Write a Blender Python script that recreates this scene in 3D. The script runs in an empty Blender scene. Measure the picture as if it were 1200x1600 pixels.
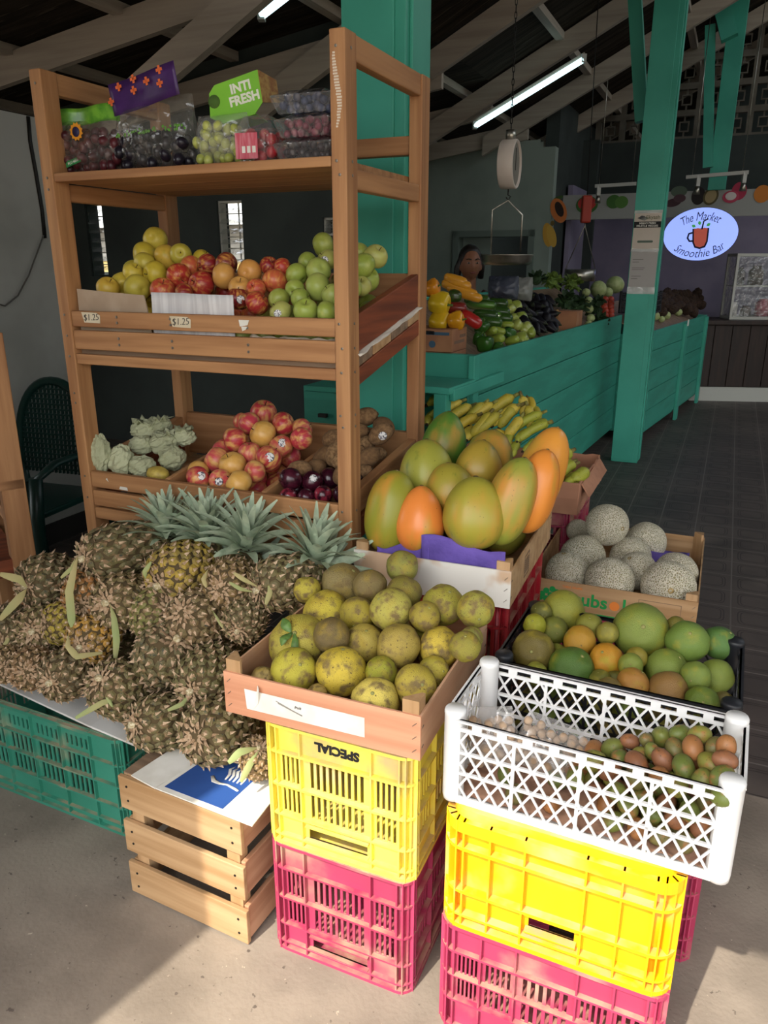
import bpy, math, random
from mathutils import Matrix, Vector, Euler, noise
random.seed(7)
C = bpy.context.scene.collection
scn = bpy.context.scene
PI = math.pi

# ---------------------------------------------------------------- camera
FOC = 1187.0; PITCH = math.radians(18.03); CH = 1.5
cam_d = bpy.data.cameras.new('camera'); cam = bpy.data.objects.new('camera', cam_d); C.objects.link(cam)
cam_d.sensor_fit = 'VERTICAL'; cam_d.sensor_height = 32.0; cam_d.lens = FOC/1600*32.0
cam_d.clip_start = 0.05; cam_d.clip_end = 400
cam.location = (0, 0, CH); cam.rotation_euler = (math.radians(90)-PITCH, 0, 0)
scn.camera = cam
# ---------------------------------------------------------------- light
scn.view_settings.view_transform = 'Standard'; scn.view_settings.look = 'None'
scn.view_settings.gamma = 1.0; scn.view_settings.use_curve_mapping = False
scn.view_settings.exposure = EXPOSURE = 0.75
SUN = Vector((.31, .40, -.62)).normalized()
world = bpy.data.worlds.new('world'); scn.world = world; world.use_nodes = True
wn = world.node_tree.nodes; wl = world.node_tree.links
bg = wn['Background']; sky = wn.new('ShaderNodeTexSky'); sky.sky_type = 'NISHITA'
sky.sun_disc = False; sky.sun_elevation = math.radians(50.8); sky.sun_rotation = math.atan2(-SUN.x, -SUN.y)
sky.air_density = 1.4; sky.dust_density = 3.0; sky.ozone_density = 1.0
hs = wn.new('ShaderNodeHueSaturation'); hs.inputs['Saturation'].default_value = .25
wl.new(sky.outputs[0], hs.inputs['Color']); wl.new(hs.outputs[0], bg.inputs[0])
bg.inputs[1].default_value = 0.33
sun_d = bpy.data.lights.new('sun', 'SUN'); sun_d.energy = 3.6; sun_d.angle = math.radians(.55); sun_d.color = (1, .93, .80)
sun = bpy.data.objects.new('sun', sun_d); C.objects.link(sun)
sun.rotation_euler = (-SUN).to_track_quat('Z', 'Y').to_euler(); sun.location = (-3, -4, 8)

# ---------------------------------------------------------------- geometry of the photograph
_c, _s = math.cos(PITCH), math.sin(PITCH)
def ray(u, v):
    a = (u-600)/FOC; b = (800-v)/FOC
    return Vector((a, _c+b*_s, -_s+b*_c))
O = Vector((0, 0, CH))
YAW = .418
E1 = Vector((math.cos(YAW), -math.sin(YAW), 0)); E2 = Vector((math.sin(YAW), math.cos(YAW), 0)); E3 = Vector((0, 0, 1))
FR = Vector((-.0868, 1.9238, 0))
WM = Matrix.Translation(FR) @ Matrix.Rotation(-YAW, 4, 'Z')
def W(a, b, z): return FR+E1*a+E2*b+E3*z
def plane_hit(u, v, p, n):
    d = ray(u, v); return O+d*((p-O).dot(n)/d.dot(n))
def AZ(u, v, z): return plane_hit(u, v, Vector((0, 0, z)), E3)
def AB(u, v, b): return plane_hit(u, v, FR+E2*b, E2)
def AA(u, v, a): return plane_hit(u, v, FR+E1*a, E1)
def AY(u, v, y): return plane_hit(u, v, Vector((0, y, 0)), Vector((0, 1, 0)))
def L(p):
    q = p-FR; return Vector((q.dot(E1), q.dot(E2), p.z))
def depth_of(p): return p.y*_c-(p.z-CH)*_s
def frame(x, y, z, yaw=YAW): return Matrix.Translation((x, y, z)) @ Matrix.Rotation(-yaw, 4, 'Z')

# ---------------------------------------------------------------- mesh builder
class MB:
    def __init__(s, M=None): s.v = []; s.f = []; s.m = []; s.sm = []; s.M = M
    def add(s, vs, fs, mi=0, smooth=False, M=None):
        o = len(s.v)
        if M is not None: vs = [M @ Vector(p) for p in vs]
        if s.M is not None: vs = [s.M @ Vector(p) for p in vs]
        s.v += [tuple(p) for p in vs]
        for f in fs: s.f.append(tuple(i+o for i in f)); s.m.append(mi); s.sm.append(smooth)
        return s
    def box(s, x0, x1, y0, y1, z0, z1, mi=0, M=None):
        vs = [(x, y, z) for z in (z0, z1) for y in (y0, y1) for x in (x0, x1)]
        return s.add(vs, [(0, 2, 3, 1), (4, 5, 7, 6), (0, 1, 5, 4), (2, 6, 7, 3), (0, 4, 6, 2), (1, 3, 7, 5)], mi, False, M)
    def bar(s, p, q, w, h, up=(0, 0, 1), mi=0):
        p = Vector(p); q = Vector(q); d = q-p; ln = d.length; d.normalize(); up = Vector(up)
        x = d.cross(up)
        if x.length < 1e-4: x = d.cross(Vector((1, 0, 0)))
        x.normalize(); z = x.cross(d)
        M = Matrix((x, d, z)).transposed().to_4x4(); M.translation = p
        return s.box(-w/2, w/2, 0, ln, -h/2, h/2, mi, M)
    def tube(s, pts, r, n=8, mi=0, caps=True, smooth=True, flat=1.0):
        pts = [Vector(p) for p in pts]; k = len(pts)
        rs = r if isinstance(r, (list, tuple)) else [r]*k
        vs = []; x = None
        for i in range(k):
            d = (pts[min(i+1, k-1)]-pts[max(i-1, 0)])
            if d.length < 1e-9: d = Vector((0, 0, 1))
            d.normalize()
            if x is None:
                x = d.cross(Vector((0, 0, 1)))
                if x.length < .05: x = d.cross(Vector((1, 0, 0)))
            x = x-d*x.dot(d); x.normalize(); y = d.cross(x)
            for j in range(n):
                t = 2*PI*j/n; vs.append(pts[i]+x*(rs[i]*math.cos(t))+y*(rs[i]*flat*math.sin(t)))
        fs = [(i*n+j, i*n+(j+1) % n, (i+1)*n+(j+1) % n, (i+1)*n+j) for i in range(k-1) for j in range(n)]
        if caps: fs += [tuple(range(n-1, -1, -1)), tuple(range((k-1)*n, k*n))]
        return s.add(vs, fs, mi, smooth)
    def lathe(s, prof, n=20, mi=0, M=None, smooth=True, fn=None):
        vs = []; k = len(prof)
        for i, (r, z) in enumerate(prof):
            for j in range(n):
                t = 2*PI*j/n; rr = r*(fn(t, z) if fn else 1)
                vs.append((rr*math.cos(t), rr*math.sin(t), z))
        fs = [(i*n+j, i*n+(j+1) % n, (i+1)*n+(j+1) % n, (i+1)*n+j) for i in range(k-1) for j in range(n)]
        if prof[0][0] > 1e-6: fs.append(tuple(range(n-1, -1, -1)))
        if prof[-1][0] > 1e-6: fs.append(tuple(range((k-1)*n, k*n)))
        return s.add(vs, fs, mi, smooth, M)
    def ell(s, c, r, n=16, m=10, mi=0, M=None, fn=None):
        if not isinstance(r, (list, tuple)): r = (r, r, r)
        vs = []
        for i in range(m+1):
            p = PI*i/m
            for j in range(n):
                t = 2*PI*j/n; q = Vector((math.sin(p)*math.cos(t), math.sin(p)*math.sin(t), -math.cos(p)))
                k = fn(q) if fn else 1
                vs.append((c[0]+r[0]*q.x*k, c[1]+r[1]*q.y*k, c[2]+r[2]*q.z*k))
        fs = [(i*n+j, i*n+(j+1) % n, (i+1)*n+(j+1) % n, (i+1)*n+j) for i in range(m) for j in range(n)]
        return s.add(vs, fs, mi, True, M)
    def prism(s, poly, z0, z1, mi=0, M=None, smooth=False):
        n = len(poly); vs = [(x, y, z0) for x, y in poly]+[(x, y, z1) for x, y in poly]
        fs = [tuple(range(n-1, -1, -1)), tuple(range(n, 2*n))]+[(i, (i+1) % n, n+(i+1) % n, n+i) for i in range(n)]
        return s.add(vs, fs, mi, smooth, M)
    def ring(s, o, i_, z0, z1, mi=0, M=None):
        n = len(o)
        vs = [(x, y, z0) for x, y in o]+[(x, y, z1) for x, y in o]+[(x, y, z0) for x, y in i_]+[(x, y, z1) for x, y in i_]
        fs = []
        for k in range(n):
            l = (k+1) % n
            fs += [(k, l, n+l, n+k), (2*n+l, 2*n+k, 3*n+k, 3*n+l), (n+k, n+l, 3*n+l, 3*n+k), (l, k, 2*n+k, 2*n+l)]
        return s.add(vs, fs, mi, False, M)
    def sheet(s, fn, nu, nv, mi=0, M=None, smooth=True):
        vs = [fn(i/nu, j/nv) for j in range(nv+1) for i in range(nu+1)]
        fs = [(j*(nu+1)+i, j*(nu+1)+i+1, (j+1)*(nu+1)+i+1, (j+1)*(nu+1)+i) for j in range(nv) for i in range(nu)]
        return s.add(vs, fs, mi, smooth, M)
    def mesh(s, name, mats):
        me = bpy.data.meshes.new(name); me.from_pydata(s.v, [], s.f)
        for m in (mats if isinstance(mats, (list, tuple)) else [mats]): me.materials.append(m)
        me.polygons.foreach_set('material_index', s.m); me.polygons.foreach_set('use_smooth', s.sm)
        me.update(); return me
    def build(s, name, mats, parent=None, M=None, bevel=0, solid=0, sub=0, label=None):
        o = bpy.data.objects.new(name, s.mesh(name, mats)); C.objects.link(o)
        if parent: o.parent = parent
        if M is not None: o.matrix_local = M
        if solid:
            md = o.modifiers.new('solid', 'SOLIDIFY'); md.thickness = solid; md.offset = 0
        if bevel:
            md = o.modifiers.new('bevel', 'BEVEL'); md.width = bevel; md.segments = 2; md.limit_method = 'ANGLE'; md.angle_limit = .7
        if sub:
            md = o.modifiers.new('sub', 'SUBSURF'); md.levels = sub; md.render_levels = sub
        if label: o['label'] = label
        return o
def rrect(x0, x1, y0, y1, r, n=5):
    out = []
    for cx, cy, a0 in ((x1-r, y1-r, 0), (x0+r, y1-r, 90), (x0+r, y0+r, 180), (x1-r, y0+r, 270)):
        for k in range(n+1):
            a = math.radians(a0+90*k/n); out.append((cx+r*math.cos(a), cy+r*math.sin(a)))
    return out
def tag(o, label, cat, group=None, kind=None):
    o['label'] = label; o['category'] = cat
    if group: o['group'] = group
    if kind: o['kind'] = kind
    return o
def thing(name, label, cat, M=None, group=None):
    o = bpy.data.objects.new(name, None); C.objects.link(o); o.empty_display_size = .05
    if M is not None: o.matrix_world = M
    return tag(o, label, cat, group)
def struct(name, mb, mats, M=None, **k):
    o = mb.build(name, mats, M=M, **k); o['kind'] = 'structure'; return o
def dup(root, M, label=None, color=None, group=None):
    r = root.copy(); C.objects.link(r); r.matrix_world = M
    if label: r['label'] = label
    if group: r['group'] = group
    if color: r.color = color
    for ch in list(root.children):
        c = ch.copy(); C.objects.link(c); c.parent = r
        if color: c.color = color
        for g in ch.children:
            d = g.copy(); C.objects.link(d); d.parent = c
            if color: d.color = color
    return r
def text_mb(s, size, mb=None, M=None, mi=0, shear=0, bold=0, depth=.0006, align='CENTER'):
    cu = bpy.data.curves.new('t', 'FONT'); cu.body = s; cu.size = size; cu.shear = shear; cu.offset = bold
    cu.align_x = align; cu.align_y = 'CENTER'; cu.extrude = depth; cu.resolution_u = 3
    ob = bpy.data.objects.new('t', cu); me = bpy.data.meshes.new_from_object(ob)
    mb = mb or MB()
    mb.add([v.co.copy() for v in me.vertices], [tuple(p.vertices) for p in me.polygons], mi, False, M)
    bpy.data.objects.remove(ob); bpy.data.curves.remove(cu); bpy.data.meshes.remove(me)
    return mb
def facing(p, right, up):            # local x = right, local y = up, local z = out of the page
    x = Vector(right).normalized(); y = Vector(up); y = (y-x*y.dot(x)).normalized(); z = x.cross(y)
    M = Matrix((x, y, z)).transposed().to_4x4(); M.translation = Vector(p); return M

# ---------------------------------------------------------------- materials
def lin(h):
    h = h.lstrip('#'); out = []
    for i in (0, 2, 4):
        c = int(h[i:i+2], 16)/255; out.append(c/12.92 if c <= .04045 else ((c+.055)/1.055)**2.4)
    return (*out, 1)
def mat(name, c1, c2=None, scale=6, lo=.35, hi=.65, stretch=(1, 1, 1), rough=.6, bump=0, bscale=None, spots=None, objcol=False,
        metal=0, trans=0, ior=1.45, coat=0, detail=4, emit=None, estr=0, alpha=1, spec=.5, dirt=None, sss=0, warp=0, bdist=.01):
    m = bpy.data.materials.new(name); m.use_nodes = True
    nt = m.node_tree; N = nt.nodes; K = nt.links; b = N['Principled BSDF']
    tc = N.new('ShaderNodeTexCoord'); mp = N.new('ShaderNodeMapping'); mp.inputs['Scale'].default_value = stretch
    K.new(tc.outputs['Object'], mp.inputs[0])
    oi = N.new('ShaderNodeObjectInfo')
    ad = N.new('ShaderNodeVectorMath'); ad.operation = 'MULTIPLY_ADD'     # each object gets its own patch of the pattern
    K.new(oi.outputs['Random'], ad.inputs[0]); ad.inputs[1].default_value = (17, 31, 23); K.new(mp.outputs[0], ad.inputs[2])
    def nz(sc, det=4, dist=0):
        n = N.new('ShaderNodeTexNoise'); n.inputs['Scale'].default_value = sc; n.inputs['Detail'].default_value = det
        n.inputs['Distortion'].default_value = dist; K.new(ad.outputs[0], n.inputs['Vector']); return n.outputs['Fac']
    def rmp(f, a, z):
        r = N.new('ShaderNodeMapRange'); r.inputs['From Min'].default_value = a; r.inputs['From Max'].default_value = z
        r.interpolation_type = 'SMOOTHSTEP'; K.new(f, r.inputs['Value']); return r.outputs[0]
    def mix(f, a, c):
        x = N.new('ShaderNodeMix'); x.data_type = 'RGBA'; K.new(f, x.inputs['Factor'])
        for s_, k in ((a, 6), (c, 7)):
            if isinstance(s_, tuple): x.inputs[k].default_value = s_
            else: K.new(s_, x.inputs[k])
        return x.outputs[2]
    col = oi.outputs['Color'] if objcol else lin(c1)
    if c2: col = mix(rmp(nz(scale, detail, warp), lo, hi), col, lin(c2))
    if spots:
        for (sc, sz, scale_, a, z) in spots: col = mix(rmp(nz(scale_, 3), a, z), col, lin(sc))
    if dirt:
        dc, dsc, a, z = dirt; col = mix(rmp(nz(dsc, 6), a, z), col, lin(dc))
    if isinstance(col, tuple): b.inputs['Base Color'].default_value = col
    else: K.new(col, b.inputs['Base Color'])
    b.inputs['Roughness'].default_value = rough; b.inputs['Metallic'].default_value = metal; b.inputs['IOR'].default_value = ior
    b.inputs['Transmission Weight'].default_value = trans; b.inputs['Coat Weight'].default_value = coat; b.inputs['Alpha'].default_value = alpha
    b.inputs['Specular IOR Level'].default_value = spec
    if sss: b.inputs['Subsurface Weight'].default_value = sss; b.inputs['Subsurface Radius'].default_value = (.02, .02, .02); b.inputs['Subsurface Scale'].default_value = 1
    if emit: b.inputs['Emission Color'].default_value = lin(emit); b.inputs['Emission Strength'].default_value = estr
    if bump:
        bp = N.new('ShaderNodeBump'); bp.inputs['Strength'].default_value = bump; bp.inputs['Distance'].default_value = bdist
        K.new(nz(bscale or scale, 5), bp.inputs['Height']); K.new(bp.outputs[0], b.inputs['Normal'])
    m['nodes_ok'] = True
    return m
def film(name, tint, alpha, rough=.15):
    """thin clear plastic: mostly see-through, glossy glints, a little milky haze"""
    m = bpy.data.materials.new(name); m.use_nodes = True; nt = m.node_tree; N = nt.nodes; K = nt.links; N.remove(N['Principled BSDF'])
    tc = N.new('ShaderNodeTexCoord'); n = N.new('ShaderNodeTexNoise'); n.inputs['Scale'].default_value = 17; n.inputs['Detail'].default_value = 2; K.new(tc.outputs['Object'], n.inputs['Vector'])
    bp = N.new('ShaderNodeBump'); bp.inputs['Strength'].default_value = .9; bp.inputs['Distance'].default_value = .03; K.new(n.outputs['Fac'], bp.inputs['Height'])
    t = N.new('ShaderNodeBsdfTransparent'); d = N.new('ShaderNodeBsdfDiffuse'); d.inputs['Color'].default_value = lin(tint); g = N.new('ShaderNodeBsdfGlossy'); g.inputs['Roughness'].default_value = rough; K.new(bp.outputs[0], g.inputs['Normal'])
    x = N.new('ShaderNodeMixShader'); x.inputs[0].default_value = alpha; K.new(t.outputs[0], x.inputs[1]); K.new(d.outputs[0], x.inputs[2])
    lw = N.new('ShaderNodeLayerWeight'); lw.inputs['Blend'].default_value = .5; K.new(bp.outputs[0], lw.inputs['Normal'])
    pw = N.new('ShaderNodeMath'); pw.operation = 'POWER'; pw.inputs[1].default_value = 3.5; K.new(lw.outputs['Facing'], pw.inputs[0])
    f = N.new('ShaderNodeMath'); f.operation = 'MULTIPLY_ADD'; f.inputs[1].default_value = .75; f.inputs[2].default_value = .06; K.new(pw.outputs[0], f.inputs[0])
    y = N.new('ShaderNodeMixShader'); mu = N.new('ShaderNodeMath'); mu.operation = 'MULTIPLY'; mu.inputs[1].default_value = 1.0; K.new(f.outputs[0], mu.inputs[0]); K.new(mu.outputs[0], y.inputs[0]); K.new(x.outputs[0], y.inputs[1]); K.new(g.outputs[0], y.inputs[2]); K.new(y.outputs[0], N['Material Output'].inputs[0]); return m

M_ = {}
wood_kw = dict(rough=.62, bump=.25, bdist=.004, detail=6)
for ax, st in (('x', (1.2, 22, 22)), ('y', (22, 1.2, 22)), ('z', (22, 22, 1.2))):
    M_['wood'+ax] = mat('shelf_wood_'+ax, '#b58558', '#94653f', scale=1.6, lo=.3, hi=.72, stretch=st, dirt=('#6a3d1e', .7, .66, .85), **wood_kw)
    M_['dark'+ax] = mat('red_wood_'+ax, '#8f4a2a', '#5f2f1b', scale=1.6, lo=.3, hi=.72, stretch=st, **wood_kw)
    M_['pale'+ax] = mat('pale_wood_'+ax, '#c19d74', '#a37d54', scale=1.4, lo=.3, hi=.72, stretch=st, dirt=('#8a6a48', .9, .62, .85), **wood_kw)
    M_['gray'+ax] = mat('weathered_wood_'+ax, '#9a7f66', '#6f5a48', scale=1.5, lo=.3, hi=.72, stretch=st, **wood_kw)
    M_['ply'+ax] = mat('thin_plywood_'+ax, '#d3a886', '#bd8d6c', scale=1.1, lo=.3, hi=.75, stretch=st, rough=.7, bump=.1, bdist=.002)
    M_['white'+ax] = mat('whitewashed_timber_'+ax, '#aea394', '#9c9183', scale=1.3, lo=.3, hi=.75, stretch=st, rough=.8, bump=.08, bdist=.003)
M_['teal'] = mat('teal_paint', '#45a892', '#3c9b86', scale=3, rough=.5, bump=.05, bscale=12, dirt=('#2f7d6c', 2.2, .66, .85))
M_['tealw'] = mat('teal_paint_planks', '#3f9f8a', '#378f7b', scale=2, stretch=(1, 1, 6), rough=.55, dirt=('#2b6f62', 3, .66, .9))
M_['screw'] = mat('screw_steel', '#8d8478', rough=.4, metal=.8)
M_['steel'] = mat('brushed_steel', '#b9b4a8', '#8f8a80', scale=9, rough=.32, metal=.95)
M_['black'] = mat('black_iron', '#16130f', rough=.6)
M_['paper'] = mat('white_paper', '#e6e3da', '#d8d4c8', scale=14, rough=.85)
M_['ink'] = mat('dark_ink', '#1c1b1d', rough=.8)
M_['card'] = mat('grey_brown_cardboard', '#b6a18a', '#a58f78', scale=8, rough=.85)
M_['kraft'] = mat('brown_carton', '#a97754', '#96664a', scale=8, rough=.85)
# ================================================================ the setting
# floor: smooth concrete outside, patterned cement tiles inside (boundary parallel to the shop front)
def floor_mats():
    c = mat('street_concrete', '#918577', '#796e62', scale=5, lo=.3, hi=.7, rough=.9, bump=.35, bscale=90, bdist=.004, detail=8,
            spots=[('#5e544b', 0, 55, .68, .74), ('#b8aa97', 0, 70, .70, .78)], dirt=('#6b6055', 1.3, .55, .75))
    t = mat('patterned_cement_tiles', '#5a504b', '#4a423e', scale=3, rough=.55, dirt=('#6d625a', 1.7, .55, .8))
    nt = t.node_tree; N = nt.nodes; K = nt.links; b = N['Principled BSDF']
    tc = N.new('ShaderNodeTexCoord'); br = N.new('ShaderNodeTexBrick'); br.offset = 0; br.squash = 1
    br.inputs['Scale'].default_value = 1; br.inputs['Brick Width'].default_value = .205; br.inputs['Row Height'].default_value = .205
    br.inputs['Mortar Size'].default_value = .004; br.inputs['Mortar Smooth'].default_value = .2
    K.new(tc.outputs['Object'], br.inputs['Vector'])
    # raised rounded-square line inside each tile
    sx = N.new('ShaderNodeSeparateXYZ'); K.new(tc.outputs['Object'], sx.inputs[0])
    def cell(o):
        d = N.new('ShaderNodeMath'); d.operation = 'DIVIDE'; K.new(o, d.inputs[0]); d.inputs[1].default_value = .205
        f = N.new('ShaderNodeMath'); f.operation = 'FRACT'; K.new(d.outputs[0], f.inputs[0])
        s = N.new('ShaderNodeMath'); s.operation = 'SUBTRACT'; K.new(f.outputs[0], s.inputs[0]); s.inputs[1].default_value = .5
        p = N.new('ShaderNodeMath'); p.operation = 'POWER'; a = N.new('ShaderNodeMath'); a.operation = 'ABSOLUTE'
        K.new(s.outputs[0], a.inputs[0]); K.new(a.outputs[0], p.inputs[0]); p.inputs[1].default_value = 5; return p.outputs[0]
    ad = N.new('ShaderNodeMath'); ad.operation = 'ADD'; K.new(cell(sx.outputs['X']), ad.inputs[0]); K.new(cell(sx.outputs['Y']), ad.inputs[1])
    rt = N.new('ShaderNodeMath'); rt.operation = 'POWER'; K.new(ad.outputs[0], rt.inputs[0]); rt.inputs[1].default_value = .2
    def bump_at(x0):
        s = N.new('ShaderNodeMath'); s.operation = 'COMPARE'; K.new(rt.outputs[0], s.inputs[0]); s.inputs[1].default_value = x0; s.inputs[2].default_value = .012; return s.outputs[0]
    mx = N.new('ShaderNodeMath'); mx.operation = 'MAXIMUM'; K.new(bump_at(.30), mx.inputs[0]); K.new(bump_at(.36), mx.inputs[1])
    m2 = N.new('ShaderNodeMath'); m2.operation = 'MAXIMUM'; K.new(mx.outputs[0], m2.inputs[0]); K.new(br.outputs['Fac'], m2.inputs[1])
    inv = N.new('ShaderNodeMath'); inv.operation = 'SUBTRACT'; inv.inputs[0].default_value = 1; K.new(m2.outputs[0], inv.inputs[1])
    bp = N.new('ShaderNodeBump'); bp.inputs['Strength'].default_value = .9; bp.inputs['Distance'].default_value = .004; K.new(inv.outputs[0], bp.inputs['Height']); K.new(bp.outputs[0], b.inputs['Normal'])
    src = b.inputs['Base Color'].links[0].from_socket
    m3 = N.new('ShaderNodeMix'); m3.data_type = 'RGBA'; K.new(br.outputs['Fac'], m3.inputs['Factor']); K.new(src, m3.inputs[6]); m3.inputs[7].default_value = lin('#6f6660'); m4 = N.new('ShaderNodeMix'); m4.data_type = 'RGBA'; gf = N.new('ShaderNodeMath'); gf.operation = 'MULTIPLY'; gf.inputs[1].default_value = .6; K.new(mx.outputs[0], gf.inputs[0]); K.new(gf.outputs[0], m4.inputs['Factor']); K.new(m3.outputs[2], m4.inputs[6]); m4.inputs[7].default_value = lin('#241f1c'); K.new(m4.outputs[2], b.inputs['Base Color'])  # dark tint painted along the embossed lines, imitating the shade of their relief
    return c, t
CONC, TILE = floor_mats()
TB = .445
struct('floor_pavement', MB().box(-14, 14, -16, TB, -.2, 0), CONC, WM)
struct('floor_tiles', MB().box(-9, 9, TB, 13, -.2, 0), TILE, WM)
struct('trim_pavement_edge', MB().box(-2.4, -1.06, -.33, -.22, 0, .006), mat('old_concrete_strip', '#8a7b6c', '#6f6256', scale=9, rough=.9), WM)

PLASTER = mat('pale_plaster', '#a9a79f', '#98968e', scale=2, rough=.9, bump=.1, bscale=20)
DARKW = mat('dark_wall_paint_and_shade', '#3c4340', '#343a38', scale=2, rough=.9)
MINT = mat('pale_mint_plaster', '#8f9a90', '#828d84', scale=1.5, rough=.9)
LILAC = mat('lilac_wall', '#8b8398', '#7d758c', scale=2, rough=.85)
RZ = lambda a: 3.6+.5*a                                    # underside of the steep rafters
RA = lambda a: 3.08+.137*a                                 # underside of the shallow rafters over the low side
AC = -1.432                                                # where the two meet
# left wall with its near corner, going back along the shop's depth
struct('wall_left', MB().box(-2.69, -2.49, .2, 1.57, 0, 2.21), PLASTER, WM)
struct('baseboard_left', MB().box(-2.49, -2.478, .25, 1.57, 0, .12), mat('dark_skirting', '#2b2724', rough=.8), WM)
# wing wall beside the pavement: its corner throws the slanting shade line on the ground
struct('wall_wing', MB().box(-3.9, 0, -.12, .12, 0, 3.1), PLASTER, Matrix.Translation((-1.54, .02, 0)) @ Matrix.Rotation(-.35, 4, 'Z'))
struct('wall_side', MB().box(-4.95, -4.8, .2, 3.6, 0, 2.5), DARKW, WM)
struct('wall_right', MB().box(6.4, 6.6, .6, 13, 0, 5.2), MINT, WM)
# awning over the pavement
AW = mat('corrugated_sheet', '#6e675e', '#565049', scale=2, rough=.7, stretch=(1, 8, 1))
struct('ceiling_awning', MB().box(-5.5, 7, -2.42, 1.2, 2.98, 3.02).box(-5.5, 7, -2.42, -2.37, 2.86, 3.02), AW, WM)
for i, x in enumerate((-5, -2.6, 1.9, 4.4, 6.6)):
    struct('trim_awning_joist_%d' % (i+1), MB().box(x-.03, x+.03, -2.36, 1.2, 2.9, 2.98), M_['whitey'], WM)
# main roof: dark boards over rafters that climb to the right
DECK = mat('dark_roof_boards', '#3a332b', '#241f1a', scale=1.5, lo=.3, hi=.7, stretch=(1, 12, 1), rough=1, spec=.1, bump=.5, bdist=.02, spots=[('#4a4238', 0, 3, .58, .7)])
def slope(x0, x1, y0, y1, t0, t1, F=RZ):
    mb = MB(); vs = [(x, y, F(x)+t) for t in (t0, t1) for y in (y0, y1) for x in (x0, x1)]
    mb.add(vs, [(0, 2, 3, 1), (4, 5, 7, 6), (0, 1, 5, 4), (2, 6, 7, 3), (0, 4, 6, 2), (1, 3, 7, 5)]); return mb
BW = 3.45
struct('ceiling', slope(AC, 4.9, 1.05, 13.2, .21, .26), DECK, WM)
struct('ceiling_low', slope(-5.4, AC, 1.05, BW+.15, .21, .26, RA), DECK, WM)
struct('ceiling_rear', slope(-3.2, AC, BW+.15, 13.2, .21, .26, RA), DECK, WM)
struct('ceiling_gable', MB().add([(-.8, 1.06, 3.0), (4.9, 1.06, 3.0), (4.9, 1.06, RZ(4.9)+.24), (-.8, 1.06, RZ(-.8)+.2)], [(0, 1, 2, 3)]), PLASTER, WM, solid=.03)
TR = [2.25, 3.3, 4.45, 5.8, 7.2, 8.6, 10.0]
for k, b in enumerate(TR):
    struct('trim_rafter_%d' % (k+1), slope(-2.75 if b < 7 else -1.9, 4.8, b-.03, b+.03, 0, .19), M_['whitex'], WM)
    if b < 8: struct('trim_low_rafter_%d' % (k+1), slope(-5.3 if b < BW else -3.1, AC+.02, b+.032, b+.08, 0, .17, lambda a, b=b: RA(a)-(.0 if b < 3 else .09)), M_['whitex'], WM)
for i, a in enumerate((-4.4, -3.5, -2.6, -1.7, -.8, .1, 1.0, 1.9, 2.8, 3.7)):
    z = max(RZ(a), RA(a)); struct('trim_purlin_%d' % (i+1), MB().box(a-.035, a+.035, 1.1, 13 if a > -3 else BW, z+.15, z+.21), M_['whitey'], WM)

# back of the room on the left: dark wall with two louvred windows
def win_rect(u0, u1, v0, v1, b):
    p = L(AB(u0, v0, b)); q = L(AB(u1, v1, b)); return p.x, q.x, q.z, p.z
wins = [win_rect(131, 170, 318, 432, BW), win_rect(338, 383, 314, 424, BW), win_rect(504, 522, 340, 368, BW)]
mb = MB(); xs = [-4.8]
for (x0, x1, z0, z1) in wins:
    mb.box(xs[-1], x0, BW, BW+.15, 0, 3.15); mb.box(x0, x1, BW, BW+.15, 0, z0); mb.box(x0, x1, BW, BW+.15, z1, 3.15); xs.append(x1)
AE = L(AB(622, 400, BW)).x
mb.box(xs[-1], AE, BW, BW+.15, 0, 3.15)
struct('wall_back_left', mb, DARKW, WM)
GLASS = film('window_glass', '#dfe7e6', .06, .05)
WHITEP = mat('white_frame_paint', '#bdbcb4', rough=.6)
for i, (x0, x1, z0, z1) in enumerate(wins):
    fr = MB()
    t = .014
    fr.box(x0, x0+t, BW+.02, BW+.1, z0, z1).box(x1-t, x1, BW+.02, BW+.1, z0, z1).box(x0, x1, BW+.02, BW+.1, z0, z0+t).box(x0, x1, BW+.02, BW+.1, z1-t, z1)
    w = struct('window_%d' % (i+1), fr, mat('window_frame_dark', '#22302c', rough=.6) if i == 0 else WHITEP, WM)
    lv = MB(); n = max(3, int((z1-z0)/.075))
    for q in range(n):
        z = z0+.03+(q+.5)*(z1-z0-.06)/n
        lv.box(x0+t, x1-t, -.03, .03, -.002, .003, 0, Matrix.Translation((0, BW+.03, z)) @ Matrix.Rotation(.62, 4, 'X'))
    lv.build('louvres', GLASS, w)
    gr = MB(); nx = max(2, round((x1-x0)/.11))
    for q in range(1, nx): gr.box(x0+(x1-x0)*q/nx-.004, x0+(x1-x0)*q/nx+.004, BW+.12, BW+.13, z0, z1)
    for q in range(1, 6): gr.box(x0, x1, BW+.12, BW+.13, z0+(z1-z0)*q/6-.004, z0+(z1-z0)*q/6+.004)
    gr.build('security_grille', WHITEP, w)
# neighbouring house and yard seen through the louvres
yard = thing('neighbouring_house', 'yellow and white house seen outside through the louvred windows', 'house', WM @ Matrix.Translation((-6.5, 7.2, 0)))
MB().box(-6, 2.6, 0, .3, 0, 1.55).build('wall', mat('yellow_house_wall', '#f2d890', rough=.9), yard)
MB().box(-6, 2.6, -.03, 0, 1.55, 2.0).build('fascia_board', WHITEP, yard)
MB().add([(-6, -.6, 2.0), (2.6, -.6, 2.0), (2.6, 2.5, 2.55), (-6, 2.5, 2.55)], [(0, 1, 2, 3)]).build('roof', mat('pale_roof_sheet', '#b9bcb9', rough=.7), yard, solid=.04)
MB().box(-1.8, -.9, -.02, 0, .9, 1.4).box(.6, 1.4, -.02, 0, .9, 1.4).build('window', DARKW, yard)

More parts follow.
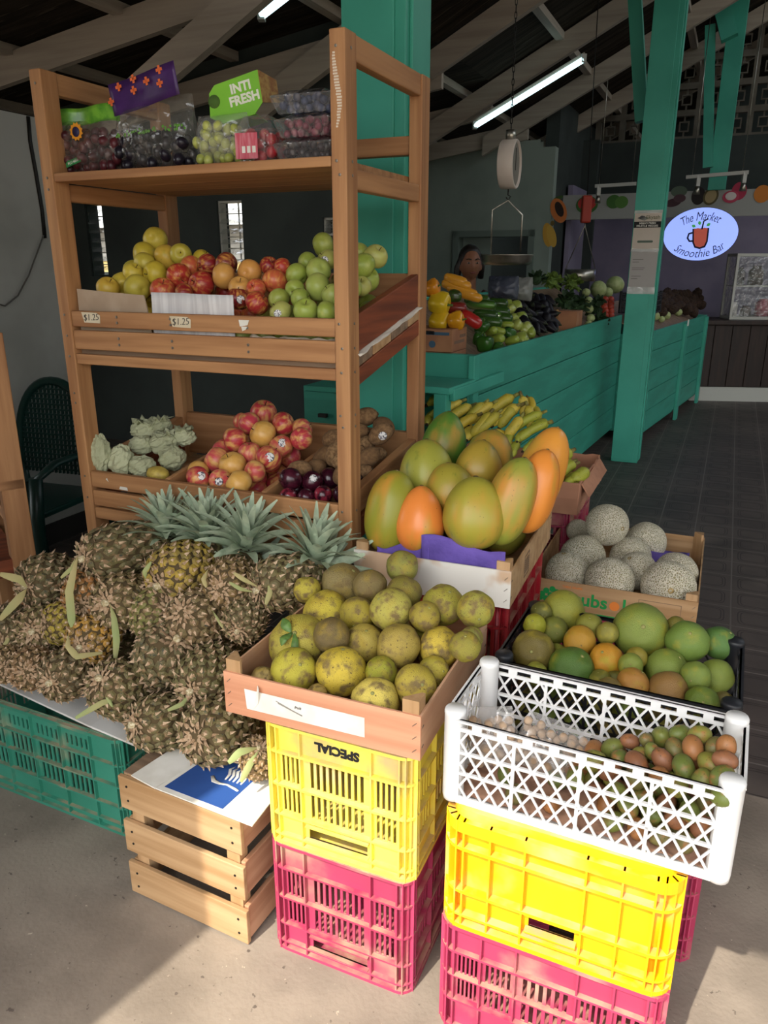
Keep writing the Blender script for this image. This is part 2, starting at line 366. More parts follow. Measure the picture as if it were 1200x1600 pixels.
# white back wall behind the scale, stepped top, doorway
BB = 7.42
p0 = L(AB(862, 330, BB)); WR = p0.x
s1 = L(AB(845, 218, BB)); s2 = L(AB(862, 229, BB))
dx0, dx1 = L(AB(708, 400, BB)).x, L(AB(834, 400, BB)).x; dz = L(AB(770, 360, BB)).z
mb = MB()
mb.box(-4.6, dx0, BB, BB+.15, 0, dz).box(dx1, WR, BB, BB+.15, 0, dz)
def topz(x): return min(max(RZ(x), RA(x))+.02, s1.z)
n = 12; xs = [-4.6+(s1.x+4.6)*i/n for i in range(n+1)]
for i in range(n):
    mb.add([(xs[i], BB, dz), (xs[i+1], BB, dz), (xs[i+1], BB, topz(xs[i+1])), (xs[i], BB, topz(xs[i])), (xs[i], BB+.15, dz), (xs[i+1], BB+.15, dz), (xs[i+1], BB+.15, topz(xs[i+1])), (xs[i], BB+.15, topz(xs[i]))],
           [(0, 1, 2, 3), (7, 6, 5, 4), (3, 2, 6, 7), (1, 0, 4, 5)])
mb.box(s1.x, WR, BB, BB+.15, dz, s2.z)
struct('wall_back', mb, MINT, WM)
df = MB().box(dx0, dx0+.07, BB-.03, BB+.15, 0, dz).box(dx1-.07, dx1, BB-.03, BB+.15, 0, dz).box(dx0, dx1, BB-.03, BB+.15, dz-.07, dz)
dr = struct('door_1', df, mat('doorway_trim', '#6c7870', rough=.7), WM)
MB().box(dx0+.07, dx0+.42, BB+.16, BB+.2, 0, dz-.07).build('door_leaf', mat('door_leaf_paint', '#87938b', rough=.7), dr)
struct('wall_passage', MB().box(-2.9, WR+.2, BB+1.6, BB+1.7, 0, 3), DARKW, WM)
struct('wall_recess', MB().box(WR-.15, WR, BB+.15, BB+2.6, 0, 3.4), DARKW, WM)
cA = L(O); dA = Vector((AE-cA.x, BW-cA.y, 0)); tA = (BB-BW)/dA.y
struct('wall_corner', MB().bar((AE-.1, BW+.1, 1.4), (AE-.1+dA.x*tA, BB+.1, 1.4), .12, 2.8), DARKW, WM)

# smoothie bar bay at the far end: fascia with fruit, lilac wall, breeze blocks up under the roof
FB = 8.0; PB = 9.4
f0 = L(AB(862, 306, FB)); f1 = L(AB(862, 340, FB)); g1 = L(AB(1200, 322, FB)); g0 = L(AB(1200, 286, FB))
struct('wall_fascia', MB().box(WR, 7, FB, FB+.06, f1.z-.03, f0.z), mat('fascia_board_paint', '#9c9d98', rough=.8), WM)
struct('wall_bar_back', MB().box(WR-.2, 7, PB, PB+.15, 0, 2.3), LILAC, WM); struct('wall_bar_top', MB().box(WR-.2, 7, PB-.01, PB+.15, 2.3, 3.0), DARKW, WM)  # dark upper strip: colour stands in for the shadowy void above the fascia
struct('wall_bar_partition', MB().box(L(AB(893, 400, FB+.6)).x, L(AB(900, 400, FB+.6)).x, FB+.1, PB, 0, 2.4), LILAC, WM)
BLK = mat('breeze_blocks', '#6d675d', '#5e594f', scale=6, rough=.9)
bz = MB(); gz0 = 3.0; zz = gz0; bs = .3
ax0 = WR-.5; 
nx = 18; nz_ = 9
for j in range(nz_):
    for i in range(nx):
        x = ax0+i*bs; z = zz+j*bs
        if z > RZ(x)+.3: continue
        t = .035
        bz.box(x, x+bs, 0, .09, z, z+t).box(x, x+bs, 0, .09, z+bs-t, z+bs).box(x, x+t, 0, .09, z+t, z+bs-t).box(x+bs-t, x+bs, 0, .09, z+t, z+bs-t)
        bz.box(x+.09, x+.21, .02, .07, z+.09, z+.105).box(x+.09, x+.21, .02, .07, z+.195, z+.21).box(x+.09, x+.105, .02, .07, z+.105, z+.195).box(x+.195, x+.21, .02, .07, z+.105, z+.195)
        bz.box(x+.14, x+.16, .03, .06, z+t, z+.09).box(x+.14, x+.16, .03, .06, z+.21, z+bs-t)
struct('wall_breeze_blocks', bz, BLK, WM @ Matrix.Translation((0, PB+.05, 0)))
struct('wall_outer_back', MB().box(-6, 7, 12.6, 12.8, 0, 5.8), DARKW, WM)

# ---- columns
def column(idx, a0, a1, b0, b1, top):
    mb = MB().box(a0, a1, b0, b1, 0, top)
    t = .012
    mb.box(a0+.0, a1-.035, b0-t, b0, .02, top-.02)        # applied board, leaving the seams along both edges
    mb.box(a1, a1+t, b0+.03, b1-.03, .02, top-.02)
    return struct('trim_column_%d' % idx, mb, M_['teal'], WM, bevel=.003)
pr = L(AA(674, 0, -.165)); pl = L(AB(535, 0, .75))
column(1, pl.x, -.165, .75, max(pr.y, .9), 3.3)
c1 = L(AZ(957, 722, 0)); c2 = L(AZ(995, 724, 0))
column(2, c2.x-.2, c2.x, c2.y, c2.y+.14, 5.0)
COL2 = (c2.x-.2, c2.x, c2.y)
def brace(i, p, q, w=.09, d=.09):
    struct('trim_brace_%d' % i, MB().bar(p, q, w, d, up=E2), M_['teal'])
brace(1, AB(1003, 190, c2.y+.25), AB(990, -40, c2.y+.25))
p3 = AB(1130, 250, 8.03); q3 = L(p3)
struct('trim_column_3', MB().box(q3.x-.12, q3.x+.06, 7.96, 8.09, f0.z-.002, 5.4), M_['teal'], WM, bevel=.004)
brace(2, AB(1106, 262, 7.93), AB(1110, 40, 7.93), .1, .1)
brace(3, AB(1140, 60, 7.90), AB(1112, -60, 7.90), .16, .14)
# ================================================================ wooden display shelf
shelf = thing('display_shelf', 'tall reddish wooden display rack with three tiers of fruit in front of the teal column', 'shelf', WM)
def sp(name, mb, m, bevel=.003, label=None, parent=None): return mb.build(name, M_[m] if isinstance(m, str) else m, parent or shelf, bevel=bevel, label=label)
SL, SD, ST = .9525, .537, 2.0
for (x, y) in ((-.04, 0), (-SL, 0), (-.04, SD-.06), (-SL, SD-.06)):
    sp('post', MB().box(x, x+.04, y, y+.06, 0, ST), 'woodz')
for x in (-.035, -SL+.005):
    sp('side_rail', MB().box(x, x+.03, .06, SD-.06, ST-.055, ST), 'woody')
    sp('side_rail', MB().box(x, x+.03, .06, SD-.06, 1.672, 1.718), 'woody')
sp('back_rail', MB().box(-SL+.04, -.04, SD-.045, SD-.01, 1.80, 1.85), 'woodx')
for i in range(3):
    y0 = .002+i*.178; sp('shelf_board', MB().box(-SL+.042, -.042, y0, y0+.174, 1.719, 1.742), 'woodx')
def tbox(mb, x0, x1, y0, y1, zf0, zf1, k, mi=0):      # box whose bottom and top tilt back with slope k
    vs = [(x, y, (zf0 if t == 0 else zf1)+k*y) for t in (0, 1) for y in (y0, y1) for x in (x0, x1)]
    return mb.add(vs, [(0, 2, 3, 1), (4, 5, 7, 6), (0, 1, 5, 4), (2, 6, 7, 3), (0, 4, 6, 2), (1, 3, 7, 5)], mi)
KM, KL = .225, .14
# middle bed
for z0, z1 in ((1.327, 1.372), (1.262, 1.317), (1.218, 1.248)):
    s_ = sp('front_slat', MB().box(-SL+.041, -.041, .004, .024, z0, z1), 'woodx')
for x in (-.030, -SL+.005):
    sp('side_board', tbox(MB(), x, x+.025, .06, SD-.06, 1.272, 1.366, KM), 'darky')
    sp('cleat', tbox(MB(), x-.004, x+.028, .03, SD-.03, 1.188, 1.234, KM), 'darky')
sp('back_board', MB().box(-SL+.04, -.04, SD-.045, SD-.02, 1.37, 1.475), 'woodx')
for i in range(4):
    y0 = .03+i*.123; sp('bed_plank', tbox(MB(), -SL+.01, -.002, y0, y0+.116, 1.236, 1.262, KM), 'palex' if i % 2 else 'grayx')
# lower bin
for z0, z1 in ((.836, .887), (.775, .826), (.732, .769)):
    sp('front_slat', MB().box(-SL+.041, -.041, .004, .024, z0, z1), 'woodx')
for x in (-.034, -SL+.006):
    sp('side_board', tbox(MB(), x, x+.028, .06, SD-.06, .842, .908, KL), 'woody')
    sp('side_board', tbox(MB(), x, x+.028, .06, SD-.06, .765, .83, KL), 'darky')
sp('back_board', MB().box(-SL+.04, -.04, SD-.045, SD-.02, .84, .99), 'woodx')
for i in range(4):
    y0 = .03+i*.123; sp('bed_plank', tbox(MB(), -SL+.04, -.04, y0, y0+.116, .738, .758, KL), 'palex')
DV1, DV2 = -.63, -.29
for x in (DV1, DV2): sp('divider', tbox(MB(), x-.008, x+.008, .026, SD-.046, .758, .885, KL), 'woody', .002)
def disc(mb, c, n_, r, h=.0015, seg=10):
    M = Vector(n_).to_track_quat('Z', 'Y').to_matrix().to_4x4(); M.translation = Vector(c); mb.lathe([(r, 0), (r, h), (r*.6, h+.0003), (0, h+.0003)], seg, 0, M, False)
def screw(c, n_, r=.0035):
    q = MB(); disc(q, c, n_, r); q.build('screw', M_['screw'], shelf)
for z in (1.965, 1.73, 1.70, 1.36, 1.30, 1.24, 1.13, 1.10, .87, .80):
    screw((-.02+random.uniform(-.008, .008), 0, z), (0, -1, 0)); screw((-SL+.02, 0, z), (0, -1, 0)); screw((0, .03, z), (1, 0, 0))
for x in (-.55, -.74, -.3):
    for z in (1.342, 1.358, 1.28, 1.298): screw((x, .004, z), (0, -1, 0), .004)
# white scuff on the right front post
sf = MB()
for i in range(26):
    z = 1.80+i*.006; w = .0025+.004*math.sin(PI*i/26); x = -.022+.006*math.sin(i*.2)+random.uniform(-.001, .001); sf.box(x-w, x+w, -.0006, 0, z, z+.004)
sf.build('paint_scuff', mat('white_scuff', '#d9cbb8', rough=.9), shelf, label='white paint scuff on the post')
# price tags stuck on the upper slat of the middle bed
HAND = mat('pencil_ink', '#4a4440', rough=.9); TAGP = mat('cream_price_paper', '#d8cbb0', '#cbbd9f', scale=12, rough=.9)
for (x0, x1, z0, z1) in ((-.869, -.802, 1.340, 1.369), (-.551, -.482, 1.337, 1.366)):
    t = MB().add([(x0, 0, z1), (x0+.008, 0, z0), (x1, 0, z0-.001), (x1+.002, 0, z1-.008), (x1-.01, 0, z1-.001)], [(0, 1, 2, 3, 4)]).build('price_tag', TAGP, shelf, M=Matrix.Translation((0, .0028, 0)), solid=.0008, label='torn paper price tag reading $1.25')
    text_mb('$1.25', .026, M=facing(((x0+x1)/2+.002, -.001, (z0+z1)/2), (1, 0, .05), (0, 0, 1)), bold=-.0004, shear=.15).build('lettering', HAND, t)
for (x0, x1, z0, z1) in ((-.325, -.298, 1.345, 1.362), (-.318, -.305, 1.333, 1.345)):
    MB().add([(x0, .0025, z1), (x0+.003, .0025, z0), (x1, .0025, z0+.004), (x1+.006, .0025, z1)], [(0, 1, 2, 3)]).build('paper_scrap', M_['paper'], shelf, solid=.0008)
MB().add([(-.87+.02, .0025, .868), (-.84, .0025, .86), (-.845, .0025, .872)], [(0, 1, 2)]).add([(-.80, .0025, .842), (-.766, .0025, .84), (-.768, .0025, .85), (-.795, .0025, .851)], [(0, 1, 2, 3)]).build('paper_scrap', M_['paper'], shelf, solid=.0008)
# cardboard fronts inside the middle bed
cb = MB().add([(-.905, 0, 1.27), (-.635, 0, 1.27), (-.648, 0, 1.375), (-.660, .004, 1.418), (-.78, .002, 1.425), (-.902, 0, 1.433)], [(0, 1, 2, 3, 4, 5)])
tag(cb.build('cardboard_sheet', M_['card'], M=WM @ Matrix.Translation((0, .031, 0)), solid=.004), 'grey brown cardboard sheet holding back the yellow apples behind the slats', 'cardboard')
def corr(u, v):
    x = -.635+u*.275+.004*v; return (x, .031+.006*math.sin(u*40)*.25+.012*math.sin(u*6)*v, 1.275+v*(.152-.004*u))
tag(MB().sheet(corr, 40, 6).build('cardboard_sheet', mat('white_cardboard', '#d9d7d6', '#c6c3c3', scale=3, stretch=(30, 1, 1), rough=.85), M=WM, solid=.003), 'white corrugated cardboard sheet holding back the red apples behind the slats', 'cardboard')
def crumple(u, v):
    x = -.31+u*.27; return (x, .030+.01*noise.noise(Vector((u*9, v*4, 3))), 1.265+v*.055+.008*noise.noise(Vector((u*11, v*3, 9))))
tag(MB().sheet(crumple, 30, 4).build('paper_liner', mat('crumpled_liner_paper', '#cfc3b0', '#bdb09c', scale=9, rough=.9), M=WM, solid=.002), 'crumpled paper liner showing between the front slats under the green apples', 'paper')
def crumple2(u, v):
    y = .05+u*.44; return (-.018+.022*v+.008*noise.noise(Vector((u*9, v*4, 5))), y, 1.266+KM*y+.004-.004*v+.009*noise.noise(Vector((u*7, v*2, 2))))
tag(MB().sheet(crumple2, 24, 3).build('paper_liner', mat('liner_paper', '#d8cfc0', rough=.9), M=WM @ Matrix.Translation((.002, 0, 0)), solid=.0015), 'paper liner sticking out under the red side board of the middle tier', 'paper')

# second rack, only its right posts in frame at the left edge
rk = thing('display_rack', 'second wooden rack cut off by the left edge of the photo', 'shelf', frame(-1.17, 2.42, 0, -.62))
for (x, y) in ((-.06, 0), (-.06, .45), (-.9, 0), (-.9, .45)): MB().box(x-.03, x+.045, y, y+.06, 0, 1.30).build('post', M_['woodz'], rk, bevel=.003)
for z in (.84, 1.0): MB().box(-.9, -.06, .005, .03, z, z+.13).build('front_slat', M_['darkx'], rk, bevel=.003)
MB().box(-.9, -.02, .0, .5, .80, .83).build('shelf_board', M_['woodx'], rk)
MB().box(-.05, -.025, .06, .45, .60, .65).build('side_rail', M_['woody'], rk)
MB().box(-.88, -.06, .01, .48, .50, .56).build('lower_board', M_['darkx'], rk)
# ================================================================ crates and boxes
DUST = '#b99d80'
def plastic(name, c, dark, dust=True, **k):
    m = mat(name, c, dark, scale=3, rough=.45, dirt=(DUST, 5, .54, .80) if dust else None, bump=.05, bscale=40, **k)
    nt = m.node_tree; N = nt.nodes; K = nt.links; b = N['Principled BSDF']                # dust that has settled on the ledges
    g = N.new('ShaderNodeNewGeometry'); sx = N.new('ShaderNodeSeparateXYZ'); K.new(g.outputs['True Normal'], sx.inputs[0])
    n = N.new('ShaderNodeTexNoise'); n.inputs['Scale'].default_value = 18; n.inputs['Detail'].default_value = 4; tc = N.new('ShaderNodeTexCoord'); K.new(tc.outputs['Object'], n.inputs['Vector'])
    r = N.new('ShaderNodeMapRange'); r.inputs['From Min'].default_value = .35; r.inputs['From Max'].default_value = .62; r.inputs['To Max'].default_value = .75; K.new(n.outputs['Fac'], r.inputs['Value'])
    c1_ = N.new('ShaderNodeMapRange'); c1_.inputs['From Min'].default_value = .6; c1_.inputs['From Max'].default_value = .9; K.new(sx.outputs['Z'], c1_.inputs['Value'])
    mu = N.new('ShaderNodeMath'); mu.operation = 'MULTIPLY'; K.new(r.outputs[0], mu.inputs[0]); K.new(c1_.outputs[0], mu.inputs[1])
    x = N.new('ShaderNodeMix'); x.data_type = 'RGBA'; K.new(mu.outputs[0], x.inputs['Factor']); K.new(b.inputs['Base Color'].links[0].from_socket, x.inputs[6]); x.inputs[7].default_value = lin(DUST); K.new(x.outputs[2], b.inputs['Base Color'])
    return m
YEL = plastic('yellow_crate_plastic', '#ecd957', '#e2cd48'); PNK = plastic('pink_crate_plastic', '#ae3a5c', '#a03452')
AMB = plastic('amber_crate_plastic', '#f0b40c', '#e6a608'); TEA = plastic('green_crate_plastic', '#3f8f78', '#358069')
RED = plastic('red_crate_plastic', '#a3222c', '#8d1c26')

def wall(W_, H_, cols, rows, inset, rib, bot=0.0):
    """one crate wall: s along, z up, panel at n=-inset, ribs out to n=0.  rows = [(z0, z1, kind per column)]"""
    mb = MB(); t = .0035; pn = -inset
    def bx(s0, s1, z0, z1, n0=None, n1=None): mb.box(s0, s1, -(n1 if n1 is not None else pn+t/2), -(n0 if n0 is not None else pn-t/2), z0, z1)
    for (z0, z1, kinds) in rows:
        for ci in range(len(cols)-1):
            s0, s1 = cols[ci], cols[ci+1]; kd = kinds[ci] if isinstance(kinds, list) else kinds
            if kd == 'solid': bx(s0, s1, z0, z1)
            elif kd == 'open':
                pass
            elif isinstance(kd, tuple) and kd[0] == 'handle':
                m = .012; h0 = z0+(z1-z0)*kd[1]; h1 = z0+(z1-z0)*kd[2]
                bx(s0, s1, z0, h0); bx(s0, s1, h1, z1); bx(s0, s0+m, h0, h1); bx(s1-m, s1, h0, h1)
                bx(s0+m*.6, s1-m*.6, h0-.003, h0, pn-.002, -.001); bx(s0+m*.6, s1-m*.6, h1, h1+.003, pn-.002, -.001)
            else:                                             # ('slots', n, lo, hi, open share)
                n, lo, hi, sh = kd[1:5]; h0 = z0+(z1-z0)*lo; h1 = z0+(z1-z0)*hi
                bx(s0, s1, z0, h0); bx(s0, s1, h1, z1)
                m = (s1-s0)*.1; p = (s1-s0-2*m)/n; g = p*sh
                bx(s0, s0+m+(p-g)/2, h0, h1); bx(s1-m-(p-g)/2, s1, h0, h1)
                for q in range(n-1):
                    c = s0+m+p*(q+1); bx(c-(p-g)/2, c+(p-g)/2, h0, h1)
    for c in cols: bx(c-.0018, c+.0018, bot, H_, pn, -.001)
    for c in (cols[0]-.014, cols[-1]+.014): bx(c-.0015, c+.0015, bot, H_, pn, -.001)
    return mb
def crate(label, M, w, d, h, m, fcols, frows, scols, srows, levels, base_top=False, name='plastic_crate', cat='crate', group=None, inset=.013, rad=.034, lip=True):
    t = thing(name, label, cat, M, group)
    fc = [rad+(w-2*rad)*c for c in fcols]; sc_ = [rad+(d-2*rad)*c for c in scols]
    sc_rows = lambda rows: [(a*h, b*h, k) for a, b, k in rows]
    wall(w, h, fc, sc_rows(frows), inset, 0).build('front_wall', m, t)
    wall(w, h, fc, sc_rows(frows), inset, 0).build('back_wall', m, t, M=Matrix.Translation((w, d, 0)) @ Matrix.Rotation(PI, 4, 'Z'))
    wall(d, h, sc_, sc_rows(srows), inset, 0).build('side_wall', m, t, M=Matrix.Translation((w, 0, 0)) @ Matrix.Rotation(PI/2, 4, 'Z'))
    wall(d, h, sc_, sc_rows(srows), inset, 0).build('side_wall', m, t, M=Matrix.Translation((0, d, 0)) @ Matrix.Rotation(-PI/2, 4, 'Z'))
    rb = MB()
    o = rrect(0, w, 0, d, rad, 6); i_ = rrect(inset+.002, w-inset-.002, inset+.002, d-inset-.002, rad-.01, 6)
    for z, th in levels: rb.ring(o, i_, z*h, z*h+th)
    rb.build('rib_bands', m, t)
    for cx, cy, a0 in ((w-rad, d-rad, 0), (rad, d-rad, 90), (rad, rad, 180), (w-rad, rad, 270)):   # rounded corner shells, each with a fin
        co = MB(); vs = []; n = 6
        for k in range(n+1):
            a = math.radians(a0-6+102*k/n)
            for r_ in (rad-inset, rad-inset-.004):
                for z in (0, h): vs.append((cx+r_*math.cos(a), cy+r_*math.sin(a), z))
        fs = []
        for k in range(n):
            b = 4*k; fs += [(b, b+4, b+5, b+1), (b+3, b+7, b+6, b+2), (b+1, b+5, b+7, b+3), (b+2, b+6, b+4, b)]
        co.add(vs, fs, 0, True)
        a = math.radians(a0+45); p = Vector((math.cos(a), math.sin(a), 0)); x = Vector((-p.y, p.x, 0))
        vs = [Vector((cx, cy, z))+p*r_+x*s_ for z in (0, h) for r_ in (rad-inset-.002, rad-.0015) for s_ in (-.0017, .0017)]
        co.add(vs, [(0, 2, 3, 1), (4, 5, 7, 6), (0, 1, 5, 4), (2, 6, 7, 3), (0, 4, 6, 2), (1, 3, 7, 5)])
        co.build('corner_post', m, t)
    zb = h-.006 if base_top else .004
    bs = MB().prism(rrect(inset, w-inset, inset, d-inset, rad-.012, 5), zb-.004, zb)
    if base_top:
        bs.ring(rrect(.012, w-.012, .012, d-.012, rad-.004, 6), rrect(.04, w-.04, .04, d-.04, rad-.01, 6), h-.006, h+.018)
        bs.prism(rrect(.04, w-.04, .04, d-.04, rad-.01, 6), h-.002, h+.012)
    bs.build('base', m, t)
    return t
S3 = lambda n, a=.08, b=.92, sh=.55: ('slots', n, a, b, sh)
fcol = [0, .2, .78, 1]; scol = [0, .22, .5, .78, 1]
LW, LD, LH = .3416, .50, .2993
lf = [(0, .06, 'solid'), (.06, .25, ['solid', ('handle', .18, .75), 'solid']), (.25, .50, [S3(4), S3(9), S3(4)]), (.50, .77, [S3(4), S3(9), S3(4)]), (.77, 1, 'solid')]
ls = [(0, .25, 'solid'), (.25, .50, S3(5)), (.50, .77, S3(5)), (.77, 1, 'solid')]
LV = [(0, .008), (.075, .004), (.25, .004), (.50, .005), (.77, .005), (.975, .007)]
LB = AZ(425, 1475, 0)
MLEFT = frame(-.2567, 1.3655, 0, .4151)
pinkL = crate('pink crate on the ground under the yellow crate and the tray of citrus', MLEFT, LW, LD, LH, PNK, fcol, lf, scol, ls, LV, group='stacked harvest crates')
yelL = crate('pale yellow crate with black lettering, upside down on the pink crate', MLEFT @ Matrix.Translation((-.002, .002, LH)) @ Matrix.Rotation(.008, 4, 'Z'), LW+.004, LD, LH, YEL, fcol, lf, scol, ls, LV, base_top=False, group='stacked harvest crates')
text_mb('SPECIAL', .028, M=facing((.172, .0105, LH*.885), (-1, 0, 0), (0, 0, -1)), bold=.0012, depth=.0008).build('lettering', M_['ink'], yelL, label='black lettering SPECIAL, upside down')

MR = frame(.1069, 1.178, 0, .428)
RW, RD, RH, RA_ = .432, .30, .268, .250
rc = [0, .17, .42, .58, .85, 1]
rc = [0, .18, .37, .56, .80, 1]
rf = [(0, .13, 'solid'), (.13, .36, ['solid', ('handle', .25, .85), ('handle', .25, .85), 'solid', 'solid']), (.36, .72, 'solid'), (.72, 1, 'solid')]
rf = [(0, .13, 'solid'), (.13, .36, ['solid', 'solid', 'solid', 'solid', 'solid']), (.36, .76, 'solid'), (.76, 1, 'solid')]
rcm = [0, .15, .34, .66, .84, 1]
rf = [(0, .12, 'solid'), (.12, .34, ['solid', 'solid', ('handle', .3, .95), 'solid', 'solid']), (.34, .74, 'solid'), (.74, 1, 'solid')]
rp = [(0, .28, ['solid', 'solid', ('handle', .3, .8), 'solid', 'solid']), (.28, .75, [S3(5, .05, .95), S3(5, .05, .95), S3(6, .05, .95), S3(5, .05, .95), S3(3, .05, .95)]), (.75, 1, 'solid')]
rs = [(0, .34, 'solid'), (.34, .74, 'solid'), (.74, 1, 'solid')]
RV = [(0, .010), (.12, .005), (.34, .006), (.74, .007), (.90, .025)]
pinkR = crate('dusty pink crate at the bottom edge under the bright amber crate', MR, RW, RD, RH, PNK, rcm, rp, [0, .33, .67, 1], [(0, .28, 'solid'), (.28, .75, S3(5)), (.75, 1, 'solid')], [(0, .008), (.28, .005), (.52, .003), (.75, .005), (.965, .009)], group='stacked harvest crates')
ambR = crate('bright amber yellow crate turned upside down under the white lattice crate', MR @ Matrix.Translation((0, 0, RH)), RW, RD, RA_, AMB, rcm, rf, [0, .33, .67, 1], rs, RV, base_top=True, group='stacked harvest crates', rad=.045, inset=.019)
ZR = RH+RA_+.006                                                  # top of the right stack

# green crate under the pineapples (front right corner from the photo)
tq = AZ(204, 1311, 0); ty = .44
tdir = Vector((math.cos(ty), -math.sin(ty), 0)); TW = .70
tl = tq-tdir*TW
tc_ = [0, .17, .345, .52, .695, .87, 1]
tf = [(0, .10, 'solid'), (.10, .28, 'solid'), (.28, .50, [S3(5), S3(5), S3(5), 'solid', S3(5), 'solid']), (.50, .72, [S3(5)]*5+['solid']), (.72, .93, [S3(5, .25, .75, .4)]*5+['solid']), (.93, 1, 'solid')]
tf[2] = (.28, .50, [S3(5), S3(5), S3(5), S3(5), S3(5), 'solid'])
tealC = crate('dusty dark green crate on the pavement under the pineapple pile', frame(tl.x, tl.y, 0, ty), TW, .36, .31, TEA, tc_, tf, [0, .3, .6, 1], [(0, .28, 'solid'), (.28, .72, S3(5)), (.72, 1, 'solid')], [(0, .009), (.10, .004), (.28, .005), (.50, .005), (.72, .005), (.96, .01)], rad=.03)

# hidden support crates that raise the rear boxes
def support(label, M, w, d, h, m): return crate(label, M, w, d, h, m, fcol, lf, scol, ls, LV, group='crates under the rear boxes')

# ---- open wooden fruit trays
CH_ = {}
def tray(name, label, M, w, d, h, m_face='plyx', m_side='plyy', post=.03, t=.005, floor='palex', group=None):
    o = thing(name, label, 'box', M, group)
    pm = lambda k: M_[k] if isinstance(k, str) else k
    MB().box(0, w, 0, t, 0, h).build('front_board', pm(m_face), o)
    MB().box(0, w, d-t, d, 0, h).build('back_board', pm(m_face), o)
    MB().box(0, t, t, d-t, 0, h).build('side_board', pm(m_side), o)
    MB().box(w-t, w, t, d-t, 0, h).build('side_board', pm(m_side), o)
    q = .034
    for x, y, sx, sy in ((t, t, 1, 1), (w-t, t, -1, 1), (t, d-t, 1, -1), (w-t, d-t, -1, -1)):
        pl = [(x, y), (x+sx*q, y), (x+sx*q, y+sy*.007), (x+sx*.007, y+sy*q), (x, y+sy*q)]
        if sx*sy < 0: pl = pl[::-1]
        MB().prism(pl, .001, h+post).build('corner_post', M_['palez'], o)
    MB().box(t, w-t, t, d-t, .002, .007).build('bottom_board', M_[floor], o)
    for x in (.012, w-.012):
        for z in (h*.2, h*.5, h*.8): MB().bar((x-.004, -.0006, z-.004), (x+.004, -.0006, z+.004), .0012, .0012).build('staple', M_['screw'], o)
    for y in (.012, d-.012):
        for z in (h*.25, h*.7): MB().bar((w+.0006, y-.004, z), (w+.0006, y+.004, z+.003), .0012, .0012).build('staple', M_['screw'], o)
    return o
CTW, CTD, CTH = .437, .462, .096
MC = frame(-.334, 1.398, .602, .400)
citrus_tray = tray('fruit_tray', 'low reddish plywood tray of scarred citrus on the yellow crate', MC, CTW, CTD, CTH, mat('pinkish_plywood', '#d69c7a', '#c28463', scale=1.1, stretch=(1.2, 22, 22), rough=.7), 'plyy', post=.028, group='wooden fruit trays')
lb = MB().add([(.050, -.001, .066), (.054, -.001, .020), (.322, -.001, .022), (.322, -.001, .066)], [(0, 3, 2, 1)])
lbo = lb.build('paper_label', M_['paper'], citrus_tray, solid=.0008, label='creased white paper label')
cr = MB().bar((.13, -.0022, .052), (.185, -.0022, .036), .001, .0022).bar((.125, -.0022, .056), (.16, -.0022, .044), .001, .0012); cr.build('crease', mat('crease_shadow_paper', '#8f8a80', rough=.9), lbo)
text_mb('fruit', .009, M=facing((.175, -.002, .052), (1, 0, .06), (0, 0, 1)), shear=.3).build('lettering', HAND, lbo)
MB().add([(.085, -.004, .083), (.094, -.014, .080), (.083, -.002, .040), (.072, -.002, .024)], [(0, 1, 2, 3)]).build('label_fold', M_['paper'], citrus_tray, solid=.0008)

PZ = .78; pP = AZ(553, 858, PZ); pyaw = math.radians(22)
PW, PD, PH = .425, .56, .10
MP = frame(pP.x, pP.y, PZ-PH, pyaw)
SCUF = mat('scuffed_white_board', '#dfdad0', '#c9a98a', scale=4, lo=.50, hi=.56, rough=.8)
papaya_tray = tray('fruit_tray', 'pale fruit box of papayas with a torn white front board and purple liner', MP, PW, PD, PH, SCUF, 'palex', post=.022, group='wooden fruit trays')
mk = MB()
for i in range(7): mk.box(PW+.0004, PW+.001, .17, .215, .03+i*.006, .033+i*.006)
mk.ring([(.162, .02), (.222, .02), (.222, .082), (.162, .082)], [(.165, .023), (.219, .023), (.219, .079), (.165, .079)], 0, .0008, 0, Matrix(((0, 0, 1, PW+.0003), (1, 0, 0, 0), (0, 1, 0, 0), (0, 0, 0, 1)))); mk.build('stamp', mat('faded_stamp_ink', '#7a6450', rough=.9), papaya_tray)
PUR = mat('purple_pulp_liner', '#6a55a8', '#55438c', scale=10, rough=.9, bump=.3, bscale=60)
def liner(x0, x1, y, z0, zt, seed):
    def fn(u, v):
        x = x0+(x1-x0)*u; n1 = noise.noise(Vector((u*4, v*2, seed))); return (x, y+.018*math.sin(u*PI)*v-.006*n1, z0+(zt-z0+.014*math.sin(u*5+seed)+.010*n1)*v)
    return MB().sheet(fn, 20, 8)
tag(liner(.185, .405, .012, .05, .150, 1.0).build('tray_liner', PUR, M=MP, solid=.003), 'taller purple pulp liner at the right behind the front board of the papaya box', 'liner', 'purple pulp liners')
tag(liner(.06, .205, .015, .05, .122, 4.0).build('tray_liner', PUR, M=MP, solid=.003), 'lower purple pulp liner at the left behind the front board of the papaya box', 'liner', 'purple pulp liners')
for z in (0, .34): support('red crate under the box of papayas' if z else 'red crate on the floor two below the box of papayas', frame(pP.x, pP.y, z, pyaw) @ Matrix.Translation((.02, .03, 0)), PW-.03, PD-.06, .339, RED)

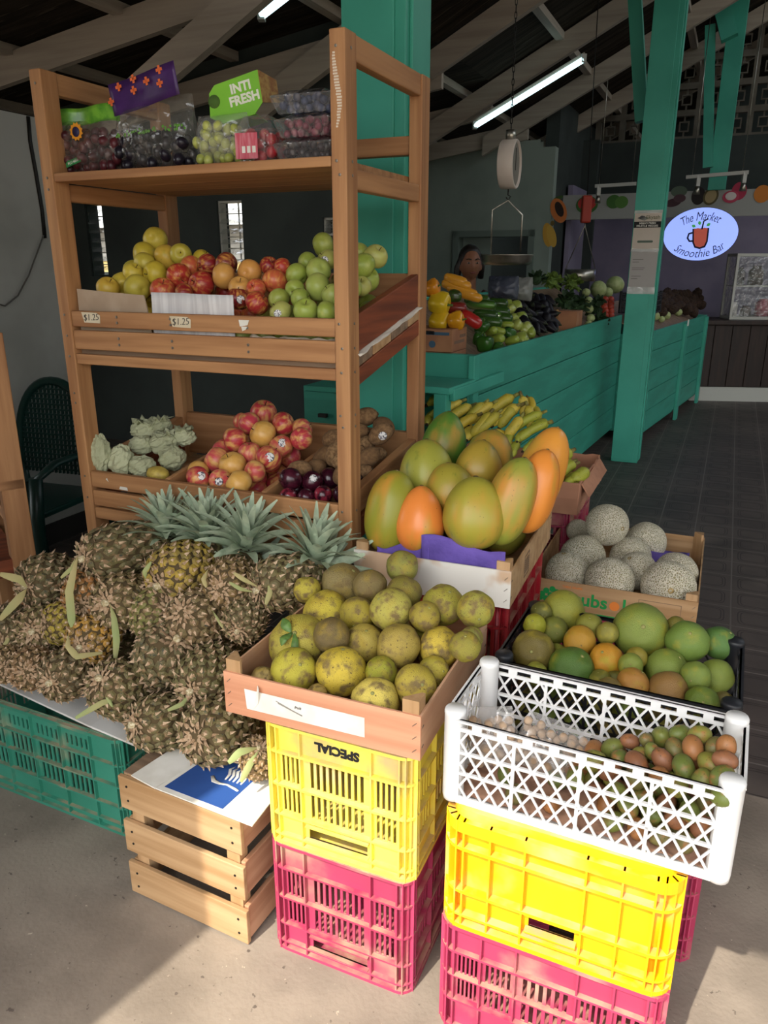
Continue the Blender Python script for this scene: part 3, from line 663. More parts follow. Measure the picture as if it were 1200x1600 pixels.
KZ = .5; kP = AZ(825, 900, KZ); kyaw = math.radians(23.5); KW, KD, KH = .537, .645, .105
MK = frame(kP.x, kP.y, KZ-KH, kyaw)
melon_tray = tray('fruit_tray', 'pale wooden fruit box of netted cantaloupes with green and orange printing', MK, KW, KD, KH, 'palex', 'palex', post=.022, group='wooden fruit trays')
GRN = mat('printed_green', '#1f9a4c', rough=.7); ORG = mat('printed_orange', '#ef8b3c', rough=.7)
fm = lambda x, z: facing((x, -.0008, z), (1, 0, 0), (0, 0, 1))
lg = MB(); text_mb('subs', .062, lg, fm(.211, .050), 0, bold=.0014); text_mb('l', .062, lg, fm(.318, .050), 0, bold=.0014); text_mb('e', .062, lg, fm(.345, .050), 0, bold=.0014)
lg.build('lettering', GRN, melon_tray, label='green printed lettering with an orange letter o')
MB().lathe([(0, 0), (.016, 0), (.016, .0006), (0, .0006)], 20, 0, fm(.288, .046), False).build('printed_dot', ORG, melon_tray)
gp = MB()
for i, (x, z) in enumerate(((.085, .072), (.065, .064), (.10, .064), (.052, .05), (.08, .05), (.108, .05), (.065, .036), (.094, .036), (.08, .022), (.118, .036), (.045, .036))): gp.lathe([(0, 0), (.0105, 0), (.0105, .0006), (0, .0006)], 12, 0, fm(x, z), False)
gp.build('printed_grapes', GRN, melon_tray)
text_mb('TABLE GRAPES', .010, M=fm(.15, .088)).build('small_print', ORG, melon_tray)
MB().box(.04, .31, -.0008, -.0002, .004, .008).build('printed_stripe', GRN, melon_tray)
MB().ring([(.36, .02), (.49, .02), (.49, .085), (.36, .085)], [(.362, .022), (.488, .022), (.488, .083), (.362, .083)], 0, .0006, 0, Matrix(((1, 0, 0, 0), (0, 0, -1, -.0002), (0, 1, 0, 0), (0, 0, 0, 1)))).build('printed_frame', mat('faded_print', '#8a7058', rough=.9), melon_tray)
stk = MB().box(.475, .515, -.0012, -.0003, .012, .03).build('price_sticker', mat('coral_sticker', '#f0705c', rough=.7), melon_tray, label='small coral price sticker')
text_mb('$ 1.75', .009, M=facing((.495, -.0015, .021), (1, 0, 0), (0, 0, 1))).build('lettering', mat('sticker_print', '#8d2a20', rough=.9), stk)
for (x0, x1, zt, sd) in ((.30, .49, .085, 2.0),): tag(MB().sheet(lambda u, v: (x0+(x1-x0)*u, .30+.22*v, .075+.03*abs(math.sin(u*PI*1.5))*math.sin(v*PI)+.008*noise.noise(Vector((u*5, v*5, 3)))), 16, 12).build('tray_liner', PUR, M=MK, solid=.003), 'purple pulp liner lying in the empty corner of the cantaloupe box', 'liner', 'purple pulp liners')
support('pink crate under the box of cantaloupes', MK @ Matrix.Translation((.03, .03, -(KZ-KH))), KW-.06, KD-.06, KZ-KH-.001, PNK)

# carton under the bananas
BZ = .70; bP = AZ(905, 755, BZ); BWD, BDP, BHT = .60, .50, .13
bl = bP-E1*BWD; MBN = frame(bl.x, bl.y, BZ-BHT)
CART = mat('banana_carton', '#c08a6c', '#a9775c', scale=5, rough=.85)
ban_box = thing('carton', 'torn open brown carton with ragged flaps under the bananas', 'box', MBN)
def rag(x0, y0, x1, y1, z0, z1, sd, mb):
    def fn(u, v):
        return (x0+(x1-x0)*u+.006*noise.noise(Vector((u*3, v*3, sd))), y0+(y1-y0)*u+.006*noise.noise(Vector((u*3, v*3, sd+5))), z0+(z1-z0)*v+(.012*noise.noise(Vector((u*12, 0, sd))) if v == 1 else 0))
    return mb.sheet(fn, 20, 4, smooth=False)
for nm, (x0, y0, x1, y1) in dict(front_panel=(0, 0, BWD, 0), side_panel=(BWD, 0, BWD, BDP), back_panel=(BWD, BDP, 0, BDP)).items(): rag(x0, y0, x1, y1, 0, BHT, len(nm), MB()).build(nm, CART, ban_box, solid=.005)
rag(0, BDP, 0, 0, 0, BHT, 3, MB()).build('side_panel', CART, ban_box, solid=.005)
MB().box(0, BWD, 0, BDP, 0, .006).build('bottom_panel', CART, ban_box)
MB().sheet(lambda u, v: (BWD+.004+.035*v, .03+(BDP-.06)*u, BHT-.01-.05*v+.008*noise.noise(Vector((u*9, v*2, 1)))), 18, 4, smooth=False).build('torn_flap', CART, ban_box, solid=.005)
for z in (0, .285): support('pink crate under the banana carton' if z else 'pink crate on the floor two below the banana carton', frame(bl.x, bl.y, z) @ Matrix.Translation((.02, .02, 0)), BWD-.04, BDP-.04, .2845, PNK)

# ---- lattice crates
WPL = mat('milky_white_plastic', '#f1f0ee', rough=.35, trans=.18, spec=.5, dirt=('#cdc2b2', 5, .66, .9)); BPL = mat('black_crate_plastic', '#23252a', '#1a1b1f', scale=3, rough=.45)
def lattice(W_, H_, n, mb, step=.030, w=.0042, rim=.024, bot=.016, t=.004, slots=True):
    z0, z1 = bot, H_-rim
    mb.box(0, W_, -t/2, t/2, 0, bot).box(0, W_, -t/2, t/2, H_-.007, H_).box(0, W_, -t/2, t/2, H_-rim, H_-.017)
    ns = max(3, int(W_/.045))
    for k in range(ns+1): s = W_*k/ns; mb.box(max(0, s-.009), min(W_, s+.009), -t/2, t/2, H_-.017, H_-.007)
    mb.box(0, W_, -.007, t/2, H_-.003, H_)
    for f in (.36, .68): z = z0+(z1-z0)*f; mb.box(0, W_, -t/2-.001, t/2+.001, z-.0028, z+.0028)
    for k in range(n+1): s = W_*k/n; mb.box(max(0, s-.003), min(W_, s+.003), -t/2-.001, t/2, z0, z1)
    for a_ in (0, W_-.016): mb.box(a_, a_+.016, -t/2, t/2, z0, z1)
    h = z1-z0; dx = h*.62; k = -int(dx/step)-1
    s = -dx
    while s < W_:
        for sg in (1, -1):
            a, b = s, s+dx; za, zb = (z0, z1) if sg > 0 else (z1, z0)
            ta = max(0, (0-a)/dx); tb = min(1, (W_-a)/dx)
            if tb-ta > .05: mb.bar((a+dx*ta, .0, za+(zb-za)*ta), (a+dx*tb, .0, za+(zb-za)*tb), t*.75, w, up=(0, 0, 1) if False else (0, 1, 0)) if False else mb.bar((a+dx*ta, 0, za+(zb-za)*ta), (a+dx*tb, 0, za+(zb-za)*tb), w, t*.75, up=(0, 1, 0))
        s += step
    return mb
def lat_crate(label, M, w, d, h, m, n=4, step=.030, post=.020):
    o = thing('lattice_crate', label, 'crate', M)
    ins = .006
    for nm, W_, T in (('front_wall', w-2*post, Matrix.Translation((post, ins, 0))), ('back_wall', w-2*post, Matrix.Translation((w-post, d-ins, 0)) @ Matrix.Rotation(PI, 4, 'Z')),
                      ('side_wall', d-2*post, Matrix.Translation((w-ins, post, 0)) @ Matrix.Rotation(PI/2, 4, 'Z')), ('side_wall', d-2*post, Matrix.Translation((ins, d-post, 0)) @ Matrix.Rotation(-PI/2, 4, 'Z'))):
        nn = n if 'side' not in nm else max(1, round(n*d/w)); lattice(W_, h, nn, MB(), step).build(nm, m, o, M=T)
    for x, y in ((post, post), (w-post, post), (post, d-post), (w-post, d-post)):
        MB().lathe([(post*.95, 0), (post, .01), (post, h+.002), (post*1.03, h+.003), (post*1.02, h+.009), (post*.9, h+.013), (0, h+.013)], 16, 0, Matrix.Translation((x, y, 0))).build('corner_post', m, o)
    bt = MB()
    for k in range(14): y = .008+(d-.016)*k/13; bt.box(.01, w-.01, y-.004, y+.004, .001, .006)
    for k in range(22): x = .01+(w-.02)*k/21; bt.box(x-.004, x+.004, .008, d-.008, .002, .005)
    bt.build('base_grid', m, o)
    return o
MW = frame(.105, 1.203, ZR+.012, .449); WW, WD, WH = .506, .236, .180
white_crate = lat_crate('milky white lattice crate of small green fruit on the amber crate', MW, WW, WD, WH, WPL)
BLW, BLD, BLH = .503, .325, .19; ZB = .48
bq = AZ(770, 1028, ZB+BLH+.005)
MBL = frame(bq.x, bq.y, ZB, math.radians(25))
black_crate = lat_crate('black lattice crate of green and orange citrus behind the white crate', MBL, BLW, BLD, BLH, BPL, 5, .036)
for z in (0, .24): support('pink crate under the black crate of citrus' if z else 'pink crate on the floor two below the black crate of citrus', MBL @ Matrix.Translation((.02, .02, z-ZB)), BLW-.04, BLD-.04, .2395, PNK)
# straw-like paper at the bottom of the white crate
def straw(u, v): return (.02+(WW-.04)*u, .02+(WD-.04)*v, .010+.006*noise.noise(Vector((u*14, v*7, 2))))
tag(MB().sheet(straw, 50, 22).build('paper_liner', mat('brown_liner_paper', '#b98f74', '#9c7560', scale=40, rough=.9), M=MW, solid=.001), 'crumpled brown paper lining the floor of the white lattice crate', 'paper')

# ---- small wooden crate with the blue and white card on top
wq = AZ(215, 1390, 0); wr = AZ(391, 1472, 0); wyaw = -math.atan2(wr.y-wq.y, wr.x-wq.x); WCW = (wr-wq).length; WCD, WCH = .36, .352
MWC = frame(wq.x, wq.y, 0, wyaw)
wc = thing('wooden_crate', 'rough slatted wooden crate on the pavement beside the pink crate', 'crate', MWC)
for i, (z0, z1) in enumerate(((.005, .098), (.132, .222), (.258, .348))):
    MB().box(-.006, WCW+.004, -.012, 0, z0, z1).build('front_slat', M_['palex'], wc, bevel=.002); MB().box(-.004, WCW+.004, WCD, WCD+.012, z0, z1).build('back_slat', M_['palex'], wc, bevel=.002)
    MB().box(WCW-.012, WCW, .002, WCD-.002, z0+.004, z1+.004).build('side_slat', mat('reddish_crate_wood', '#c89a78', '#b07f5e', scale=1.4, stretch=(22, 1.2, 22), rough=.7) if i == 0 else bpy.data.materials['reddish_crate_wood'], wc, bevel=.002)
    MB().box(0, .012, .002, WCD-.002, z0, z1).build('side_slat', M_['paley'], wc, bevel=.002)
for x in (.014, WCW-.05):
    for y in (.002, WCD-.03): MB().box(x, x+.036, y, y+.028, 0, .35).build('corner_post', M_['palez'], wc)
for k in range(3): MB().box(0, WCW, .003+k*.12, .003+k*.12+.114, .340, .352).build('top_plank', M_['palex'] if k else M_['grayx'], wc)
for z in (.03, .07, .16, .195, .285, .325):
    for x in (.02, WCW-.02): nl = MB(); disc(nl, (x, -.012, z), (0, -1, 0), .003); nl.build('nail', M_['black'], wc)
CZ = .3535
def flat(pts, z, name, m, label, cat, th=.003, zs=None):
    P = [AZ(u, v, z) for u, v in pts]; mb = MB(); n = len(P)
    mb.add([p for p in P], [tuple(range(n))]); o = mb.build(name, m, solid=th); return tag(o, label, cat)
sheet1 = flat([(205, 1212), (242, 1232), (322, 1184), (285, 1160)], CZ+.002, 'cardboard_sheet', M_['paper'], 'plain white cardboard sheet under the blue one on the wooden crate', 'cardboard')
sheet2 = flat([(243, 1232), (394, 1291), (428, 1248), (428, 1215), (340, 1172)], CZ+.007, 'cardboard_sheet', M_['paper'], 'white cardboard with a blue printed panel on top of the wooden crate', 'cardboard')
BLU = mat('printed_blue', '#2f569c', '#284b8a', scale=6, rough=.6)
P = [AZ(u, v, CZ+.009) for u, v in ((257, 1229), (348, 1264), (409, 1208), (330, 1180))]
MB().add(P, [(0, 1, 2, 3)]).build('printed_panel', BLU, sheet2, solid=.0006)
orn = MB()                                              # white flourish printed on the blue panel
def pz(u, v): return AZ(u, v, CZ+.0105)
orn.tube([pz(332, 1212), pz(334, 1220), pz(343, 1224), pz(355, 1226), pz(366, 1232), pz(372, 1236)], [.004, .006, .004, .003, .004, .003], 6, flat=.1)
for k in range(5):
    u = 352+k*6; v = 1204+k*2; orn.tube([pz(u, v+14), pz(u+7, v+6), pz(u+8, v-2), pz(u+16, v-6)], [.002, .004, .004, .001], 6, flat=.1)
orn.build('printed_flourish', M_['paper'], sheet2)
bd = mat('white_board_with_print', '#dcdad4', '#c9c4bb', scale=5, rough=.85)
def board(pts, z, label):
    P = [AZ(u, v, z) for u, v in pts]; bk = [p+E2*.30 for p in P[::-1]]; n = len(P)
    return tag(MB().add(P+bk, [tuple(range(2*n))]).build('cardboard_sheet', bd, solid=.006), label, 'cardboard')
board([(-60, 1042), (0, 1070), (150, 1140)], .322, 'white cardboard sheet along the left front of the pineapple pile on the green crate')
board([(142, 1136), (284, 1196), (312, 1182)], .330, 'white cardboard sheet with red print along the right front of the pineapple pile')
# ================================================================ fruit
def umesh(name, mb, m): return mb.mesh(name, m)
def apple_mb():
    prof = []; n = 18
    for i in range(n+1):
        t = PI*i/n; r = math.sin(t); z = -math.cos(t)*.92
        r *= 1-.06*math.cos(t)*-1
        if z > 0: z -= .34*math.exp(-(r/.30)**2)
        else: z += .16*math.exp(-(r/.22)**2)
        prof.append((max(r, 0), z))
    prof[0] = (0, prof[0][1]); prof[-1] = (0, prof[-1][1])
    return MB().lathe(prof, 22, fn=lambda t, z: 1+.018*math.cos(5*t)*(.5-z))
def lump(seed, amp, sc): return lambda q: 1+amp*noise.noise(Vector((q.x*sc+seed, q.y*sc, q.z*sc)))
AP = dict(
    yellow=mat('yellow_apple_skin', '#d8c24a', '#b9a636', objcol=True, scale=1.6, lo=.45, hi=.9, rough=.38, spots=[('#8a7434', 0, 9, .70, .78)]),
    gala=mat('red_apple_skin', '#b5362c', '#e0a552', objcol=True, scale=1.3, lo=.42, hi=.78, stretch=(3, 3, .8), rough=.34, spots=[('#e8c884', 0, 26, .70, .76)]),
    green=mat('green_apple_skin', '#8fb03a', '#b3b866', objcol=True, scale=1.3, lo=.4, hi=.85, rough=.36, spots=[('#c9d890', 0, 24, .69, .75)]),
    pink=mat('pink_apple_skin', '#c9304a', '#e3b468', objcol=True, scale=1.0, lo=.38, hi=.72, stretch=(2.5, 2.5, .8), rough=.33, spots=[('#edc69a', 0, 30, .71, .77)]))
APM = {k: apple_mb().mesh('apple', m) for k, m in AP.items()}
STEMM = MB().tube([(0, 0, .50), (.02, 0, .72), (.08, .02, .92)], [.035, .028, .04], 6).mesh('stem', mat('apple_stem', '#4a3420', rough=.9))
STK = MB().lathe([(.36, .932), (.30, .955), (.18, .985), (0, 1.003)][::1], 14)
STICK = STK.mesh('sticker', mat('white_fruit_sticker', '#e9e6e2', '#5a5560', scale=7, lo=.52, hi=.56, rough=.5))
citrus_kw = dict(objcol=True, rough=.5, bump=.35, bscale=26, bdist=.03, spots=[('#7a653c', 0, 2.0, .46, .68), ('#5f4c2a', 0, 9, .62, .72)])
CIT = mat('scarred_citrus_peel', '#c8b23c', '#a98e30', scale=1.4, lo=.45, hi=.85, **citrus_kw)
LIM = mat('green_citrus_peel', '#7d9c2c', '#a99a2e', scale=1.1, lo=.52, hi=.85, objcol=True, rough=.42, bump=.3, bscale=30, bdist=.03, spots=[('#5f4e26', 0, 3, .68, .78)])
def cit_mb(seed): return MB().ell((0, 0, 0), (1, 1, .94), 24, 16, fn=lambda q: 1+.06*noise.noise(Vector((q.x*1.7+seed, q.y*1.7, q.z*1.7)))+.012*noise.noise(Vector((q.x*5+seed, q.y*5, q.z*5)))-.06*math.exp(-((1-q.z)/.04)))
CITM = [cit_mb(k*7.3).mesh('citrus_fruit', CIT) for k in range(5)]
LIMM = [cit_mb(k*5.1+90).mesh('citrus_fruit', LIM) for k in range(5)]
BUT = MB().lathe([(0, .86), (.075, .87), (.085, .90), (.04, .925), (0, .92)], 8).mesh('stem_button', mat('citrus_button', '#8d8a52', rough=.9))
KIW = mat('kiwi_skin', '#8a6a48', '#6e5236', scale=4, rough=.95, bump=.12, bscale=70, bdist=.01, objcol=True)
KIWM = MB().ell((0, 0, 0), (.80, .80, 1.12), 18, 14, fn=lump(2, .02, 1.5)).mesh('kiwi', KIW)
KTIP = MB().lathe([(.16, 1.08), (.12, 1.16), (.05, 1.17), (0, 1.14)], 8).mesh('stem_end', mat('kiwi_tip', '#4d3a24', rough=.95))
PLU = mat('plum_skin', '#4a1626', '#2e0d1a', objcol=True, scale=1.6, rough=.25, coat=.2, spots=[('#a05a5a', 0, 22, .70, .76)])
PLUM = MB().ell((0, 0, 0), (1, 1, .95), 18, 12, fn=lambda q: 1-.05*math.exp(-(q.x/.12)**2)*(q.y > 0)).mesh('plum', PLU)
MOM = mat('mombin_skin', '#7e8238', '#a2683c', objcol=True, scale=1.3, lo=.5, hi=.8, rough=.5, spots=[('#4e4020', 0, 5, .62, .74)])
MOMM = MB().ell((0, 0, 0), (.86, .86, 1.1), 14, 10, fn=lump(5, .05, 1.6)).mesh('green_plum_fruit', MOM)
def mel_mat():
    m = mat('netted_melon_rind', '#aea278', '#9a9066', scale=1.5, rough=.8); nt = m.node_tree; N = nt.nodes; K = nt.links; b = N['Principled BSDF']
    tc = N.new('ShaderNodeTexCoord'); oi = N.new('ShaderNodeObjectInfo'); ad = N.new('ShaderNodeVectorMath'); ad.operation = 'MULTIPLY_ADD'
    K.new(oi.outputs['Random'], ad.inputs[0]); ad.inputs[1].default_value = (9, 5, 7); K.new(tc.outputs['Object'], ad.inputs[2])
    v = N.new('ShaderNodeTexVoronoi'); v.feature = 'DISTANCE_TO_EDGE'; v.inputs['Scale'].default_value = 13; K.new(ad.outputs[0], v.inputs['Vector'])
    r = N.new('ShaderNodeMapRange'); r.inputs['From Min'].default_value = .05; r.inputs['From Max'].default_value = .27; r.inputs['To Min'].default_value = 1; r.inputs['To Max'].default_value = 0; K.new(v.outputs['Distance'], r.inputs['Value'])
    src = b.inputs['Base Color'].links[0].from_socket; x = N.new('ShaderNodeMix'); x.data_type = 'RGBA'; K.new(r.outputs[0], x.inputs['Factor']); K.new(src, x.inputs[6]); x.inputs[7].default_value = lin('#f1e8d2'); K.new(x.outputs[2], b.inputs['Base Color'])
    bp = N.new('ShaderNodeBump'); bp.inputs['Strength'].default_value = .7; bp.inputs['Distance'].default_value = .03; K.new(r.outputs[0], bp.inputs['Height']); K.new(bp.outputs[0], b.inputs['Normal']); return m
MEL = MB().ell((0, 0, 0), (1, 1, 1.0), 28, 20, fn=lump(1, .03, 1.3)).mesh('cantaloupe', mel_mat())
MELB = MB().lathe([(0, .985), (.10, .99), (.12, 1.0), (.07, 1.012), (0, 1.005)], 12).mesh('stem_scar', mat('melon_scar', '#b9a06a', '#8d7444', scale=6, rough=.9))

def rrot(maxtilt=PI):
    ax = Vector((random.uniform(-1, 1), random.uniform(-1, 1), random.uniform(-.3, .3))); ax.normalize()
    return Matrix.Rotation(random.uniform(-maxtilt, maxtilt), 4, ax) @ Matrix.Rotation(random.uniform(0, 2*PI), 4, 'Z')
def fruit(name, me, p, R, color, label, cat, group, rot=None, kids=(), sq=None):
    o = bpy.data.objects.new(name, me); C.objects.link(o)
    rot = rot if rot is not None else rrot()
    S = Matrix.Diagonal((*(sq or (R, R, R)), 1)); o.matrix_world = Matrix.Translation(p) @ rot @ S
    if color: o.color = color if isinstance(color, tuple) else lin(color)
    tag(o, label, cat, group)
    for kn, km in kids:
        k = bpy.data.objects.new(kn, km); C.objects.link(k); k.parent = o
        if kn == 'sticker':
            d = (O-Vector(p)).normalized()+Vector((random.uniform(-.35, .35), random.uniform(-.2, .2), random.uniform(-.2, .4)))
            d = (rot.to_3x3().inverted() @ d).normalized(); k.matrix_local = d.to_track_quat('Z', 'Y').to_matrix().to_4x4()
    return o
ORD = ['leftmost', 'second from left', 'third from left', 'fourth from left', 'fifth from left', 'sixth from left', 'seventh from left', 'eighth from left', 'ninth from left', 'tenth from left', 'eleventh from left', 'twelfth from left']
ROW = ['front row', 'second row', 'third row', 'fourth row', 'fifth row', 'sixth row']
def rows(items, per):
    """items: list of dicts with u, v -> sets it['where'] = 'third from left in the second row'"""
    idx = sorted(range(len(items)), key=lambda i: -items[i]['v']); nr = max(1, min(6, round(len(items)/per))); k = 0; q = [len(items)*(r+1)//nr for r in range(nr)]
    st = 0
    for r in range(nr):
        row = sorted(idx[st:q[r]], key=lambda i: items[i]['u']); st = q[r]
        for j, i in enumerate(row):
            o = ORD[j] if j < len(row)-1 or len(row) == 1 else 'rightmost'
            if len(row) == 1: o = 'alone'
            rn = ROW[r] if r < nr-1 or nr == 1 else 'top row'
            items[i]['where'] = '%s in the %s' % (o, rn)
def march(u, v, Mi, surf, t0=.7, t1=6):
    d = ray(u, v); t = t0; last = None
    while t < t1:
        p = O+d*t; q = Mi @ p
        if q.z <= surf(q.x, q.y): return p
        t += .004
    return O+d*1.8
def relax(its, n=50, slack=.95, lo=None):
    for _ in range(n):
        mv = 0
        for i in range(len(its)):
            for j in range(i):
                a, b = its[i], its[j]; d = a['p']-b['p']; l = d.length; need = slack*(a['R']+b['R'])
                if l < need:
                    g = (need-l)*.5; d = d/l if l > 1e-6 else Vector((0, 0, 1))
                    ra = (a['p']-O).normalized(); rb = (b['p']-O).normalized()
                    far = (a['p']-O).length > (b['p']-O).length
                    a['p'] += d*g*.30+ra*(g*.5 if far else -g*.25); b['p'] -= d*g*.30; b['p'] += rb*(-g*.25 if far else g*.5); mv += 1
        for a in its: a['R'] = a['r']*depth_of(a['p'])/FOC*a.get('k', 1)
        if not mv: break
def fill(M, x0, x1, y0, y1, zf, R, placed, cap=40, frac=1.0):
    out = []; Mi = M.inverted(); loc = [(Mi @ a['p'], a['R']) for a in placed]; layer = 0
    while layer < 8 and len(out) < cap:
        off = R*(layer % 2); ny = int((y1-y0-2*R)/(1.8*R))+1; nx = int((x1-x0-2*R)/(2.02*R))+1
        for j in range(ny):
            for i in range(nx):
                x = x0+R+off+i*2.02*R+(R if j % 2 else 0); y = y0+R+off*.6+j*1.8*R
                if x > x1-R or y > y1-R or random.random() > frac: continue
                z = zf(x, y)+R+layer*1.62*R; p = Vector((x, y, z))
                if any((p-q).length < .93*(R+r_) for q, r_ in loc): continue
                if not any(q.z > z+.35*R and (q.xy-p.xy).length < 1.0*(R+r_) for q, r_ in loc): continue
                if any(q.z < z-.2*R and (q.xy-p.xy).length < .5*R and q.z < z-R*2.2 for q, r_ in loc) and False: continue
                out.append(M @ p); loc.append((p, R))
                if len(out) >= cap: return out
        layer += 1
    return out
def its(lst, fn, k=1):
    out = []
    for e in lst:
        u, v, r = e[:3]; p = fn(u, v); out.append(dict(u=u, v=v, r=r, p=p, R=r*depth_of(p)/FOC*k, x=e[3:], k=k))
    return out

# ---------------------------------------------------------------- middle tier: yellow, red and green apples
fmid = lambda u, v: AB(u, v, .055+.0027*max(0, 480+.027*(u-107)-v))
Yl = [(236,379,19),(186,402,20),(221,412,18),(259,403,20),(276,399,17),(182,435,20),(242,428,20),(214,450,21),(144,447,18),(161,425,17),(205,427,16),(309,410,15)]
Rl = [(284,429,20),(258,450,20),(315,444,21),(300,417,18),(324,414,17),(347,431,20),(352,415,19),(376,450,19),(372,466,19,1),(289,458,16),(393,424,19),(402,450,16),(402,473,19),(428,440,20),(420,416,15),(441,418,15)]
Gl = [(463,429,18),(481,410,16),(498,422,20),(505,383,19),(509,408,17),(460,453,16),(470,467,17),(499,450,22),(436,466,17),(438,487,18),(478,485,20),(512,488,18),(521,458,18),(561,397,16),(593,406,19),(612,429,21),(573,424,20),(580,449,19),(552,440,17),(596,442,16),(540,405,17),(538,470,18)]
yi, ri, gi = its(Yl, fmid), its(Rl, fmid), its(Gl, fmid)
allm = yi+ri+gi
def clampbin(a, y0, y1, x0, x1):
    for i in a:
        q = L(i['p']); R = i['R']; q.x = min(max(q.x, x0+R), x1-R); q.y = min(max(q.y, y0+R), y1-R); i['p'] = W(*q)
for _ in range(6): relax(allm, 12); clampbin(allm, .03, SD-.05, -SL+.035, -.035)
rows(yi, 4); rows(ri, 5.3); rows(gi, 5.5)
yc = ['#d6bf49', '#cfb83e', '#c9b84a', '#d9b348', '#bfb044']; gc = ['#9aaa48', '#8f9f42', '#a3b056', '#939c42', '#aaa85a']; rc_ = ['#b93a30', '#c4503a', '#a82e2e', '#c9603f', '#8f2028']
def up(t=.5): return rrot(t)
def toward(u, v, axis_px, spin=0):          # stem axis leaning toward a direction in the picture (right, up, to viewer)
    d = Vector((axis_px[0], -axis_px[2], axis_px[1])).normalized(); return d.to_track_quat('Z', 'Y').to_matrix().to_4x4() @ Matrix.Rotation(spin, 4, 'Z')
for k, i in enumerate(yi):
    lab = 'topmost yellow apple crowning the yellow pile, blossom end facing out' if k == 0 else 'yellow apple, %s of the yellow pile' % i['where']
    fruit('apple', APM['yellow'], i['p'], i['R'], yc[k % 5], lab, 'apple', 'yellow apples on the middle tier', toward(0, 0, (.1, -.25, -.9) if k == 0 else (random.uniform(-.8, .8), random.uniform(-.6, .8), random.uniform(-.6, .9))), [('stem', STEMM)])
for k, i in enumerate(ri):
    st = i['x'] == (1,)
    lab = 'dark red apple with a white round sticker behind the white cardboard' if st else 'red and yellow apple, %s of the red apples' % i['where']
    fruit('apple', APM['gala'], i['p'], i['R'], '#7d1c24' if st or k == 6 else (['#d99a50', '#d8a055'][k % 2] if k in (5, 7, 10) else rc_[k % 5]), lab, 'apple', 'red apples on the middle tier', up(.35) if st else toward(0, 0, (random.uniform(-.8, .8), random.uniform(-.3, .9), random.uniform(-.5, .8))), [('stem', STEMM)]+([('sticker', STICK)] if st else []))
for k, i in enumerate(gi):
    lab = 'topmost green apple beside the front post' if k == 3 else 'green apple, %s of the green pile' % i['where']
    fruit('apple', APM['green'], i['p'], i['R'], gc[k % 5], lab, 'apple', 'green apples on the middle tier', toward(0, 0, (random.uniform(-.8, .8), random.uniform(-.3, .9), random.uniform(-.5, .8))), [('stem', STEMM)]+([('sticker', STICK)] if k in (4, 9) else []))
zmid = lambda x, y: 1.264+KM*y
for (x0, x1, pl, kk, cols, nm) in ((-SL+.05, -.66, yi, 'yellow', yc, 'yellow'), (-.66, -.40, ri, 'gala', rc_, 'red'), (-.40, -.045, gi, 'green', gc, 'green')):
    for p in fill(WM, x0, x1, .045, SD-.06, zmid, .034, allm, 26):
        fruit('apple', APM[kk], p, .034, random.choice(cols), '%s apple buried in the lowest layer of the %s pile' % (nm, nm), 'apple', 'buried %s apples' % nm)

# ---------------------------------------------------------------- lower bin
flow = lambda u, v: AB(u, v, .055+.0027*max(0, 728+.152*(u-137)-v))
Pl = [(301,700,18),(330,677,22),(328,717,21),(363,690,20),(359,668,17),(385,665,18),(411,645,21),(410,677,22),(442,663,19),(445,695,20,1),(472,673,17),(470,690,18),(385,707,19),(420,716,21,1),(365,724,22),(296,731,17),(308,744,20,1),(341,750,18,1),(373,754,22),(398,737,18)]
Ul = [(422,752,19),(450,756,16),(448,771,15,1),(484,750,18,1),(516,745,18),(505,773,15),(478,777,14),(536,772,16),(560,752,17)]
Kl = [(458,735,18),(484,728,18),(506,713,19),(513,690,18),(476,704,21),(530,720,18),(575,654,19),(598,670,20),(574,688,18),(606,690,20),(592,713,19),(563,713,17),(579,738,17),(566,674,15),(617,711,14),(540,690,18),(536,742,17)]
pi_, ui, ki = its(Pl, flow), its(Ul, flow), its(Kl, flow)
alll = pi_+ui+ki
for _ in range(6): relax(alll, 12); clampbin(pi_, .03, SD-.05, DV1+.01, DV2-.0); clampbin(ui+ki, .03, SD-.05, DV2+.005, -.035)
rows(pi_, 5); rows(ui, 4.5); rows(ki, 4.3)
pc = ['#c63f50', '#bf3846', '#cf5256', '#b8323f', '#cb5550']
for k, i in enumerate(pi_):
    lab = 'topmost bright pink apple on the lower tier' if k == 6 else ('stickered pink apple, %s of the pink pile' if i['x'] else 'pink and yellow apple, %s of the pink pile') % i['where']
    fruit('apple', APM['pink'], i['p'], i['R'], '#d9a451' if k in (14, 15, 18, 7) else pc[k % 5], lab, 'apple', 'pink apples on the lower tier', toward(0, 0, (random.uniform(-.9, .9), random.uniform(-.2, 1), random.uniform(-.4, .6))), [('stem', STEMM)]+([('sticker', STICK)] if i['x'] else []))
for k, i in enumerate(ui):
    fruit('plum', PLUM, i['p'], i['R'], '#8a2a3a' if k in (2, 5) else ['#4a1626', '#3a1020', '#551a2c'][k % 3], 'dark red plum, %s of the plums below the kiwis' % i['where'], 'plum', 'plums on the lower tier', None, [('sticker', STICK)] if i['x'] else [])
for k, i in enumerate(ki):
    lab = 'topmost kiwi leaning against the view of the teal column' if k == 6 else 'brown kiwi, %s of the kiwis' % i['where']
    fruit('kiwi', KIWM, i['p'], i['R']*.97, ['#8d6c49', '#80603f', '#94744f'][k % 3], lab, 'kiwi', 'kiwis on the lower tier', toward(0, 0, (random.uniform(.3, 1), random.uniform(-.3, .8), random.uniform(-.6, .6))), [('stem_end', KTIP)]+([('sticker', STICK)] if k in (9,) else []))
zlow = lambda x, y: .760+KL*y
for p in fill(WM, DV1+.015, DV2-.015, .04, SD-.06, zlow, .036, alll, 26): fruit('apple', APM['pink'], p, .036, random.choice(pc), 'pink apple buried in the lowest layer of the pink pile', 'apple', 'buried pink apples')
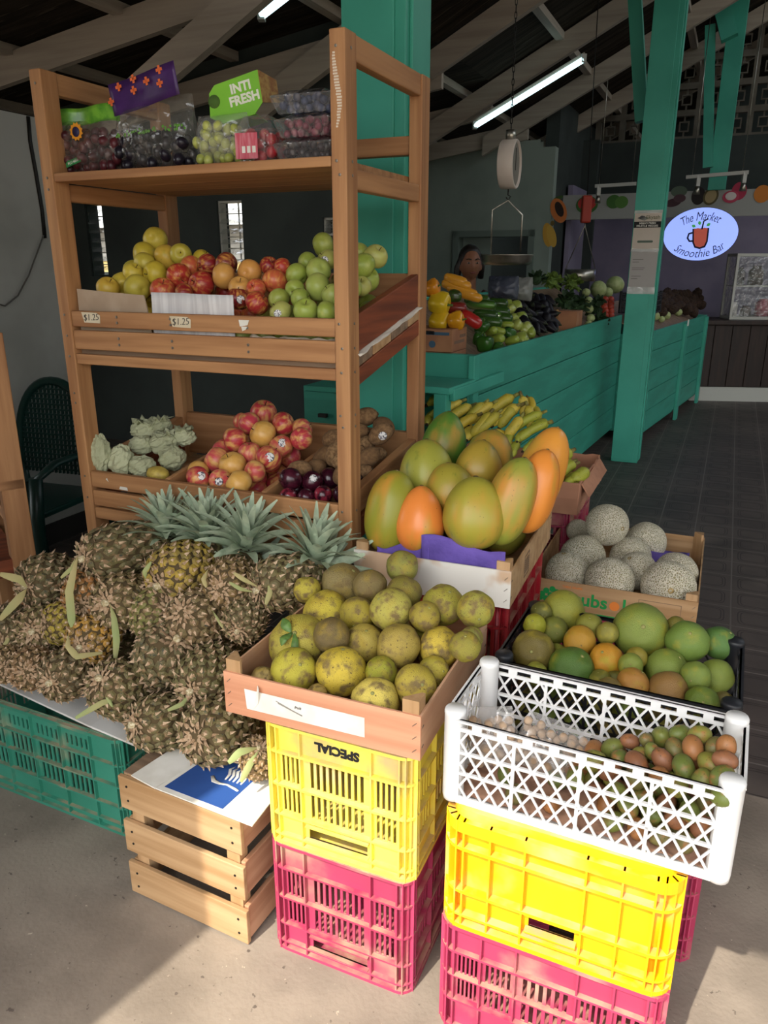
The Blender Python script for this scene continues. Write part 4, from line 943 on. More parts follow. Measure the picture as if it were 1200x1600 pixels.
for p in fill(WM, DV2+.015, -.045, .04, SD-.06, zlow, .030, alll, 26): fruit('kiwi', KIWM, p, .030, '#80603f', 'brown kiwi buried in the lowest layer of the kiwis', 'kiwi', 'buried kiwis')
# paper wrapped pears
TIS = mat('pale_green_tissue', '#b9bb98', '#a3a583', scale=7, rough=.9, bump=.4, bscale=22, bdist=.02)
def wrapped(p, rx, rz, seed, label, twist=True):
    def fn(q):
        a = q*2.6+Vector((seed, 0, 0)); c = q*6.5+Vector((0, seed, 0))
        return .93+.20*noise.noise(a)+.16*abs(noise.noise(c))+.07*noise.noise(q*13)
    mb = MB().ell((0, 0, 0), (rx, rx*.95, rz), 26, 18, fn=fn); mb.sm = [False]*len(mb.sm)
    t = thing('wrapped_pear', label, 'pear', Matrix.Translation(p) @ Matrix.Rotation(random.uniform(0, 6), 4, 'Z'), 'tissue wrapped pears')
    mb.build('tissue_wrap', TIS, t, solid=.0012)
    if twist:
        def fr(u, v):
            a = u*2*PI; r = rx*(.25+.75*v)*(1+.6*noise.noise(Vector((math.cos(a)*3+seed, math.sin(a)*3, v*2)))); return (r*math.cos(a)*.8, r*math.sin(a)*.8, rz*(.72+.25*v)+rx*.55*noise.noise(Vector((math.cos(a)*3, math.sin(a)*3, seed))))
        MB().sheet(fr, 30, 5).build('tissue_twist', TIS, t, solid=.0012)
for n_, (u, v, rx, rz, tw, lab) in enumerate(((154,709,17,30,0,'tall pear wrapped in pale green tissue, leftmost in the lower bin'),(187,720,20,25,0,'tissue wrapped pear, second from left at the front of the bin'),(222,729,22,17,0,'tissue wrapped pear in the middle of the front row, lying down'),
        (269,715,22,19,0,'tissue wrapped pear beside the pink apples, near the yellow mango'),(228,672,24,16,1,'crumpled tissue wrapped pear at the very back left of the bin'),(222,695,20,15,0,'half open tissue wrapped pear showing yellow green, in the second row'),
        (256,693,22,18,1,'tissue wrapped pear with ruffled top behind the front row'),(288,682,18,14,1,'tissue wrapped pear with a folded flap beside the back pink apples'),(252,668,18,15,1,'ruffled tissue wrapped pear at the back beside the rear post'))):
    p = flow(u, v) if n_ > 1 else AB(u+3, v, .050+.02*n_); s_ = depth_of(p)/FOC; wrapped(p, rx*s_, rz*s_, n_*3.7, lab, tw)
p = flow(247, 741); fruit('mango', MB().ell((0, 0, 0), (1.15, .85, .8), 16, 12, fn=lump(3, .05, 1.5)).mesh('mango', mat('yellow_mango_skin', '#c2a94c', '#a89043', scale=2, rough=.5)), p, 16*depth_of(p)/FOC, None, 'small yellow mango at the front slat between wrapped pears and pink apples', 'mango', None, Matrix.Rotation(.2, 4, 'Y'))

# ---------------------------------------------------------------- citrus tray
MCi = MC.inverted(); scit = lambda x, y: .055+.40*max(0, min(y, .42)-.05)
Cl = [(427,997,48,'#b3a544'),(493,965,37,'#c9b640'),(539,919,35,'#8a7a4c'),(459,1039,37,'#b7ac3a'),(530,1045,40,'#cdb440'),(512,999,29,'#6a5a34'),(570,1003,31,'#b09c48'),(562,961,28,'#a59434'),(612,928,30,'#8d8238'),(620,947,34,'#b0a64c'),(625,1007,36,'#a89244'),(687,951,33,'#a39a3a'),(742,952,30,'#9c963f'),(627,892,26,'#8c8a3f'),(681,1005,33,'#c8ae40'),(727,1003,20,'#918f42'),(593,1054,27,'#98962f'),(594,1088,38,'#d0bb58'),(654,1066,34,'#ad9a3a'),(700,1047,25,'#a89a38'),(716,1010,25,'#8f8634'),(578,920,27,'#7d6c40'),(497,926,22,'#b7a83e'),(413,1058,19,'#c4ab6a'),(497,1082,16,'#b79d58'),(664,968,25,'#a08f38')]
ci = its(Cl, lambda u, v: march(u, v, MCi, scit))
def clampM(a, M, w, d, zmin=.01, m=.006, zt=.12):
    Mi = M.inverted()
    for i in a:
        q = Mi @ i['p']; R = i['R']
        
        if q.z < zt: q.x = min(max(q.x, m+R), w-m-R)
        if q.z < .12: q.y = min(max(q.y, m+R), d-m-R)
       
        q.z = max(q.z, zmin+R); i['p'] = M @ q
for _ in range(6): relax(ci, 12); clampM(ci, MC, CTW, CTD)
rows(ci, 5.2)
for k, i in enumerate(ci):
    lab = {0: 'large green yellow pomelo with a leaf at the left of the citrus tray', 2: 'grey brown scarred citrus at the back left of the tray', 13: 'small green citrus perched topmost at the back of the tray', 17: 'pale citrus with star shaped stem at the front board', 4: 'smooth golden citrus at the front board of the tray'}.get(k, 'scarred yellow green citrus, %s of the tray' % i['where'])
    o = fruit('citrus_fruit', CITM[k % 5], i['p'], i['R'], i['x'][0], lab, 'citrus', 'citrus in the plywood tray', toward(0, 0, (-.1, .75, .6)) if k in (17, 0) else None, [('stem_button', BUT)])
    if k == 0:
        lf = MB()
        for (pts, w_) in (([(-.1, .0, .93), (-.3, .2, 1.05), (-.45, .45, 1.0)], .16), ([(0, 0, .93), (.1, -.3, .98), (.12, -.7, .85), (.05, -1.0, .5)], .12), ([(-.05, 0, .93), (-.25, -.3, 1.1), (-.3, -.5, 1.0)], .13)):
            n = 10; P = []
            for q in range(n+1):
                t = q/n*(len(pts)-1); a = min(int(t), len(pts)-2); f = t-a; c = Vector(pts[a]).lerp(Vector(pts[a+1]), f); d = (Vector(pts[a+1])-Vector(pts[a])).normalized(); s_ = d.cross(c.normalized()).normalized()*w_*math.sin(PI*(q/n*.95+.03)); P += [c-s_, c+c.normalized()*-.02, c+s_]
            lf.add(P, [(3*q+e, 3*q+e+1, 3*q+e+4, 3*q+e+3) for q in range(n) for e in (0, 1)], 0, True)
        lf.build('leaves', mat('citrus_leaf', '#5f7f3a', '#4d6a30', scale=5, rough=.5), o, solid=.01)
for p in fill(MC, .008, CTW-.008, .008, CTD-.008, lambda x, y: .008, .038, ci, 22): fruit('citrus_fruit', CITM[random.randrange(5)], p, .038, random.choice(['#a89a38', '#b09c48', '#98962f']), 'citrus buried in the bottom layer of the plywood tray', 'citrus', 'buried citrus')

# ---------------------------------------------------------------- black crate of green and orange citrus
MBi = MBL.inverted(); slim = lambda x, y: .135+.20*y
Ll = [(870,959,34,'#95963a'),(854,982,22,'#75792e'),(812,1014,33,'#75662e'),(814,974,18,'#a3a22c'),(860,1022,20,'#8b923c'),(837,1049,19,'#9a9a3a'),(893,1043,36,'#55752f'),(905,1002,26,'#b98a2c'),(952,1032,27,'#d0922c'),(923,979,21,'#8c8a34'),(951,988,18,'#90883a'),(1003,986,43,'#859340'),(1038,1041,33,'#82933f'),(991,1067,25,'#b5803a'),(1047,1074,32,'#9a7440'),(1078,1006,33,'#738c3c'),(1128,1007,27,'#5a7f3c'),(1089,1060,24,'#7d8f3c'),(1125,1061,28,'#85943f'),(1098,1096,26,'#6a7f2e'),(947,1076,23,'#84703c'),(984,1037,19,'#86923c'),(1001,1032,17,'#9c8c34'),(933,1062,17,'#7c7a30'),(825,955,17,'#68682e'),(1052,978,15,'#8a8034'),(963,1064,16,'#6d6c30'),(1131,1096,15,'#6f6434'),(845,1008,17,'#848a34')]
li = its(Ll, lambda u, v: march(u, v, MBi, slim))
for _ in range(6): relax(li, 12); clampM(li, MBL, BLW, BLD, .01, .012, .205)
rows(li, 6)
for k, i in enumerate(li):
    c = i['x'][0]; nm = {'#d0922c': 'orange', '#b98a2c': 'orange', '#b5803a': 'orange brown'}.get(c, 'brownish' if c in ('#9a7440', '#75662e', '#84703c') else 'green')
    lab = {11: 'biggest bumpy green citrus in the middle of the black crate', 8: 'bright orange citrus at the centre of the black crate'}.get(k, '%s citrus, %s of the black crate' % (nm, i['where']))
    fruit('citrus_fruit', LIMM[k % 5], i['p'], i['R'], tuple(q*.82 for q in lin(c)[:3])+(1,), lab, 'citrus', 'citrus in the black crate', toward(0, 0, (random.uniform(-.7, .7), random.uniform(0, 1), random.uniform(-.2, .8))), [('stem_button', BUT)])
for p in fill(MBL, .014, BLW-.014, .014, BLD-.014, lambda x, y: .008, .034, li, 40): fruit('citrus_fruit', LIMM[random.randrange(5)], p, .034, random.choice(['#7d8f3c', '#84703c', '#90883a']), 'citrus buried in the lower layers of the black crate', 'citrus', 'buried green citrus')

# ---------------------------------------------------------------- cantaloupes
MKi = MK.inverted(); smel = lambda x, y: .075+.12*y
Ml = [(948,825,33),(1006,850,31),(912,868,35),(988,868,32),(886,894,33),(957,907,38),(993,890,30),(1047,914,42),(1068,902,34),(903,829,18)]
mi = its(Ml, lambda u, v: march(u, v, MKi, smel)); mi[0]['p'] = march(948, 825, MKi, lambda x, y: .16+.12*y)
for _ in range(5): relax(mi, 12); clampM(mi, MK, KW, KD, .008, .006)
ML = ['topmost cantaloupe with a pinkish bruise, perched on the others', 'cantaloupe at the back, right behind the topmost one', 'cantaloupe with dark netting at the left, below the topmost one', 'cantaloupe in the very middle of the box', 'smooth pale cantaloupe at the front left corner of the box', 'cantaloupe with pinkish coarse netting at the front board', 'cantaloupe half hidden between the middle one and the front ones', 'large cantaloupe with ring pattern at the front right post', 'cantaloupe against the right side board behind the large one', 'yellowish melon half hidden at the far back left of the box']
for k, i in enumerate(mi): fruit('cantaloupe', MEL, i['p'], i['R'], None, ML[k], 'melon', 'cantaloupes in the pale box', toward(0, 0, [(.4, .1, .8), (0, .8, -.5), (.8, .4, .2), (.5, .8, 0), (-.2, .9, 0), (.2, .6, -.6), (-.5, .7, .2), (-.25, .25, .9), (.6, .6, -.3), (0, 1, 0)][k]), [('stem_scar', MELB)])

# ---------------------------------------------------------------- small green fruit in the white crate
MWi = MW.inverted(); smom = lambda x, y: .030+max(0, x-.17)*.40+.05*y/.23*max(0, min(1, (x-.15)/.15))
Fl = [(1038,1152,19),(1062,1150,16),(1090,1152,17),(1085,1172,19),(1060,1170,17),(1038,1185,18),(1018,1177,14),(1063,1198,20),(1115,1188,20),(1137,1170,18),(1110,1165,16),(1143,1196,18),(1100,1222,21),(1135,1220,20),(1063,1222,20),(1030,1213,17),(995,1210,20),(992,1193,20),(960,1170,17),(972,1183,16),(923,1190,20),(928,1174,18),(893,1168,17),(953,1203,18),(880,1184,17),(1128,1241,18),(1000,1175,15),(905,1200,17),(1012,1160,13),(985,1165,14)]
fi = its(Fl, lambda u, v: march(u, v, MWi, smom))
for _ in range(6): relax(fi, 12); clampM(fi, MW, WW, WD, .014, .014, .19)
rows(fi, 6); fc_ = ['#6e7434', '#616c30', '#7f7d36', '#94643a', '#6e683a', '#86583c']
FG = 'green fruit in the white lattice crate'
for k, i in enumerate(fi): c = fc_[(k*7) % 6]; fruit('green_plum_fruit', MOMM, i['p'], i['R'], c, '%s oval fruit, %s of the white crate' % ('reddish' if c in ('#94643a', '#86583c') else 'green', i['where']), 'fruit', FG, None)
low = fill(MW, .018, WW-.018, .016, WD-.016, lambda x, y: .016, .0195, fi, 60)
for x in (.10, .13, .17, .20, .235, .27, .30):
    for y in (.04, .085, .13):
        p = MW @ Vector((x+random.uniform(-.008, .008), y+random.uniform(-.01, .01), .034))
        if all((p-i['p']).length > .042 for i in fi) and all((p-q).length > .040 for q in low) and random.random() < .8: low.append(p)
for p in low: fruit('green_plum_fruit', MOMM, p, .0195, random.choice(fc_), 'small oval fruit lying low in the white crate, seen through the lattice', 'fruit', 'low fruit in the white crate')
# two clear bags of nuts
FILM = film('clear_plastic_film', '#e8e6e2', .16, .12)
NUT = MB().ell((0, 0, 0), 1, 10, 8, fn=lump(4, .08, 2))
nutm = mat('nut_shell', '#c2a68a', '#a98b6e', scale=5, rough=.8)
def pillow(w, h, d, seed, mb=None, top=1.0, nu=22, nv=18):
    mb = mb or MB()
    for sg in (-1, 1):
        def fn(u, v):
            b = max(0, (1-abs(2*u-1)**2.6)*(1-abs(2*v-1)**2.6))**.55
            if v > .5: b *= 1-(1-top)*(2*v-1)
            wob = .10*noise.noise(Vector((u*5+seed, v*5, sg)))+.05*noise.noise(Vector((u*13+seed, v*13, sg)))
            return ((u-.5)*w*(1-.06*abs(2*v-1)), sg*d/2*b*(1+2.2*wob)+.004*noise.noise(Vector((u*6, v*6, seed))), v*h)
        mb.sheet(fn, nu, nv)
    return mb
def nutbag(M, w, h, d, seed, label, n):
    t = thing('bag_of_nuts', label, 'bag', M, 'clear bags of nuts')
    nb = MB(); random.seed(seed); P = []
    for k in range(600):
        x, y, z = random.uniform(-.42, .42)*w, random.uniform(-.36, .36)*d, random.uniform(.08, .80)*h
        if abs(y) < d*.4*(1-(2*x/w)**2)**.5*(1-abs(2*z/h-.9)**2*.6) and all((Vector((x, y, z))-q).length > .0155 for q in P): P.append(Vector((x, y, z)))
        if len(P) >= n: break
    for q in P: nb.add([Vector(v)*.0088+q for v in NUT.v], NUT.f, 0, True)
    o = nb.build('nuts', nutm, t); o['kind'] = 'stuff'
    pillow(w, h, d, seed, top=.5).build('clear_bag', FILM, t)
nutbag(MW @ Matrix.Translation((.165, .10, .045)) @ Matrix.Rotation(-.95, 4, 'X') @ Matrix.Rotation(.12, 4, 'Y'), .135, .11, .055, 3, 'clear bag of pale nuts lying beside the green fruit in the white crate', 90)
nutbag(MW @ Matrix.Translation((.075, .11, .02)) @ Matrix.Rotation(-.30, 4, 'X') @ Matrix.Rotation(-.25, 4, 'Y'), .10, .12, .055, 8, 'clear bag of pale nuts leaning in the left corner of the white crate', 80)
random.seed(21)
# ---------------------------------------------------------------- papayas
PAP = mat('papaya_skin', '#9a9a34', '#cf8a3c', objcol=True, scale=.75, lo=.47, hi=.80, stretch=(1.1, 1.1, .55), rough=.42, coat=.05, detail=3, spots=[('#4c4a20', 0, 16, .70, .76), ('#6f7a2c', 0, 2.6, .60, .78)])
PAPO = mat('orange_papaya_skin', '#e2873a', '#b9983a', objcol=True, scale=.8, lo=.52, hi=.74, stretch=(1.1, 1.1, .6), rough=.34, coat=.05, detail=3, spots=[('#5a4320', 0, 14, .72, .77)])
def pap_mb(nar, seed):
    prof = []
    for i in range(25):
        t = i/24; z = -math.cos(PI*t); r = math.sqrt(max(0, 1-abs(z)**2.5))
        if z > -.2: r *= 1-nar*((z+.2)/1.2)**1.3
        prof.append((r if 0 < i < 24 else 0, z))
    return MB().lathe(prof, 30, fn=lambda t, z: 1+.022*math.cos(5*t+seed)+.012*math.sin(2*t+seed))
PAPM = [(pap_mb(n, s).mesh('papaya', PAP), pap_mb(n, s).mesh('papaya', PAPO)) for n, s in ((.22, 0), (.10, 2), (.34, 4))]
PTIP = MB().lathe([(0, 1.0), (.08, .985), (.09, 1.0), (.04, 1.02), (0, 1.01)], 10).mesh('stem_end', mat('papaya_stem_end', '#7c6a3c', '#4a3c22', scale=4, rough=.9))
MPi = MP.inverted(); ex, ey = MP.to_3x3() @ Vector((1, 0, 0)), MP.to_3x3() @ Vector((0, 1, 0))
def at_tray(u, v, y): return plane_hit(u, v, MP @ Vector((0, y, 0)), ey)
#      u    v   half w, half h, tilt (deg, + leans right), y in box, shape, orange?, colour, label
PPL = [(611,800,40,64,4,.085,1,0,'#8d8c2c','yellow green papaya at the front left corner of the papaya box'),
       (656,812,39,52,-2,.075,2,1,'#e5863c','bright orange papaya with a creased top at the front of the box'),
       (742,802,51,56,-4,.085,0,0,'#a39a38','round yellow green papaya at the front centre, behind the purple liner'),
       (797,784,38,70,14,.13,1,0,'#8f943a','long pale green papaya leaning at the front right'),
       (836,768,34,66,11,.20,1,1,'#df8a38','orange papaya leaning against the right side, behind the pale green one'),
       (842,744,38,78,16,.29,1,1,'#d9923a','tallest orange yellow papaya at the right edge of the box'),
       (703,764,40,40,-10,.185,0,0,'#a09436','papaya with orange shoulder, second row between the round one and the left one'),
       (667,738,43,50,-6,.24,0,0,'#97963a','yellow green papaya at the left side board, second row'),
       (748,728,38,40,6,.29,2,0,'#a58c34','speckled orange green papaya in the middle of the box'),
       (765,712,38,40,8,.40,0,0,'#8f8a34','olive papaya half hidden behind the speckled one'),
       (695,690,36,46,4,.42,2,0,'#4f7a2c','dark green papaya standing topmost at the back')]
for (u, v, rw, rh, tilt, y, shp, og, col, lab) in PPL:
    p = at_tray(u, v, y); s_ = depth_of(p)/FOC; R = rw*s_; Hh = rh*s_*1.03
    a = math.radians(tilt); up_ = (E3*math.cos(a)+ex*math.sin(a)+ey*.22).normalized(); x = up_.cross(ey).normalized(); yv = up_.cross(x)
    rot = Matrix((x, yv, up_)).transposed().to_4x4() @ Matrix.Rotation(random.uniform(0, 6), 4, 'Z')
    lo = PZ-PH+.012; bot = p.z-Hh*.97
    fruit('papaya', PAPM[shp][og], p, R, col, lab, 'papaya', 'papayas in the torn white box', rot, [('stem_end', PTIP)], (R, R, Hh))
# hidden lower layer that the visible papayas rest on
for (x, y) in ((.10, .30), (.22, .32), (.33, .34), (.12, .45), (.27, .46)):
    p = MP @ Vector((x, y, .068)); fruit('papaya', PAPM[1][0], p, .055, '#8f8a34', 'papaya lying in the hidden bottom layer of the box', 'papaya', 'buried papayas', Matrix.Rotation(1.5, 4, ex), (), (.055, .055, .085))

# ---------------------------------------------------------------- bananas
BAN = mat('banana_skin', '#d0b63c', '#a8a23c', objcol=True, scale=2.2, lo=.45, hi=.85, stretch=(9, 9, 9), rough=.5, spots=[('#4a3418', 0, 22, .64, .70), ('#3c2a14', 0, 60, .67, .72)])
BTIP = mat('banana_tip', '#2e2418', rough=.9); BSTEM = mat('banana_stem', '#8d8a42', '#6c5a30', scale=30, rough=.7)
def banana(p, q, r, bow, parent, col):
    p, q = Vector(p), Vector(q); d = q-p; l = d.length; n = 12; view = (O-(p+q)/2).normalized(); side = d.cross(view).normalized()
    if side.z < 0: side = -side
    pts = []; rs = []
    for k in range(n+1):
        t = k/n; pts.append(p+d*t+side*(bow*l*math.sin(PI*t))+view*(.03*l*math.sin(PI*t))); f = min(1, (t/.22)**.6 if t < .22 else 1, ((1-t)/.16)**.55 if t > .84 else 1); rs.append(r*max(.30, f))
    b = MB().tube(pts, rs, 10); o = b.build('banana', BAN, parent); o.color = lin(col)
    MB().tube([pts[0], pts[0]-(pts[1]-pts[0]).normalized()*r*.5], [r*.34, r*.22], 8).build('blossom_tip', BTIP, o)
    MB().tube([pts[-1], pts[-1]+(pts[-1]-pts[-2]).normalized()*r*1.1], [r*.36, r*.30], 8).build('stem', BSTEM, o)
ban_s = lambda u, v: AB(u, v, ban_b(u, v))
MBNi = MBN.inverted(); sban = lambda x, y: BHT-.02+.60*max(0, min(y, .42))
HANDS = [('hand of spotted bananas at the left end beside the shelf post', [(667,633,718,610,28),(688,645,716,625,24),(667,663,684,641,24),(667,612,681,605,20)]),
         ('hand of yellow bananas left of the middle, behind the green papaya', [(700,657,737,634,26),(712,671,730,654,22),(725,668,757,630,26),(732,664,770,630,26)]),
         ('hand of bananas with a plump spotted one at the top middle', [(761,650,803,619,30),(747,675,776,653,26),(729,688,749,659,26),(768,675,793,683,24)]),
         ('hand of bananas standing topmost at the right of the middle', [(780,669,805,637,28),(817,655,815,619,24),(831,643,825,619,20)]),
         ('hand of green yellow bananas on the right slope, tips toward the viewer', [(796,676,847,645,24),(833,671,858,660,28),(791,699,800,680,24),(808,690,822,676,20)]),
         ('pair of bananas low on the right slope beside the tallest papaya', [(848,679,864,690,24),(864,708,876,688,26)]),
         ('hand of greenish bananas at the right end of the torn carton', [(874,724,897,699,34),(878,741,897,726,28),(892,751,915,736,34)])]
bc = ['#cdb23c', '#d3bb48', '#c2ae3c', '#bcae40', '#d6bd4c']
for hi, (lab, bl_) in enumerate(HANDS):
    bl_ = bl_+[(a+9, b+15, c+9, d+15, r*.95) for (a, b, c, d, r) in bl_] if hi in (1, 2, 3, 4, 5) else bl_+[(a+3, b+17, c+3, d+17, r*.9) for (a, b, c, d, r) in bl_[:2]]
    P = []
    for (u0, v0, u1, v1, dd) in bl_:
        m = march((u0+u1)/2, (v0+v1)/2, MBNi, sban); nrm = ((O-m).normalized()+Vector((0, 0, .35))-E2*.1).normalized(); P.append((plane_hit(u0, v0, m, nrm), plane_hit(u1, v1, m, nrm), dd))
    c = sum(((a+b)/2 for a, b, _ in P), Vector())/len(P); t = thing('banana_hand', lab, 'bananas', Matrix.Translation(c), 'hands of bananas in the torn carton')
    zc = []
    for k, (a, b, dd) in enumerate(P):
        m = (a+b)/2; dv = b-a; want = .10; 
        if dv.length < want: e = (dv.normalized()*.5+(m-O).normalized()*.5).normalized(); b = a+e*want
        banana(a-c, b-c, dd/3.75*depth_of(m)/FOC*1.18, .08, t, '#a9ac3c' if hi in (4, 6) else bc[(k+hi) % 5])
# bananas under them, fully hidden layer at the carton floor
for j, y in enumerate((.10, .24, .38)):
    t = thing('banana_hand', 'hand of bananas buried at the bottom of the carton', 'bananas', MBN @ Matrix.Translation((.06, y, .035)), 'buried bananas')
    for k in range(9): o = MB().tube([(k*.055, -.06, .0), (k*.055, -.03, .012), (k*.055, .0, .016), (k*.055, .03, .012), (k*.055, .06, 0)], [.008, .017, .019, .017, .008], 10).build('banana', BAN, t); o.color = lin(bc[k % 5])

# ---------------------------------------------------------------- pineapples
EYE = mat('pineapple_eye', '#6a6a34', '#6b6238', objcol=True, scale=3, lo=.35, hi=.8, rough=.7, spots=[('#8a6c4e', 0, 6, .50, .70), ('#3d4038', 0, 9, .58, .72)])
TIPM = mat('dry_bract', '#c9ae90', '#9c7e62', scale=8, rough=.9); GROOVE = mat('pineapple_groove', '#56472e', rough=.95)
DRYL = mat('dry_base_leaf', '#b79c7e', '#937658', scale=9, rough=.9); GRL = mat('wilted_green_leaf', '#8f9a62', '#a89a68', scale=6, rough=.7); CUT = mat('cut_stalk', '#d3c8a8', '#a8956c', scale=14, rough=.9)
CRN = mat('crown_leaf', '#b6c2a6', '#9aab90', scale=2.5, rough=.6, spots=[('#bccab0', 0, 4, .60, .8)])
def pine_body(seed, N=112):
    rnd = random.Random(seed); mb = MB()
    rb = lambda z: (max(0, 1-abs(z)**2.7))**.42*(1-.06*z)
    mb.lathe([(.955*rb(-1+2*i/16) if 0 < i < 16 else 0, (-1+2*i/16)*1.20) for i in range(17)], 18, 2)
    s = 1.0*math.sqrt(4*PI*1.12/N)*.60
    for k in range(N):
        z = -1+2*(k+.5)/N; z = z*.97; a = k*2.399963+rnd.uniform(-.03, .03); r = rb(z)
        dz = .02; nr = (rb(min(.99, z+dz))-rb(max(-.99, z-dz)))/(2*dz*1.20)
        er = Vector((math.cos(a), math.sin(a), 0)); et = Vector((-math.sin(a), math.cos(a), 0)); n = (er-Vector((0, 0, nr))).normalized(); u = et.cross(n)*-1
        if u.z < 0: u = -u
        c = er*r*.97+Vector((0, 0, z*1.20)); ss = s*(.72+.28*r)*rnd.uniform(.92, 1.05); vs = []
        for q in range(6):
            t = PI/6+PI/3*q; vs.append(c+et*(ss*math.cos(t))+u*(ss*math.sin(t)))
        for q in range(6):
            t = PI/6+PI/3*q; vs.append(c+et*(ss*.62*math.cos(t))+u*(ss*.62*math.sin(t))+n*ss*.30)
        vs.append(c+n*ss*.36); f = [(q, (q+1) % 6, 6+(q+1) % 6, 6+q) for q in range(6)]+[(6+q, 6+(q+1) % 6, 12) for q in range(6)]
        mb.add(vs, f, 0, False)
        d = rnd.uniform(-.25, .25); tip = c+n*ss*rnd.uniform(.60, 1.05)+u*ss*rnd.uniform(.2, .75)+et*d*ss   # dry pointed bract
        b0 = c-u*ss*.62+n*ss*.20; w = ss*rnd.uniform(.28, .42)
        mb.add([b0-et*w, b0+et*w, c+n*ss*.46-et*w*.6, c+n*ss*.46+et*w*.6, tip], [(0, 1, 3, 2), (2, 3, 4)], 1, False)
    return mb
PINM = [pine_body(k).mesh('pineapple', [EYE, TIPM, GROOVE]) for k in range(4)]
def leaf(mb, base, d0, d1, ln, w, mi=0, n=7, fold=.25, tw=0):
    """curved strip that leaves along d0 and bends to d1"""
    p = Vector(base); vs = []; d0 = d0.normalized(); d1 = d1.normalized()
    for k in range(n+1):
        t = k/n; d = d0.lerp(d1, t).normalized(); s = d.cross(Vector((.13, .21, 1)));  s = s.normalized() if s.length > .05 else Vector((1, 0, 0))
        if tw: s = Matrix.Rotation(tw*t, 3, d) @ s
        up_ = s.cross(d); ww = w*(1-.15*(1-t)-t**2.2*.84)
        vs += [p-s*ww+up_*ww*fold, p, p+s*ww+up_*ww*fold]; p = p+d*ln/n
    mb.add(vs, [(3*k+e, 3*k+e+1, 3*k+e+4, 3*k+e+3) for k in range(n) for e in (0, 1)], mi, True)
def base_mb(seed, stub):
    rnd = random.Random(seed+50); mb = MB()
    for k in range(38):
        a = k*2.4; tl = .04+.96*(k/38); z = -1.18+.24*tl*tl; r = .03+.60*tl
        er = Vector((math.cos(a), math.sin(a), 0)); leaf(mb, er*r+Vector((0, 0, z)), er*.95+Vector((0, 0, -.35+rnd.uniform(-.3, .3))), er*rnd.uniform(.2, .9)+Vector((0, 0, rnd.uniform(-.3, 1.0))), rnd.uniform(.20, .36), rnd.uniform(.055, .10), 0, 4, .3, rnd.uniform(-1, 1))
    if stub: mb.tube([(0, 0, -1.0), (.02, 0, -1.3)], [.13, .12], 10, 1)
    return mb
BASEM = [base_mb(k, k != 2).mesh('dry_base_leaves', [DRYL, CUT]) for k in range(4)]
def crown_mb(seed, n=46):
    rnd = random.Random(seed+9); mb = MB()
    for k in range(n):
        t = k/n; a = k*2.399963; er = Vector((math.cos(a), math.sin(a), 0)); z0 = 1.10+.75*t; th = 1.45*(1-t)**1.1+.12
        d0 = er*math.sin(th*.75)+Vector((0, 0, math.cos(th*.75))); d1 = er*math.sin(min(1.75, th*1.3+.12))+Vector((0, 0, math.cos(min(1.75, th*1.3+.12))))
        leaf(mb, er*(.20*(1-t)+.03)+Vector((0, 0, z0)), d0, d1, (1.15+1.15*math.sin(PI*min(1, t*.85+.15)))*rnd.uniform(.85, 1.1), .30*(1-.40*t), 0, 8, .30)
    return mb
CROWNM = [crown_mb(k).mesh('crown', CRN) for k in range(3)]
dP = lambda a, b: Vector(a)-Vector(b)
# the pile climbs from the white card up to the shelf
def spile(x, y):                      # shelf frame: y = depth b
    return max(.335+.055, .40+1.15*(y+.46))
WMi = WM.inverted()
#     centre, base px, radius px, length ratio, crown, base-leaf variant, colour, label
PIN = [(76,905,42,915,41,1,-1,0,'#4c4a2c','dark pineapple at the far left, cut stalk and long leaves pointing left'),
       (200,858,132,868,43,1.55,0,0,'#54512e','big dark pineapple lying sideways on top of the pile'),
       (285,893,250,914,48,1,1,1,'#a08632','golden pineapple in the centre top of the pile, stalk facing lower left'),
       (362,912,345,922,40,1,2,2,'#7c6030','brown orange pineapple beside the golden one, no stalk'),
       (446,908,405,922,43,1.1,1,0,'#5f5934','grey green pineapple at the right end of the top row, cut stalk to the left'),
       (135,930,128,945,38,1,-1,2,'#96602c','reddish pineapple tucked under the big sideways one'),
       (196,938,168,942,44,1,-1,1,'#66582f','brown green pineapple below the big sideways one'),
       (75,978,52,986,38,1,-1,3,'#6c6236','pineapple with torn pale base leaves at the left, second row'),
       (148,995,126,1010,38,1,-1,1,'#a87c2e','orange gold pineapple left of centre with a curled green leaf'),
       (104,968,70,975,34,1,-1,2,'#98862f','yellowish pineapple between the left ones and the orange gold one'),
       (246,960,262,948,42,1,-1,3,'#6f7430','yellow green pineapple in the middle of the pile'),
       (308,972,285,958,45,1,-1,2,'#6a5836','pineapple showing a pink dry rosette base to the viewer'),
       (385,965,372,985,34,1,-1,3,'#5c5634','pineapple mostly hidden beside the citrus tray, pale torn base'),
       (14,990,2,1010,40,1,-1,0,'#544c2e','dark pineapple cut off by the left edge'),
       (10,1030,4,1045,30,1,-1,2,'#7a6038','small brown pineapple at the bottom left edge'),
       (52,1042,42,1050,34,1,-1,2,'#84603c','dry reddish pineapple at the left front of the card'),
       (110,1050,80,1066,40,1.05,-1,0,'#544a2c','dark pineapple at the front with ragged base facing left'),
       (190,1080,158,1062,44,1.1,-1,1,'#5f5a30','green brown pineapple at the front edge with a long drooping leaf'),
       (262,1020,275,1000,50,1.1,-1,3,'#4e4c2c','dark green pineapple in the middle right of the pile'),
       (325,1052,300,1078,44,1.1,-1,1,'#5d5c32','green pineapple with pink base just left of the citrus tray'),
       (262,1128,212,1132,44,1.2,-1,0,'#57522e','dark green pineapple at the lower right front, base facing left'),
       (345,1140,308,1150,52,1.1,-1,2,'#645c34','large pineapple at the lowest right corner above the blue card'),
       (404,1186,404,1170,30,1,-1,1,'#8a6a3c','dry brown pineapple squeezed behind the yellow crate')]
